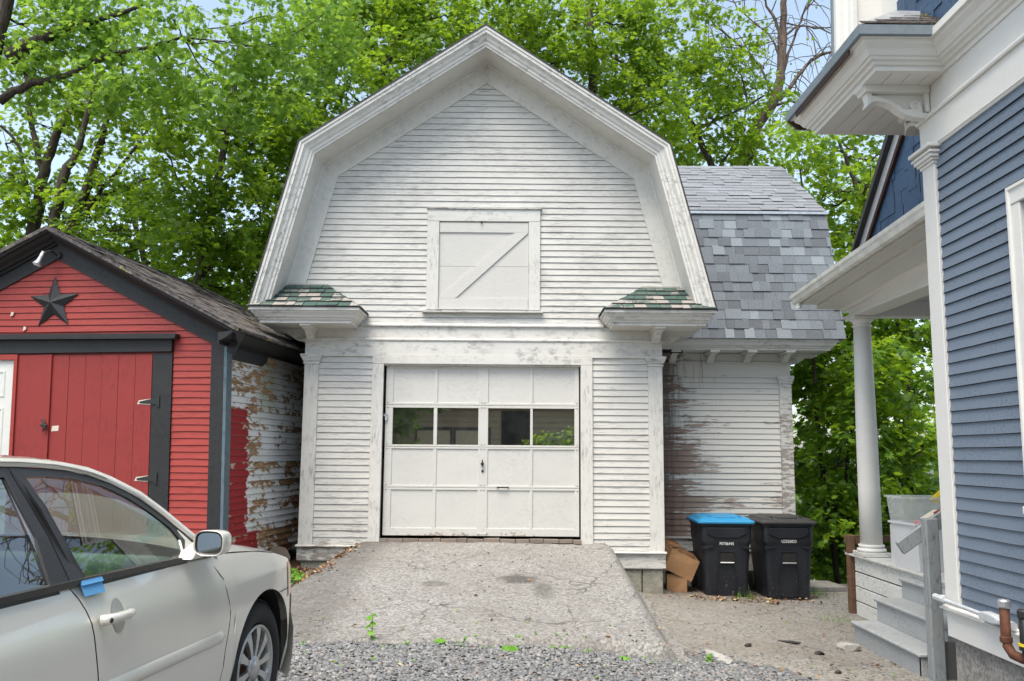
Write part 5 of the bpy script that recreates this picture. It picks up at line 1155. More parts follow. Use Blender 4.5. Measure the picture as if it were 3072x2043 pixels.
# wheels
def wheel(lc, mi):
    sg = -1 if mi else 1; base = 2 * (.03 - HW) if mi else 0
    fr2 = lambda x, y_, w: cf(lc + x, base + sg * w, .39 + y_)
    def ringm(prof, k=40):
        v = [fr2(r * math.cos(2 * math.pi * j / k), r * math.sin(2 * math.pi * j / k), w) for r, w in prof for j in range(k)]; n = len(prof)
        return v, [(i * k + j, i * k + (j + 1) % k, (i + 1) * k + (j + 1) % k, (i + 1) * k + j) for i in range(n - 1) for j in range(k)]
    wh = part('wheel', *ringm([(.215, -.03), (.218, -.012), (.212, -.004), (.205, -.006), (.196, -.03), (.19, -.10), (.19, -.18)]), MAT['alloy'], car, True)
    part('tyre', *ringm([(.216, -.03), (.235, -.004), (.262, .006), (.29, .002), (.318, -.012), (.333, -.03), (.338, -.05), (.338, -.17), (.325, -.195), (.22, -.2)], 56), MAT['rubber'], wh, True)
    mb = MB()
    for k in range(56):
        a = 2 * math.pi * k / 56; 
        for w0, w1, da in ((-.03, -.065, .02), (-.075, -.105, -.02), (-.115, -.15, .02)):
            mb.add([fr2(rr * math.cos(a + o_), rr * math.sin(a + o_), w_) for rr in (.336, .3425) for o_, w_ in ((0, w0), (.07, w0), (.07 + da, w1), (da, w1))], BOXF)
    mb.build('tread_block', 'rubber', wh)['kind'] = 'stuff'
    part('brake_disc', *ringm([(.0, -.10), (.13, -.10), (.14, -.105), (.14, -.12)], 28), MAT['rust'], wh, True)
    for k in range(10):
        a = 2 * math.pi * k / 10 + .15; ca, sa = math.cos(a), math.sin(a)
        def pt(r, t_, w): return fr2(r * ca - t_ * sa, r * sa + t_ * ca, w)
        v = []; 
        for r, hw_, w_ in ((.045, .013, -.018), (.10, .014, -.012), (.16, .020, -.010), (.206, .030, -.014)): v += [pt(r, -hw_, w_ - .02), pt(r, -hw_, w_), pt(r, hw_, w_), pt(r, hw_, w_ - .02)]
        part('spoke', v, [(i * 4 + j, i * 4 + (j + 1) % 4, (i + 1) * 4 + (j + 1) % 4, (i + 1) * 4 + j) for i in range(3) for j in range(4)], MAT['alloy'], wh)
    part('hub_cap', *ringm([(.0, .004), (.03, .002), (.045, -.006), (.062, -.012), (.064, -.03)], 24), MAT['alloy'], wh, True)
    return wh
for lc in (0, -2.72):
    for mi in (False, True): wheel(lc, mi)
# body side moulding, handle, mirror, lamps, tape
def on_side(l, z, o_): return cf(l, side_r(l, z) + o_, z)
for (a, b_) in ((-1.475, -.482), (-2.33, -1.495)):
    mb = MB(); prof = [(.027, .0), (.020, .006), (.0, .009), (-.020, .006), (-.027, .0)]; n = 20; v = []
    for i in range(n + 1):
        l = a + (b_ - a) * i / n; s_ = min(1, (b_ - l) / .05 + .15) if b_ > -.6 else 1
        for dz, o_ in prof: v.append(on_side(l, .652 + dz * s_, .001 + o_ * s_))
    part('side_moulding', v, [(i * 5 + j, i * 5 + j + 1, (i + 1) * 5 + j + 1, (i + 1) * 5 + j) for i in range(n) for j in range(4)] + [(n * 5, n * 5 + 1, n * 5 + 2, n * 5 + 3, n * 5 + 4)], MAT['silver'], FD if b_ > -.6 else RD, True)
for lc, D_ in ((-1.41, FD), (-2.28, RD)):
    # flat cup patch, recess shade put into its darker silver, then the bridge handle
    v = []; k = 20
    for rr, dep in ((1.0, .0025), (.86, .003), (.6, .0032), (.0, .0034)):
        for j in range(k): a = 2 * math.pi * j / k; v.append(on_side(lc + .045 + .040 * rr * math.cos(a), .895 + .062 * rr * math.sin(a), dep))
    part('darker_handle_cup_patch', v, [(i * k + j, i * k + (j + 1) % k, (i + 1) * k + (j + 1) % k, (i + 1) * k + j) for i in range(3) for j in range(k)], simple('shadowed_silver_cup', (.46, .46, .44), .3, .4), D_, True)
    mb = MB(); hp_ = [on_side(lc - .09, .900, .014), on_side(lc - .075, .900, .030), on_side(lc - .03, .901, .040), on_side(lc + .05, .901, .042), on_side(lc + .09, .900, .030), on_side(lc + .105, .899, .010)]
    mb.tube(hp_, [.020, .021, .018, .017, .016, .012], 10); hd_ = mb.build('door_handle', 'silver', D_, True)
    mb = MB(); q = Vector(on_side(lc - .075, .900, .051)); mb.tube([q - CR * .004, q + CR * .001], .009, 10); mb.build('key_lock', 'iron', hd_)
v = []; mirror_c = Vector(cf(-.80, .115, 1.108))
fw_, sd_, up_ = CL, CR, Vector((0, 0, 1))
def mshell(sc, d0):
    k = 24; out = []
    for j in range(k):
        a = 2 * math.pi * j / k; x = abs(math.cos(a)) ** .62 * math.copysign(1, math.cos(a)) * .068 * sc; z_ = abs(math.sin(a)) ** .62 * math.copysign(1, math.sin(a)) * .055 * sc
        out.append(tuple(mirror_c + sd_ * x + up_ * z_ + fw_ * d0))
    return out
rows_ = [(.90, -.050), (.97, -.058), (1.0, -.045), (1.0, -.01), (.95, .03), (.78, .06), (.45, .075), (.05, .08)]
v = []; 
for s_, d_ in rows_: v += mshell(s_, d_)
k = 24; MR = part('door_mirror', v, [(i * k + j, i * k + (j + 1) % k, (i + 1) * k + (j + 1) % k, (i + 1) * k + j) for i in range(len(rows_) - 1) for j in range(k)], MAT['silver'], car, True)
part('mirror_glass', mshell(.80, -.046), [tuple(range(24))], MAT['mirror'], MR)
v = mshell(.92, -.052) + mshell(.80, -.047); part('mirror_bezel', v, [(j, (j + 1) % 24, 24 + (j + 1) % 24, 24 + j) for j in range(24)], MAT['sash_black'], MR)
mb = MB(); mb.prism([(-.85, 1.035), (-.62, 1.035), (-.66, 1.09), (-.72, 1.10), (-.82, 1.07)], -.03, .045, lambda u, v, w: cf(u, w, v)); bevel(mb.build('mirror_foot', 'silver', MR), .012, 2)
def patch_on(name, l0, l1, z0f, z1f, o_, mat, par=car, nu=12, nv=4):
    v = []
    for i in range(nu + 1):
        for j in range(nv + 1):
            l = l0 + (l1 - l0) * i / nu; z = z0f(l) + (z1f(l) - z0f(l)) * j / nv; v.append(on_side(l, z, o_))
    n = nv + 1; return part(name, v, [((i + 1) * n + j, i * n + j, i * n + j + 1, (i + 1) * n + j + 1) for i in range(nu) for j in range(nv)], MAT[mat], par, True)
patch_on('headlamp', .33, .78, lambda l: .70 + .02 * (l - .33), lambda l: max(.72, crest(l) - .015 - .10 * max(0, .40 - l)), .004, 'amber')
patch_on('bumper_seam', .16, .34, lambda l: .748, lambda l: .752, .003, 'iron', nu=6, nv=1)
patch_on('paint_tape', -1.56, -1.435, lambda l: .992, lambda l: 1.034, .020, 'tape'); 
MB().prism([(-1.56, 1.03), (-1.555, 1.050), (-1.435, 1.048), (-1.435, 1.03)], .018, .024, lambda u, v, w: cf(u, gr(v) + w, v)).build('paint_tape', 'tape', car)
# front end
v = []; nn_ = 24
for i in range(nn_ + 1):
    a = math.pi * i / nn_
    for z in (.22, .35, .5, .62, .68):
        pass
v = []
for j, z in enumerate((.24, .35, .50, .60, .66, .70)):
    for i in range(25):
        t = -1 + 2 * i / 24; r = cc + HW * .96 * t; l = .79 * (1 - abs(t) ** 3.2 * .42) + (.05 if .3 < z < .55 else 0); v.append(cf(l, r, z))
part('front_bumper', v, [(j * 25 + i + 1, j * 25 + i, (j + 1) * 25 + i, (j + 1) * 25 + i + 1) for j in range(5) for i in range(24)], MAT['silver'], car, True)
v = []
for j, z in enumerate((.26, .5, .75, .93)):
    for i in range(13): t = -1 + 2 * i / 12; v.append(cf(-3.74 + .25 * abs(t) ** 4, cc + HW * .97 * t, z))
part('rear_bumper', v, [(j * 13 + i, j * 13 + i + 1, (j + 1) * 13 + i + 1, (j + 1) * 13 + i) for j in range(3) for i in range(12)], MAT['silver'], car, True)

# ------------------------------------------------------------ wheelie bins
def text_mesh(name, body, size, mat, parent, mw, sx=.8):
    cu = bpy.data.curves.new('lettering', 'FONT'); cu.body = body; cu.size = size; cu.extrude = .0006; cu.align_x = 'CENTER'; cu.space_character = 1.12
    t = bpy.data.objects.new('lettering', cu); col.objects.link(t); bpy.context.view_layer.update()
    me = bpy.data.meshes.new_from_object(t.evaluated_get(bpy.context.evaluated_depsgraph_get())); bpy.data.objects.remove(t); me.materials.clear(); me.materials.append(MAT[mat])
    return link(name, me, parent, mw @ Matrix.Diagonal((sx, 1, 1, 1)))
MAT['white_print'] = simple('white_stamped_print', (.85, .86, .86), .6)
def bin_(name_label, x, y, z0, lidmat, code, rot, ndash):
    T_ = Matrix.Translation((x, y, z0)) @ Matrix.Rotation(rot, 4, 'Z'); tf = lambda p: tuple(T_ @ Vector(p))
    root = empty('wheeled_bin', (x, y, z0), name_label, 'bin', 'wheeled bins against the side wing')
    H = .925; k = 10
    def ring(hw, yf, yb, z, rad=.07, n=5):
        pts = []
        for cx_, cy_, a0 in ((hw - rad, yb - rad, 0), (-hw + rad, yb - rad, 90), (-hw + rad, yf + rad, 180), (hw - rad, yf + rad, 270)):
            for i in range(n + 1): a = R(a0 + 90 * i / n); pts.append((cx_ + rad * math.cos(a), cy_ + rad * math.sin(a), z))
        return pts
    rows = [(.262, .04, .62, .0), (.270, .03, .66, .03), (.285, .018, .70, .35), (.298, .006, .745, .60), (.298, .002, .745, .645), (.315, -.012, .755, .70), (.318, -.014, .76, .80), (.318, -.012, .76, .875), (.335, -.022, .775, .885), (.335, -.022, .775, .925)]
    v = [p for hw, yf, yb, z in rows for p in ring(hw, yf, yb, z)]; n = 24
    f = [(i * n + j, i * n + (j + 1) % n, (i + 1) * n + (j + 1) % n, (i + 1) * n + j) for i in range(len(rows) - 1) for j in range(n)] + [tuple(range(n - 1, -1, -1))]
    body = part('body', [tf(p) for p in v], f, MAT['black_plastic'], root); bevel(body, .006, 2)
    # front: bar in its pocket, ribs below, bulge under the rim
    m_ = MB(tf); m_.prism([(-.088, .43), (-.078, .56), (.078, .56), (.088, .43)], .0, .012, lambda u, v, w: (u, -.002 + .006 * (.6 - v) + w - .008, v)); m_.build('lift_pocket', 'dark_void', body)
    m_ = MB(tf)
    for s in (-1, 1):
        m_.prism([(s * .088, .58), (s * .098, .58), (s * .104, .42), (s * .128, .28), (s * .134, .0), (s * .120, .0), (s * .112, .28), (s * .090, .42)], -.012, .03, lambda u, v, w: (u, .003 + .045 * (.6 - v) * 1.0 + w, v))
        m_.prism([(s * .16, .655), (s * .30, .63), (s * .30, .60), (s * .18, .625)], -.016, .03, lambda u, v, w: (u, w, v))
    m_.prism([(-.10, .57), (.10, .57), (.10, .585), (-.10, .585)], -.014, .02, lambda u, v, w: (u, w, v)); m_.build('front_rib', 'black_plastic', body)
    m_ = MB(tf); m_.prism([(-.24, .79), (-.14, .745), (.14, .745), (.24, .79), (.24, .87), (-.24, .87)], -.032, .0, lambda u, v, w: (u, w, v)); bevel(m_.build('front_bulge', 'black_plastic', body), .008, 2)
    m_ = MB(tf); m_.tube([(-.085, -.010, .44), (.085, -.010, .44)], .009, 8); m_.build('catch_bar', 'galv', body)
    # lid: domed tray with a rim
    rows = [(.352, -.045, .79, .915), (.362, -.055, .80, .925), (.362, -.055, .80, .945), (.345, -.038, .785, .956), (.318, .0, .75, .966), (.30, .04, .72, .985), (.22, .12, .66, 1.005), (.10, .22, .5, 1.015)]
    v = [p for hw, yf, yb, z in rows for p in ring(hw, yf, yb, z, .06)]
    f = [(i * n + j, i * n + (j + 1) % n, (i + 1) * n + (j + 1) % n, (i + 1) * n + j) for i in range(len(rows) - 1) for j in range(n)] + [tuple(range((len(rows) - 1) * n, len(rows) * n)), tuple(range(n - 1, -1, -1))]
    lid = part('lid', [tf(p) for p in v], f, MAT[lidmat], root); bevel(lid, .004, 2)
    m_ = MB(tf); m_.box(-.20, -.17, .05, .6, .985, 1.012); m_.box(.17, .20, .05, .6, .985, 1.012); m_.prism([(-.12, .03), (.12, .03), (.15, .10), (-.15, .10)], .97, 1.0, lambda u, v, w: (u, v, w)); bevel(m_.build('lid_rib', lidmat, lid), .006, 2)
    for s in (-1, 1):
        m_ = MB(tf); m_.lathe([(.0, -.03), (.12, -.03), (.13, -.015), (.13, .015), (.12, .03), (0, .03)], (s * .27, .72, .13), 20, 'x'); m_.build('wheel', 'rubber', root, False)
    m_ = MB(tf); m_.tube([(-.25, .80, .90), (.25, .80, .90)], .016, 8); m_.build('handle', 'black_plastic', root)
    text_mesh('number', code, .052, 'white_print', body, T_ @ Matrix.Translation((0.0, -.0105 - ndash * .30, .655 + ndash)) @ Matrix.Rotation(R(90), 4, 'X'), .78)
    return root
bin_('black wheeled bin with the bright blue lid, beside the cardboard boxes', 2.70, 11.14, -.262, 'blue_lid', 'P0706445', R(-1), .0)
bin_('black wheeled bin with an all-black lid, further from the cardboard boxes', 3.475, 11.14, -.262, 'black_lid', 'U2026023', R(0), .035)
# ------------------------------------------------------------ cardboard boxes
def carton(label, org, ux, uy, uz, dims, nm='cardboard_box', flaps=True):
    o_ = Vector(org); X_, Y_, Z_ = (Vector(q).normalized() for q in (ux, uy, uz)); a, b_, c_ = dims; th_ = .006
    fn = lambda u, v, w: tuple(o_ + X_ * u + Y_ * v + Z_ * w)
    mb = MB(); n = 3
    for (p0, p1, p2, p3) in (((0, 0, 0), (a, 0, 0), (a, 0, c_), (0, 0, c_)), ((0, b_, 0), (a, b_, 0), (a, b_, c_), (0, b_, c_)), ((0, 0, 0), (0, b_, 0), (0, b_, c_), (0, 0, c_)), ((a, 0, 0), (a, b_, 0), (a, b_, c_), (a, 0, c_)), ((0, 0, 0), (a, 0, 0), (a, b_, 0), (0, b_, 0))):
        P_ = [Vector(q) for q in (p0, p1, p2, p3)]; g_ = []
        for i in range(4):
            for j in range(4):
                q = (P_[0] * (1 - i / 3) + P_[1] * i / 3) * (1 - j / 3) + (P_[3] * (1 - i / 3) + P_[2] * i / 3) * j / 3
                if 0 < i < 3 and 0 < j < 3: q += Vector([random.uniform(-.012, .012) for _ in range(3)])
                g_.append(fn(*q))
        mb.add(g_, [(i * 4 + j, (i + 1) * 4 + j, (i + 1) * 4 + j + 1, i * 4 + j + 1) for i in range(3) for j in range(3)])
    o = mb.build(nm, 'cardboard'); s_ = o.modifiers.new('thickness', 'SOLIDIFY'); s_.thickness = th_
    if flaps:
        for (p0, p1, dx) in (((0, 0, c_), (a, 0, c_), (0, -b_ * .30, .03)), ((0, b_, c_), (a, b_, c_), (0, b_ * .32, -.05)), ((a, 0, c_), (a, b_, c_), (a * .28, 0, -.09))):
            q0, q1, dd = Vector(p0), Vector(p1), Vector(dx); v = [fn(*q0), fn(*q1), fn(*(q1 + dd)), fn(*(q0 + dd * .9))]
            fl = part('box_flap', v, [(0, 1, 2, 3)], MAT['cardboard'], o); s_ = fl.modifiers.new('thickness', 'SOLIDIFY'); s_.thickness = th_
    return tag(o, label, 'box', 'cardboard boxes dumped beside the bins')
carton('lowest cardboard box of the heap, standing on the ground beside the blue-lidded bin', (1.97, 11.22, -.245), (.98, -.1, -.03), (.12, .98, 0), (0, .05, 1), (.24, .30, .27), flaps=False)
carton('large tilted cardboard box resting on the lowest box of the heap', (1.93, 11.18, .10), (.86, .10, -.42), (0, .95, .15), (.42, .05, .90), (.38, .38, .26), flaps=False)
MB().prism([(1.925, .105), (2.0, .37), (2.315, .225), (2.13, .095)], 11.13, 11.155, lambda u, v, w: (u, w + .5 * (v - .1), v)).build('tmp_panel', 'cardboard')
o = bpy.data.objects[[q.name for q in bpy.data.objects if q.name.startswith('tmp_panel')][0]]; bpy.data.objects.remove(o)
carton('crumpled cardboard box on top of the heap beside the white corner pilaster', (1.98, 11.42, .32), (.80, .1, -.30), (0, 1, .1), (.35, 0, .85), (.18, .26, .10), flaps=False)
# ------------------------------------------------------------ odds and ends
def rock(name, label, cat, c, size, mat, seed, sub=2, group=None, flat=.0):
    r_ = random.Random(seed); import bmesh
    bm = bmesh.new(); bmesh.ops.create_icosphere(bm, subdivisions=sub, radius=1)
    dirs = [Vector((r_.gauss(0, 1), r_.gauss(0, 1), r_.gauss(0, 1))).normalized() for _ in range(9)]; cuts = [r_.uniform(.55, .85) for _ in dirs]
    for v_ in bm.verts:
        p = v_.co.copy()
        for d_, k_ in zip(dirs, cuts):
            q = p.dot(d_)
            if q > k_: p -= d_ * (q - k_)
        v_.co = Vector((p.x * size[0], p.y * size[1], p.z * size[2]))
    me = bpy.data.meshes.new(name); bm.to_mesh(me); bm.free(); me.materials.append(MAT[mat])
    o = link(name, me, None, Matrix.Translation(c) @ Matrix.Rotation(r_.uniform(0, 3), 4, 'Z')); return tag(o, label, cat, group)
def slabstone(label, poly, z, th_, mat='slate'):
    o = MB().prism(poly, z, z + th_, XY).build('flat_stone', mat); bevel(o, .012, 2); return tag(o, label, 'stone')
slabstone('large flat grey stone lying behind the black-lidded bin by the woods', [(3.62, 11.75), (4.45, 11.85), (4.40, 12.4), (3.7, 12.45)], G(4, 12) + .0, .07)
slabstone('small flat stone on the ground between the two bins', [(2.88, 11.95), (3.15, 11.9), (3.2, 12.2), (2.92, 12.25)], G(3, 12) - .01, .06)
rock('concrete_lump', 'pale concrete lump beside the lowest porch step', 'stone', (3.16, 8.42, G(3.2, 8.4) + .03), (.12, .09, .06), 'concrete', 5)
for k, (x, y, sz, lb) in enumerate(((2.14, 8.1, (.055, .03, .022), 'black asphalt lump nearest the garage ramp on the driveway'), (2.75, 8.05, (.06, .03, .028), 'black asphalt lump nearest the porch steps'), (2.62, 8.45, (.13, .03, .015), 'long dark asphalt sliver between the bins and the gravel'), (2.66, 7.35, (.04, .025, .022), 'small black asphalt lump close to the gravel edge'))):
    rock('asphalt_lump', lb, 'stone', (x, y, G(x, y) + .012), sz, 'chunk', 20 + k, group='asphalt lumps on the driveway')
rock('kerb_fragment', 'long pale slab of broken kerb at the ramp corner', 'stone', (1.75, 7.55, G(1.7, 7.5) + .005), (.30, .09, .035), 'concrete', 41)
# log stump between shed and barn
T_ = Matrix.Translation((-2.80, 10.62, .225)) @ Matrix.Rotation(R(38), 4, 'Z') @ Matrix.Rotation(R(62), 4, 'X')
mb = MB(lambda p: tuple(T_ @ Vector(p))); rr_ = random.Random(4); K = 18; prof = [rr_.uniform(.88, 1.1) for _ in range(K)]
v = [(.125 * prof[j] * math.cos(2 * math.pi * j / K), .115 * prof[j] * math.sin(2 * math.pi * j / K), h) for h in (-.17, -.05, .08, .17) for j in range(K)]
mb.add(v, [(i * K + j, i * K + (j + 1) % K, (i + 1) * K + (j + 1) % K, (i + 1) * K + j) for i in range(3) for j in range(K)] + [tuple(range(K - 1, -1, -1)), tuple(range(3 * K, 4 * K))])
o = mb.build('log_stump', old_paint('weathered_log', (.10, .075, .06), (.5, .48, .45), -.03, st=(9, 9, 9), grime=.3)); tag(o, 'dark sawn log leaning in the gap between the red shed and the barn', 'log')
# pallet standing on end beside the porch
pal = empty('wooden_pallet', (3.95, 10.32, -.34), 'brown wooden pallet frame standing behind the porch column', 'pallet')
bevel(MB().box(3.885, 3.955, 10.24, 10.34, -.34, .60).build('upright', 'pallet', pal), .004)
for z in (.50, .03, -.18, -.33): bevel(MB().box(3.957, 4.16, 10.27, 10.31, z, z + .07).build('slat', 'pallet', pal), .003)
bevel(MB().box(3.885, 4.9, 10.345, 10.385, .52, .595).build('top_rail', 'pallet', pal), .004)
bevel(MB().box(3.96, 4.9, 10.30, 10.335, .43, .475).build('lower_rail', 'pallet', pal), .004)
bevel(MB().box(4.2, 4.28, 10.345, 10.40, -.34, .515).build('upright', 'pallet', pal), .004)
# rusty bit of lattice by the woods
mb = MB()
for k in range(6): mb.tube([(3.72 + .05 * k, 12.05, -.25), (3.62 + .05 * k, 12.1, .10)], .006, 5)
for k in range(5): mb.tube([(3.68 - .02 * k, 12.06, -.2 + .07 * k), (3.95 - .02 * k, 12.06, -.2 + .07 * k)], .006, 5)
tag(mb.build('rusty_grille', simple('red_rust', (.22, .06, .03), .8)), 'rusty wire grille leaning beside the black-lidded bin', 'grille')
# storage totes on the porch deck
m = N('milky_tote_plastic'); m.b.inputs['Base Color'].default_value = (.72, .73, .74, 1); m.b.inputs['Roughness'].default_value = .35
t_ = m.n('ShaderNodeBsdfTransparent'); mx = m.n('ShaderNodeMixShader'); mx.inputs[0].default_value = .25; m.l(m.b.outputs[0], mx.inputs[1]); m.l(t_.outputs[0], mx.inputs[2]); m.l(mx.outputs[0], m.out.inputs[0]); MAT['milky'] = m.m
m = N('clear_tote_plastic'); m.b.inputs['Base Color'].default_value = (.75, .78, .77, 1); m.b.inputs['Roughness'].default_value = .2
t_ = m.n('ShaderNodeBsdfTransparent'); mx = m.n('ShaderNodeMixShader'); mx.inputs[0].default_value = .72; m.l(m.b.outputs[0], mx.inputs[1]); m.l(t_.outputs[0], mx.inputs[2]); m.l(mx.outputs[0], m.out.inputs[0]); MAT['clear_plastic'] = m.m
def tote(label, x0, x1, y0, y1, z0, z1, mat, rotz=0):
    tp = .03; c_ = Vector(((x0 + x1) / 2, (y0 + y1) / 2, 0)); Rm = Matrix.Rotation(rotz, 3, 'Z'); tf = lambda p: tuple(c_ + Rm @ (Vector(p) - c_))
    v = [tf(q) for q in [(x0 + tp, y0 + tp, z0), (x1 - tp, y0 + tp, z0), (x1 - tp, y1 - tp, z0), (x0 + tp, y1 - tp, z0), (x0, y0, z1), (x1, y0, z1), (x1, y1, z1), (x0, y1, z1)]]
    o = part('storage_tote', v, [(0, 3, 2, 1), (0, 1, 5, 4), (1, 2, 6, 5), (2, 3, 7, 6), (3, 0, 4, 7)], MAT[mat]); s_ = o.modifiers.new('thickness', 'SOLIDIFY'); s_.thickness = .004
    MB(tf).sweep([(x0, y0), (x1, y0), (x1, y1), (x0, y1), (x0, y0)], [(-.0, z1), (-.018, z1), (-.018, z1 - .02), (0, z1 - .012)], XY).build('rim', mat, o)
    return tag(o, label, 'storage box', 'plastic totes stacked on the porch deck')
tote('milky white plastic tote standing on the porch deck behind the stair post', 3.90, 4.35, 8.62, 9.1, .402, .86, 'milky', R(6))
tote('clear plastic tote standing further back on the porch above the white tote', 3.98, 4.45, 8.95, 9.42, .80, 1.10, 'clear_plastic', R(-4))
tag(MB().box(4.0, 4.4, 8.98, 9.38, .402, .795).build('storage_crate', 'milky'), 'white crate on the porch carrying the clear plastic tote', 'crate')
o = MB().prism([(4.0, .835), (4.16, .81), (4.19, .85), (4.02, .875)], 8.7, 8.85, XZ).build('pink_tray', simple('dusty_pink_plastic', (.50, .22, .20), .5)); tag(o, 'pink plastic tray lying in the white tote', 'tray')
o = MB().prism([(4.05, .90), (4.19, .985), (4.215, .95), (4.10, .86)], 8.66, 8.8, XZ).build('paperback_book', simple('cream_cover', (.75, .68, .55), .5)); tag(o, 'cream and yellow book leaning on the white tote', 'book')
o = MB().prism([(4.12, .965), (4.18, 1.0), (4.185, .985), (4.13, .95)], 8.655, 8.66, XZ).build('cover_print', simple('red_cover_print', (.6, .08, .08), .5), o)
o = MB().prism([(4.30, 1.07), (4.42, 1.17), (4.45, 1.12), (4.34, 1.03)], 9.0, 9.12, XZ).build('yellow_packet', simple('yellow_packet_print', (.80, .60, .03), .4)); tag(o, 'yellow packet sticking out of the clear tote', 'packet')

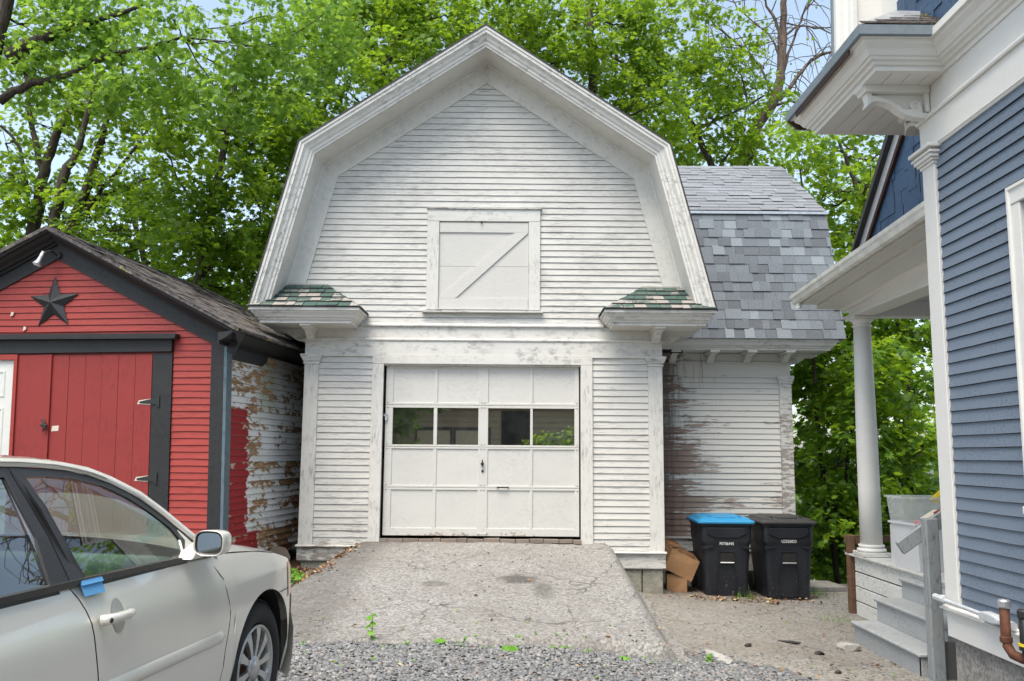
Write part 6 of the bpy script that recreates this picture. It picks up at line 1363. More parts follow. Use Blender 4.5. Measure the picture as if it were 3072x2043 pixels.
# ------------------------------------------------------------ trees: crown clumps (x, y, z, radius) and limbs (x, y, z, thickness)
BLOBS = {
'T1': [(-7.9,13.3,8.3,0.69),(-6.8,12.7,8.1,0.62),(-6.7,14.2,8.5,0.78),(-5.1,12.2,7.9,0.53),(-4.2,12.0,7.4,0.57),(-3.6,12.0,7.8,0.57),(-3.4,13.6,8.1,0.61),(-5.4,13.7,7.6,0.68),(-4.0,12.0,6.6,0.59),(-3.6,12.6,7.0,0.59),(-5.8,12.6,7.0,0.65),(-7.6,13.0,7.3,0.56),(-3.1,13.3,8.5,0.71),(-6.7,12.7,7.5,0.56),(-6.4,12.9,8.4,0.72)],
'T2': [(-11.3,18.7,10.4,0.81),(-10.1,18.5,9.8,0.85),(-10.3,17.2,7.1,0.6),(-9.9,17.9,8.3,0.74),(-9.0,17.1,8.4,0.63),(-10.1,17.3,6.5,0.7),(-8.5,16.9,8.8,0.64),(-9.5,17.4,7.0,0.8),(-10.7,17.7,7.9,0.67),(-7.8,16.9,8.6,0.68),(-8.8,16.7,6.2,0.61)],
'T3': [(-8.0,16.5,7.5,0.58),(-7.4,16.5,6.9,0.64),(-8.1,17.0,6.4,0.75),(-7.4,17.0,7.9,0.74),(-8.1,16.2,6.6,0.7),(-7.3,16.1,5.7,0.67),(-7.9,16.0,5.6,0.64),(-6.4,15.4,6.1,0.57),(-8.1,17.7,8.4,0.66),(-7.1,17.0,5.6,0.73)],
'T4': [(-6.2,16.1,7.3,0.73),(-5.4,15.8,7.5,0.62),(-4.6,14.4,6.1,0.59),(-5.2,14.6,5.9,0.58),(-5.6,14.5,5.2,0.68),(-4.9,14.7,5.2,0.78),(-4.8,16.0,7.3,0.74),(-4.5,16.0,7.9,0.68),(-4.9,16.6,6.2,0.85),(-5.0,16.1,5.0,0.73),(-5.8,16.4,5.0,0.81),(-6.4,15.9,5.8,0.83),(-4.3,15.8,6.7,0.69),(-4.2,15.6,7.3,0.64),(-5.7,14.7,7.5,0.73),(-5.4,16.2,4.6,0.87),(-4.7,16.4,5.3,0.76)],
'T5': [(-3.8,16.9,9.8,0.86),(-3.4,19.1,11.3,1.07),(-2.7,18.0,9.8,0.9),(-3.5,17.3,9.0,0.78),(-4.1,16.9,8.2,0.98),(-2.2,18.4,10.8,0.82),(-1.5,17.8,10.9,0.77),(-4.4,17.2,7.6,0.95),(-3.9,18.4,11.3,0.93),(-1.7,17.4,10.0,0.93),(-3.1,19.2,11.9,0.96),(-4.6,16.9,9.2,0.73)],
'T6': [(-0.0,15.9,9.7,0.84),(0.8,17.1,10.2,0.88),(1.4,16.1,9.4,0.68),(2.0,17.5,9.3,0.91),(1.0,16.6,9.3,0.65),(2.4,17.9,10.7,0.76),(2.4,17.6,8.7,0.71),(2.8,17.5,8.1,0.9),(1.8,17.6,10.9,0.77),(3.2,17.6,7.9,0.71),(0.4,16.5,10.4,0.74),(3.0,18.0,9.9,0.73),(-0.8,18.0,11.1,0.91),(2.6,18.2,9.9,0.8),(2.9,16.2,8.3,0.68)],
'T7': [(4.4,19.9,10.3,0.88),(4.3,19.5,11.0,0.74),(4.6,18.4,10.1,0.79),(5.4,20.0,9.9,0.66),(4.4,18.3,8.8,0.78),(4.2,19.9,8.8,0.71),(5.1,18.4,8.6,0.69),(3.8,19.1,11.6,0.63),(3.3,19.9,11.7,0.77),(4.8,19.7,8.6,0.68),(4.0,20.2,9.6,0.84),(5.3,18.6,8.1,0.82),(5.3,19.5,10.5,0.83),(4.1,17.8,11.1,0.58)],
'T8': [(5.6,16.1,6.9,0.61),(5.8,15.5,7.1,0.56),(6.8,16.7,7.6,0.68),(7.2,16.4,7.4,0.57),(5.9,15.4,6.3,0.54),(5.9,16.5,6.4,0.66),(6.0,14.4,6.1,0.5),(6.0,15.6,5.6,0.54),(5.4,14.7,4.8,0.59),(6.2,15.5,5.7,0.65),(6.6,15.8,5.3,0.62),(7.1,15.8,6.6,0.57),(5.1,14.9,6.9,0.67),(5.8,14.6,4.5,0.54),(6.5,14.8,5.6,0.6),(5.4,14.2,4.1,0.49)],
'T9': [(4.8,13.7,3.5,0.53),(4.9,14.3,2.9,0.68),(5.3,14.0,2.7,0.65),(5.9,13.5,3.2,0.49),(6.4,13.6,3.5,0.57),(6.5,14.1,2.6,0.53),(5.7,13.1,2.0,0.63),(4.9,13.4,2.1,0.55),(5.1,14.9,1.4,0.6),(4.8,12.9,1.4,0.6),(6.2,14.0,1.2,0.63),(5.9,12.6,1.7,0.53),(4.7,12.9,0.8,0.5),(5.2,14.3,0.6,0.53),(5.7,13.3,0.7,0.67),(5.2,15.0,-0.0,0.65),(5.6,14.4,3.5,0.65),(5.9,13.7,3.8,0.67),(5.3,12.9,2.8,0.62),(5.1,12.6,1.9,0.61),(5.8,14.3,1.0,0.61),(5.4,14.2,-0.1,0.61),(6.7,14.5,0.6,0.55),(5.4,13.8,0.4,0.67)],
'T10': [(-8.4,19.6,5.6,0.77),(-6.9,17.9,4.9,0.88),(-8.7,18.1,5.5,0.67),(-6.1,19.1,4.7,0.8),(-5.4,19.1,5.1,0.82),(-10.2,18.5,5.9,0.78),(-10.5,18.0,5.4,0.88),(-9.9,18.9,5.6,0.9),(-8.2,19.5,4.8,0.77),(-7.0,19.6,4.6,0.95),(-5.1,18.5,6.2,0.82)],
'T11': [(6.5,18.5,2.9,0.92),(7.3,18.7,4.2,0.87),(8.3,18.5,2.9,0.73),(7.0,19.8,1.0,0.9),(9.1,20.0,1.5,1.01),(6.9,20.8,-0.5,0.82),(7.5,19.8,0.3,0.93),(8.5,19.9,-0.4,0.93),(9.1,19.6,5.5,1.01),(7.0,19.4,4.9,0.9),(6.5,20.0,7.3,0.79),(8.1,19.3,7.4,0.77)],
}
LIMBS = {
'T1a': [(-7.9,12.6,5.45,0.251),(-7.73,12.6,6.53,0.235),(-7.61,12.6,7.42,0.188),(-7.48,12.6,8.34,0.157),(-7.43,12.6,9.41,0.125)],
'T1limb1': [(-7.75,12.6,6.73,0.069),(-7.38,12.6,6.98,0.056),(-6.79,12.6,7.12,0.044),(-6.22,12.6,7.44,0.038),(-5.64,12.6,7.58,0.028),(-5.06,12.6,7.76,0.019)],
'T1limb2': [(-7.67,12.6,7.42,0.125),(-7.42,12.6,7.57,0.107),(-6.98,12.6,7.81,0.081),(-6.53,12.6,7.99,0.056),(-6.23,12.6,8.06,0.038),(-5.68,12.6,8.28,0.025)],
'T2': [(-9.83,17.5,4.98,0.148),(-9.84,17.5,5.75,0.131),(-9.75,17.5,6.9,0.113),(-9.66,17.5,7.46,0.096),(-9.45,17.5,8.21,0.078),(-9.1,17.5,9.02,0.065),(-8.74,17.5,9.84,0.039)],
'T2b': [(-9.73,17.5,7.18,0.07),(-10.03,17.5,8.11,0.057),(-10.25,17.5,9.16,0.044),(-10.48,17.5,9.83,0.03)],
'T2c': [(-9.91,17.5,6.07,0.052),(-10.08,17.5,6.99,0.044),(-10.32,17.5,7.83,0.035),(-10.71,17.5,8.2,0.03)],
'T3': [(-8.85,16.5,4.79,0.123),(-8.88,16.5,5.81,0.107),(-8.75,16.5,6.86,0.09),(-8.53,16.5,7.39,0.066),(-8.35,16.5,8.37,0.041),(-8.26,16.5,8.91,0.029)],
'T3b': [(-8.6,16.5,4.79,0.107),(-8.54,16.5,5.73,0.098),(-8.24,16.5,6.86,0.082),(-8.05,16.5,7.75,0.057),(-7.78,16.5,8.91,0.037)],
'T3c': [(-8.54,16.5,5.73,0.041),(-7.97,16.5,6.6,0.037),(-7.58,16.5,7.13,0.033),(-7.12,16.5,7.93,0.021)],
'T3d': [(-9.15,16.5,5.47,0.037),(-8.45,16.5,6.16,0.033),(-7.8,16.5,6.52,0.025),(-7.13,16.5,6.78,0.016)],
'T4': [(-5.75,15.5,3.66,0.092),(-5.67,15.5,4.37,0.085),(-5.55,15.5,5.74,0.073),(-5.37,15.5,6.8,0.062),(-5.2,15.5,8.23,0.046),(-5.16,15.5,9.08,0.031)],
'T4b': [(-5.61,15.5,4.61,0.031),(-5.21,15.5,5.25,0.023),(-4.6,15.5,5.74,0.015)],
'T4c': [(-5.57,15.5,5.74,0.035),(-6.06,15.5,6.3,0.023),(-6.42,15.5,7.04,0.015)],
'T5': [(-2.72,18.0,4.59,0.152),(-2.79,18.0,7.4,0.125),(-3.02,18.0,8.85,0.098),(-2.68,18.0,10.13,0.072),(-2.14,18.0,11.34,0.045)],
'T5b': [(-4.4,18.0,5.87,0.09),(-4.29,18.0,7.87,0.072),(-3.97,18.0,9.33,0.045),(-3.64,18.0,10.72,0.031)],
'T6': [(1.72,17.0,4.45,0.127),(1.64,17.0,7.11,0.101),(1.61,17.0,8.94,0.085),(1.57,17.0,10.25,0.068),(1.53,17.0,11.39,0.042)],
'T6b': [(0.5,17.0,8.01,0.051),(0.45,17.0,9.58,0.042),(0.14,17.0,10.43,0.03)],
'T7': [(5.03,19.0,6.59,0.094),(4.48,19.0,7.94,0.08),(4.1,19.0,8.8,0.071),(3.86,19.0,9.21,0.052),(3.04,19.0,10.19,0.033),(2.65,19.0,10.87,0.024)],
'T7b': [(4.08,19.0,8.8,0.043),(5.1,19.0,9.27,0.028),(5.7,19.0,9.64,0.019)],
'T7c': [(4.58,19.0,7.89,0.028),(4.98,19.0,8.5,0.024),(5.3,19.0,9.43,0.019),(5.13,19.0,10.36,0.014)],
'G': [(5.19,20.0,6.86,0.229),(5.57,20.0,8.57,0.199),(5.82,20.0,9.31,0.169),(6.26,20.0,10.01,0.149),(6.44,20.0,10.84,0.119),(6.53,20.0,11.83,0.099),(6.6,20.0,13.18,0.08)],
'Gb1': [(6.36,20.0,9.96,0.07),(6.63,20.0,10.29,0.06),(6.96,20.0,10.73,0.05),(7.29,20.0,11.06,0.045),(7.76,20.0,11.18,0.035),(8.45,20.0,11.29,0.02)],
'Gb2': [(6.31,20.0,9.96,0.08),(6.4,20.0,11.06,0.065),(6.37,20.0,11.83,0.05),(6.07,20.0,12.5,0.03),(5.88,20.0,13.18,0.02)],
'Gb3': [(6.02,20.0,10.72,0.045),(5.62,20.0,11.16,0.04),(4.9,20.0,11.82,0.03),(4.38,20.0,12.49,0.02)],
'Gb4': [(6.43,20.0,10.51,0.045),(6.78,20.0,11.61,0.035),(7.13,20.0,12.4,0.025),(7.36,20.0,12.96,0.015)],
'Gb5': [(6.31,20.0,9.85,0.045),(6.73,20.0,9.91,0.035),(7.23,20.0,9.53,0.02)],
'Gb6': [(6.46,20.0,11.5,0.04),(6.9,20.0,11.84,0.03),(7.52,20.0,11.73,0.02),(8.04,20.0,11.46,0.015)],
'Gb7': [(6.21,20.0,10.12,0.04),(5.82,20.0,10.94,0.03),(5.3,20.0,11.27,0.02),(4.78,20.0,11.24,0.015)],
'Gb8': [(6.4,20.0,11.06,0.035),(6.15,20.0,11.61,0.025),(5.43,20.0,12.27,0.02),(5.24,20.0,12.83,0.015)],
'T8': [(6.42,15.5,2.66,0.077),(6.45,15.5,5.02,0.066),(6.41,15.5,5.83,0.054),(6.2,15.5,6.65,0.039),(5.99,15.5,7.31,0.023)],
'T8b': [(5.63,15.5,4.22,0.039),(5.52,15.5,5.34,0.031),(5.31,15.5,6.31,0.019),(5.22,15.5,7.06,0.012)],
'T9': [(5.0,13.6,-0.59,0.047),(4.8,13.6,1.17,0.041),(4.76,13.6,1.84,0.034),(4.71,13.6,3.19,0.024)],
'T9b': [(5.94,13.6,-0.76,0.061),(5.96,13.6,0.85,0.051),(6.18,13.6,2.52,0.041),(6.04,13.6,3.9,0.03)],
'T9c': [(5.22,13.6,-0.13,0.034),(5.17,13.6,1.18,0.027),(5.4,13.6,2.52,0.024),(5.37,13.6,3.61,0.017)],
'T10': [(-7.68,18.5,3.69,0.083),(-7.86,18.5,5.2,0.069),(-8.34,18.5,6.74,0.046)],
'T11': [(6.83,19.5,-1.76,0.107),(6.78,19.5,1.99,0.087),(7.08,19.5,4.92,0.068)],
'T11b': [(8.62,19.5,-1.74,0.116),(8.85,19.5,2.0,0.097),(8.91,19.5,5.94,0.073)],
}
MAPLE = np.array([(0, -.42), (.10, -.12), (.42, -.26), (.30, -.02), (.52, .14), (.26, .20), (.30, .44), (.12, .36), (0, .58), (-.12, .36), (-.30, .44), (-.26, .20), (-.52, .14), (-.30, -.02), (-.42, -.26), (-.10, -.12)])
SIMPLE = np.array([(0, -.45), (.34, -.22), (.46, .12), (.16, .22), (0, .55), (-.16, .22), (-.46, .12), (-.34, -.22)])
def leaves(name, centres, normals, sizes, mat, shape, parent=None, fold=.18):
    """one mesh of many lobed leaves; centres, normals (n,3)"""
    n = len(centres); k = len(shape); nn = normals / np.linalg.norm(normals, axis=1, keepdims=True)
    ref = rng.normal(size=(n, 3)); a = np.cross(nn, ref); a /= np.linalg.norm(a, axis=1, keepdims=True); b = np.cross(nn, a)
    P = centres[:, None, :] + (a[:, None, :] * shape[None, :, 0:1] + b[:, None, :] * shape[None, :, 1:2] - nn[:, None, :] * (fold * np.abs(shape[None, :, 0:1]) + .12 * shape[None, :, 1:2] ** 2)) * sizes[:, None, None]
    me = bpy.data.meshes.new(name); me.vertices.add(n * k); me.vertices.foreach_set('co', P.reshape(-1).astype(np.float32))
    me.loops.add(n * k); me.loops.foreach_set('vertex_index', np.arange(n * k, dtype=np.int32)); me.polygons.add(n)
    me.polygons.foreach_set('loop_start', np.arange(0, n * k, k, dtype=np.int32)); me.polygons.foreach_set('loop_total', np.full(n, k, dtype=np.int32)); me.update(calc_edges=True); me.materials.append(MAT[mat])
    o = link(name, me, parent); PI[o.name] = Matrix.Identity(4); return o
def sprays(blobs, per, m_, spread, size, droop=.5):
    """layered leaf sprays inside clumps: each spray is a loose, nearly level fan of leaves"""
    C_, N_, Z_ = [], [], []
    for bx, by, bz, br in blobs:
        cnt = max(3, int(per * (br / .65) ** 2))
        u = rng.normal(size=(cnt, 3)); u /= np.linalg.norm(u, axis=1, keepdims=True); rad = rng.uniform(.15, 1.0, (cnt, 1)) ** .55
        cs = np.array([bx, by, bz]) + u * rad * br * np.array([1.12, 1.12, .88])
        out = u * np.array([.55, .55, .15]) + np.array([0, 0, 1.0]) + rng.normal(size=(cnt, 3)) * .28
        out /= np.linalg.norm(out, axis=1, keepdims=True)
        for c, nrm in zip(cs, out):
            t = np.cross(nrm, rng.normal(size=3)); t /= np.linalg.norm(t); b = np.cross(nrm, t)
            ln = rng.uniform(-1, 1, m_); sd = rng.normal(size=m_) * .38
            p = c + (t * ln[:, None] + b * sd[:, None]) * spread + nrm * rng.normal(size=(m_, 1)) * .035 - np.array([0, 0, 1]) * (ln[:, None] ** 2) * spread * .25
            q = nrm + rng.normal(size=(m_, 3)) * droop
            C_.append(p); N_.append(q); Z_.append(size * rng.uniform(.5, 1.3, m_))
    return np.concatenate(C_), np.concatenate(N_), np.concatenate(Z_)
def smooth_path(pts, sub=4, wig=.0):
    P = [Vector(p[:3]) for p in pts]; rr = [p[3] for p in pts]; out, ro = [], []
    for i in range(len(P) - 1):
        p0 = P[max(i - 1, 0)]; p1 = P[i]; p2 = P[i + 1]; p3 = P[min(i + 2, len(P) - 1)]
        for j in range(sub):
            t = j / sub; q = .5 * ((2 * p1) + (-p0 + p2) * t + (2 * p0 - 5 * p1 + 4 * p2 - p3) * t * t + (-p0 + 3 * p1 - 3 * p2 + p3) * t ** 3)
            out.append(q + Vector([random.gauss(0, wig) for _ in range(3)])); ro.append(rr[i] + (rr[i + 1] - rr[i]) * t)
    out.append(P[-1]); ro.append(rr[-1]); return out, ro
def twigs_to(mb, skeleton, blobs, r0=.022, k=5, ntw=5):
    """limbs reaching from the nearest heavier limb point to each clump, then twigs fanning out in it"""
    for bx, by, bz, br in blobs:
        c = Vector((bx, by, bz)); best = min(skeleton, key=lambda q: (q[0] - c).length + max(0, q[0].z - c.z) * .8)
        p0 = best[0]; L = (c - p0).length; mid = p0.lerp(c, .5) + Vector((random.gauss(0, .08) * L, random.gauss(0, .08) * L, -.10 * L + random.gauss(0, .05) * L)); r_ = min(r0 + .006 * L, best[1] * .75)
        pts, rr = smooth_path([(*p0, r_), (*mid, r_ * .75), (*c, r_ * .42)], 4, .012 * min(L, 1.5)); mb.tube(pts, rr, k, False)
        for _ in range(ntw):
            e = c + Vector([random.gauss(0, 1) for _ in range(3)]).normalized() * br * random.uniform(.6, 1.05); s0 = pts[random.randint(len(pts) // 2, len(pts) - 1)]
            q = s0.lerp(e, .5) + Vector([random.gauss(0, .05) for _ in range(3)]); mb.tube([s0, q, e], [r_ * .38, r_ * .25, .003], 4, False)
def tree(name, label, limbs, blobs, leafm, barkm='bark', per=46, lsize=.15, shape=MAPLE, spread=.24, m_=14, group='trees behind the sheds', droop=.45, ntw=5, foot=None):
    base = limbs[0][0]; gz = G(base[0], base[1]) if foot is None else foot
    root = empty(name, (base[0], base[1], gz), label, 'tree', group)
    mb = MB(); sk = []
    for i, L in enumerate(limbs):
        if i == 0: L = [(base[0] + .02, base[1], gz - .1, base[3] * 1.35), (base[0], base[1], gz + .5, base[3] * 1.12)] + list(L)
        pts, rr = smooth_path(L, 5, .012); mb.tube(pts, rr, 10 if L[0][3] > .06 else 6, True); sk += [(p, r) for p, r in zip(pts, rr) if p.z > min(1.2, limbs[0][-1][2] * .5)]
    mb.build('trunk', barkm, root, True)
    if blobs:
        tb = MB(); twigs_to(tb, sk, blobs, ntw=ntw); tb.build('branches', barkm, root, True)['kind'] = 'stuff'
        sat = [(b[0] + random.gauss(0, .75) * b[3], b[1] + random.gauss(0, .8) * b[3], b[2] + random.gauss(0, .6) * b[3], b[3] * random.uniform(.35, .6)) for b in blobs for _ in range(2)]
        c, n_, z = sprays(list(blobs) + sat, per, m_, spread, lsize, droop)
        leaves('crown', c, n_, z, leafm, shape, root)
    return root
Lm, Bl = LIMBS, BLOBS
Lm['T1a'] = [(x - .32, y, z, r_ * .66) for x, y, z, r_ in Lm['T1a']]
tree('maple_tree', 'huge leaning maple at the far left with pale green overhanging leaves', [Lm['T1a'], Lm['T1limb1'], Lm['T1limb2']], Bl['T1'], 'leaf_pale', per=36, lsize=.11, spread=.26, droop=.6)
tree('maple_tree', 'forked maple with a dark trunk rising just left of the red shed ridge', [Lm['T2'], Lm['T2b'], Lm['T2c']], Bl['T2'], 'leaf', per=20, lsize=.118)
tree('maple_tree', 'twin-stemmed maple rising straight behind the red shed peak', [Lm['T3'], Lm['T3b'], Lm['T3c'], Lm['T3d']], Bl['T3'], 'leaf', per=21, lsize=.118)
tree('maple_tree', 'dense maple filling the gap between the red shed roof and the barn', [Lm['T4'], Lm['T4b'], Lm['T4c']], Bl['T4'], 'leaf', per=37, lsize=.118)
tree('maple_tree', 'tall maple whose crown shows above the left slope of the barn roof', [Lm['T5'], Lm['T5b']], Bl['T5'], 'leaf', per=35, lsize=.118)
tree('maple_tree', 'tall maple whose crown shows above the right slope of the barn roof', [Lm['T6'], Lm['T6b']], Bl['T6'], 'leaf', per=32, lsize=.118)
tree('maple_tree', 'thin maple leaning left behind the shingled wing roof', [Lm['T7'], Lm['T7b'], Lm['T7c']], Bl['T7'], 'leaf', per=22, lsize=.118)
tree('maple_tree', 'light open maple between the shingled wing and the house cornice', [Lm['T8'], Lm['T8b']], Bl['T8'], 'leaf', per=17, lsize=.12)
tree('maple_sapling', 'low dense maples growing up the bank behind the bins and porch', [Lm['T9b'], Lm['T9'], Lm['T9c']], Bl['T9'], 'leaf', per=38, lsize=.12)
tree('maple_tree', 'shaded maple low behind the ridge of the red shed', [Lm['T10']], Bl['T10'], 'leaf', per=18, lsize=.16)
tree('maple_tree', 'tall maple deeper in the woods behind the porch column', [Lm['T11'], Lm['T11b']], Bl['T11'], 'leaf_far', per=20, lsize=.17)
# the dying tree with hanging twigs
g_ = [[(x, y, z, q * .82) for x, y, z, q in Lm[k]] for k in ('G', 'Gb1', 'Gb2', 'Gb3', 'Gb4', 'Gb5', 'Gb6', 'Gb7', 'Gb8')]
rt_ = tree('bare_tree', 'nearly leafless tree with drooping twigs against the sky above the wing roof', g_, [], 'leaf', 'bark_light', group=None)
mb = MB(); tips = []
for L in g_[1:]:
    pts, rr = smooth_path(L, 4)
    for i in range(3, len(pts)):
        for _ in range(2):
            if random.random() < .75:
                p = pts[i]; d_ = Vector((random.gauss(0, 1), random.gauss(0, .6), random.gauss(.2, .6))).normalized(); l_ = random.uniform(.4, 1.3)
                q1 = p + d_ * l_ * .45; q2 = q1 + d_ * l_ * .35 - Vector((0, 0, .12)); q3 = q2 + d_ * .15 - Vector((0, 0, random.uniform(.15, .8)))
                mb.tube([p, q1, q2, q3], [.016, .012, .009, .004], 4, False); tips.append(q3)
mb.build('twigs', 'bark_light', rt_)
tp = [t for t in tips if random.random() < .35]; c = np.array([[*t] for t in tp for _ in range(3)]) + rng.normal(size=(len(tp) * 3, 3)) * .09
leaves('sparse_leaves', c, rng.normal(size=c.shape) + np.array([0, 0, .6]), rng.uniform(.07, .12, len(c)), 'leaf_pale', SIMPLE, rt_)

# far woods that read as one mass
def far_mass(name, boxes, cnt, size, mat):
    C_ = []
    for (x0, x1, y0, y1, z0, z1), k in zip(boxes, cnt):
        nb = max(6, k // 60); bc = rng.uniform((x0, y0, z0), (x1, y1, z1), (nb, 3)); br = rng.uniform(.6, 1.5, nb); ix = rng.integers(0, nb, k)
        u = rng.normal(size=(k, 3)); u /= np.linalg.norm(u, axis=1, keepdims=True); C_.append(bc[ix] + u * (br[ix] * rng.uniform(.4, 1, k) ** .4)[:, None] * np.array([1.2, 1.2, .8]))
    c = np.concatenate(C_); n_ = np.array([0, -.25, 1.0]) + rng.normal(size=c.shape) * .55
    o = leaves(name, c, n_, size * rng.uniform(.7, 1.2, len(c)), mat, SIMPLE); o['kind'] = 'stuff'; return o
far_mass('distant_woods', [(-20, -4, 23, 28, 0, 5.5), (-6, 6, 23, 28, 5, 8.5), (6, 20, 22, 27, -5, 4.0)], [3800, 1500, 5200], .26, 'leaf_far')
far_mass('undergrowth', [(-12, -3.4, 15, 17, 0, 3.0), (4.7, 10, 13.4, 16.5, -2.6, .2), (4.6, 11, 15, 19, -3, 1.5)], [2500, 4200, 4200], .15, 'leaf_dark')

# ------------------------------------------------------------ gravel, litter, weeds
def scatter(name, pts, size, mat, flat=.35, seedn=5, shape='chip'):
    n = len(pts); r2 = np.random.default_rng(seedn); base = np.array([(-.5, -.3, 0), (.1, -.5, 0), (.5, -.05, 0), (.25, .42, 0), (-.35, .4, 0), (-.38, -.2, .8), (.12, -.32, 1), (.36, .02, .8), (.15, .3, 1), (-.25, .28, .9)])
    F = [(0, 1, 6, 5), (1, 2, 7, 6), (2, 3, 8, 7), (3, 4, 9, 8), (4, 0, 5, 9), (5, 6, 7, 8, 9)]
    ang = r2.uniform(0, 6.283, n); sx = size * r2.uniform(.5, 1.4, n); sy = sx * r2.uniform(.5, 1.0, n); sz = sx * flat * r2.uniform(.5, 1.3, n)
    B = base[None] * np.ones((n, 1, 1)) + r2.normal(size=(n, 10, 3)) * .07; B = B * np.stack([sx, sy, sz], 1)[:, None, :]
    tx = r2.normal(size=n) * .35; ct, st_ = np.cos(tx), np.sin(tx); y_, z_ = B[..., 1] * ct[:, None] - B[..., 2] * st_[:, None], B[..., 1] * st_[:, None] + B[..., 2] * ct[:, None]
    c_, s_ = np.cos(ang)[:, None], np.sin(ang)[:, None]; X = B[..., 0] * c_ - y_ * s_; Y = B[..., 0] * s_ + y_ * c_
    V = np.stack([X, Y, z_], -1) + np.array(pts)[:, None, :]
    me = bpy.data.meshes.new(name); me.vertices.add(n * 10); me.vertices.foreach_set('co', V.reshape(-1).astype(np.float32))
    fl = np.concatenate([np.array(f) for f in F]); ln = np.array([len(f) for f in F]); L = (fl[None] + np.arange(n)[:, None] * 10).reshape(-1)
    lt = np.tile(ln, n); ls_ = np.concatenate([[0], np.cumsum(lt)[:-1]])
    me.loops.add(len(L)); me.loops.foreach_set('vertex_index', L.astype(np.int32)); me.polygons.add(len(lt)); me.polygons.foreach_set('loop_start', ls_.astype(np.int32)); me.polygons.foreach_set('loop_total', lt.astype(np.int32)); me.update(calc_edges=True); me.materials.append(MAT[mat])
    o = link(name, me); o['kind'] = 'stuff'; return o
m = N('slate_gravel'); MAT['chips'] = m.done(m.mix(m.noise(60), m.ramp(m.island(), [(0, (.05, .053, .058)), (.4, (.13, .138, .15)), (.75, (.22, .23, .245)), (.92, (.40, .39, .37)), (1, (.30, .20, .14))]), (.2, .2, .2)), .75, spec=.3)
def surf(x, y): 
    return max(G(x, y) + .012, ramp_h(x, y)[1]) if y > yl(x) - .0 and -3.0 < x < 1.7 and y < 10.9 else G(x, y) + .006
pts = []
while len(pts) < 25000:
    x, y = random.uniform(-2.6, 3.3), random.uniform(5.1, 7.9)
    lim = yl(x) + .02 + random.gauss(0, .02) if x < 1.6 else 7.55 - (x - 1.6) * .95 + random.gauss(0, .12)
    if y < lim: pts.append((x, y, G(x, y) + random.uniform(.006, .02)))
scatter('gravel', pts, .033, 'chips', .26)
pts = []
for _ in range(1700):
    x, y = random.uniform(-2.4, 4.2), random.uniform(6.6, 11.9)
    if random.random() < (.9 if y < 8 and x > 1.2 else .28): pts.append((x, y, surf(x, y)))
scatter('loose_stones', pts, .020, 'chips', .5, 9)
m = N('dry_leaf_litter'); MAT['litter'] = m.done(m.ramp(m.island(), [(0, (.07, .03, .018)), (.5, (.20, .09, .045)), (.8, (.32, .20, .11)), (1, (.48, .40, .22))]), .8, spec=.2)
def litter(name, boxes, cnt, size, mat='litter'):
    c = [];
    for (x0, x1, y0, y1), k in zip(boxes, cnt):
        for _ in range(k):
            x, y = random.uniform(x0, x1), random.uniform(y0, y1); c.append((x, y, surf(x, y) + random.uniform(.006, .022)))
    c = np.array(c); o = leaves(name, c, np.array([0, 0, 1.0]) + rng.normal(size=c.shape) * .35, size * rng.uniform(.5, 1.2, len(c)), mat, SIMPLE); o['kind'] = 'stuff'; return o
litter('leaf_litter', [(-3.0, -1.9, 9.3, 10.85), (1.9, 3.9, 10.7, 11.9), (2.2, 3.3, 10.75, 11.1), (-2.2, 3.6, 6.2, 7.6), (-2.0, 3.6, 7.6, 11.0), (-2.9, -1.8, 10, 10.85)], [500, 380, 160, 130, 60, 420], .042)
litter('fallen_green_seeds', [(-2.2, 3.4, 5.6, 7.8), (-2.0, 3.6, 7.6, 10.8)], [170, 22], .035, 'grass')
def tuft(cx_, cy_, n_, rad, h, size, lst):
    for _ in range(n_):
        a = random.uniform(0, 6.28); r_ = rad * random.random() ** .6; x, y = cx_ + r_ * math.cos(a), cy_ + r_ * math.sin(a); lst.append((x, y, surf(x, y) + random.uniform(.01, h) * (1 - .5 * r_ / rad)))
pl = []
for _ in range(16): tuft(random.uniform(-2.95, -2.4), random.uniform(9.9, 10.7), 60, .16, .07, .03, pl)
for _ in range(5): tuft(random.uniform(-2.75, -2.55), random.uniform(10.2, 10.45), 40, .10, .16, .03, pl)
c = np.array(pl); o = leaves('ground_cover', c, np.array([0, -.2, 1.0]) + rng.normal(size=c.shape) * .5, .045 * rng.uniform(.6, 1.3, len(c)), 'grass', SIMPLE); o['kind'] = 'stuff'
pl = []
for x in np.arange(-1.9, 1.7, .09):
    if random.random() < .5: tuft(x, yl(x) - random.uniform(.0, .12), random.randint(3, 14), .05, .03, .02, pl)
c = np.array(pl); o = leaves('seedlings', c, np.array([0, -.2, 1.0]) + rng.normal(size=c.shape) * .5, .028 * rng.uniform(.6, 1.3, len(c)), 'grass', SIMPLE); o['kind'] = 'stuff'
def weed(label, x, y, h, nl, size, upright=True):
    z0 = surf(x, y); root = empty('weed', (x, y, z0), label, 'weed', 'weeds along the ramp edge'); mb = MB(); mb.tube([(x, y, z0 - .01), (x + .01, y, z0 + h * .5), (x + .015, y - .01, z0 + h)], [.004, .003, .002], 5); mb.build('stem', 'grass', root)
    C_ = []; N_ = []
    for i in range(nl):
        t = (i + 1) / nl; a = i * 2.4; r_ = size * (.55 if upright else 1.0); zc_ = z0 + h * (t if upright else .35 + .3 * random.random()); C_.append((x + r_ * math.cos(a), y + r_ * math.sin(a), zc_)); N_.append((math.cos(a) * .5, math.sin(a) * .5 - .3, 1))
    leaves('leaf', np.array(C_), np.array(N_, float), np.full(nl, size * 1.5), 'grass', SIMPLE, root)
weed('tall thin weed sprouting at the ramp edge nearest the car', -1.10, 7.16, .20, 9, .045)
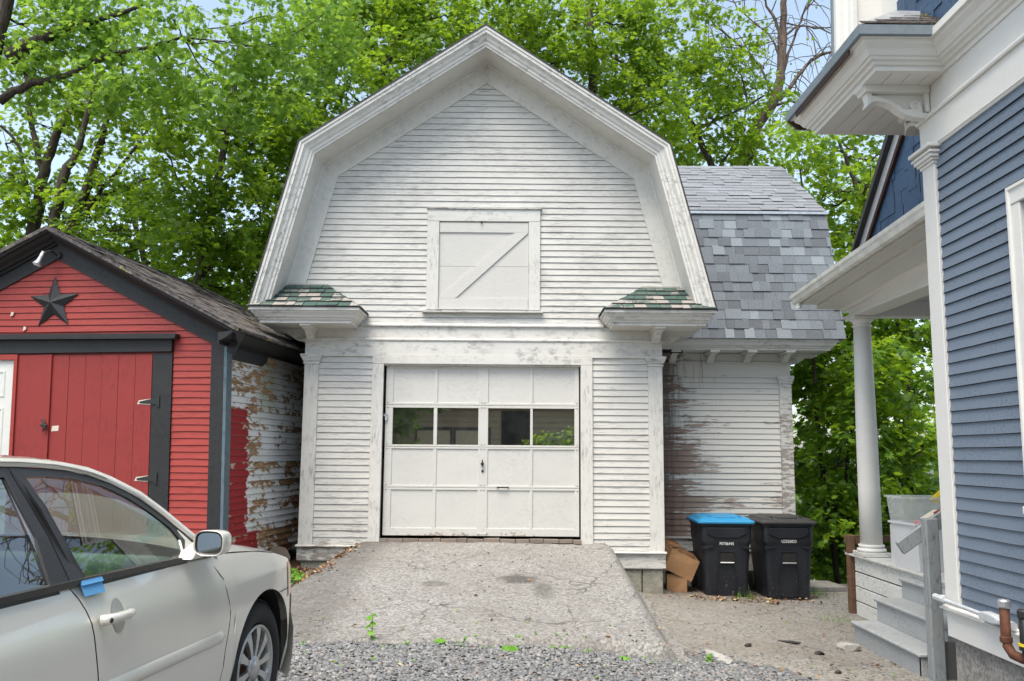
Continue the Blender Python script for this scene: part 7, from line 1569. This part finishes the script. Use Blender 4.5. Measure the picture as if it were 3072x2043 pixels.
weed('low rosette weed at the middle of the ramp edge', .0, 7.12, .05, 12, .05, False)
weed('small weed between the tall sprout and the middle rosette', -.55, 7.12, .07, 8, .035, False)
weed('tiny weed growing in the gravel near the right corner of the ramp', .9, 7.10, .05, 7, .03, False)
weed('weed tucked in the broken asphalt at the right corner of the ramp', 1.62, 7.35, .07, 9, .028)
mb = MB()
for _ in range(90):
    x, y = random.choice([(4.0, 11.55), (3.55, 9.8), (3.9, 11.6), (2.9, 11.0)]); x += random.gauss(0, .10); y += random.gauss(0, .10); z = surf(x, y); h = random.uniform(.04, .13); dx, dy = random.gauss(0, .03), random.gauss(0, .03)
    mb.add([(x - .003, y, z), (x + .003, y, z), (x + dx, y + dy, z + h)], [(0, 1, 2)])
o = mb.build('grass_blades', 'grass'); o['kind'] = 'stuff'

# ------------------------------------------------------------ what stands behind the camera and shows in the glass
gb = empty('tan_garage', (1, -9, -.1), 'tan clapboard garage with two doors across the drive, seen only in reflections', 'garage')
MAT['tan'] = simple('tan_board_paint', (.50, .38, .24), .7); MAT['tan_door'] = simple('tan_door_paint', (.66, .53, .35), .6)
MB().box(-5, 7, -13, -9, -.3, 3.2).build('wall', 'tan', gb)
for i in range(14): MB().box(-5.02, 7.02, -9, -8.97, .4 + i * .2, .415 + i * .2).build('lap_shadow_grime_strip', 'lip', gb)
for x in (-3.3, -1.95):
    MB().box(x - .08, x + 1.23, -8.99, -8.965, -.2, 2.42).build('door_frame', 'roof_dark', gb); MB().box(x, x + 1.15, -8.96, -8.93, -.2, 2.3).build('door', 'tan_door', gb)
MB().box(-.35, .75, -8.99, -8.96, -.2, 3.0).build('doorway', 'dark_void', gb)
MB().prism([(-8.6, 3.1), (-11, 5.0), (-13.4, 3.1)], -5.3, 7.3, lambda u, v, w: (w, u, v)).build('roof', 'roof_dark', gb)
for (x, lb) in ((1.3, 'round green bush in front of the tan garage, seen only in reflections'),):
    tree('bush', lb, [[(x, -7.6, .3, .04), (x + .1, -7.6, .9, .03)]], [(x + dx, -7.6 + dy, z_, r_) for dx, dy, z_, r_ in ((0, 0, 1.6, .8), (-.6, .1, 1.1, .7), (.9, 0, 1.5, .8), (1.6, .1, 1.9, .7), (.4, .2, .8, .8))], 'leaf', per=26, lsize=.14, shape=SIMPLE, spread=.3, group=None, ntw=2)
for (x, y, lb) in ((-5.2, -7.0, 'maple across the drive, left of the tan garage, seen only in reflections'), (8.5, -8.5, 'maple across the drive, right of the tan garage, seen only in reflections')):
    bb = [(x + random.gauss(0, 1.6), y + random.gauss(0, 1.3), random.uniform(2.0, 6.5), random.uniform(.9, 1.5)) for _ in range(11)]
    tree('maple_tree', lb, [[(x, y, 1.5, .2), (x + .1, y, 3.5, .15), (x - .1, y, 5.5, .08)]], bb, 'leaf', per=12, lsize=.3, shape=SIMPLE, spread=.5, group=None, ntw=2)
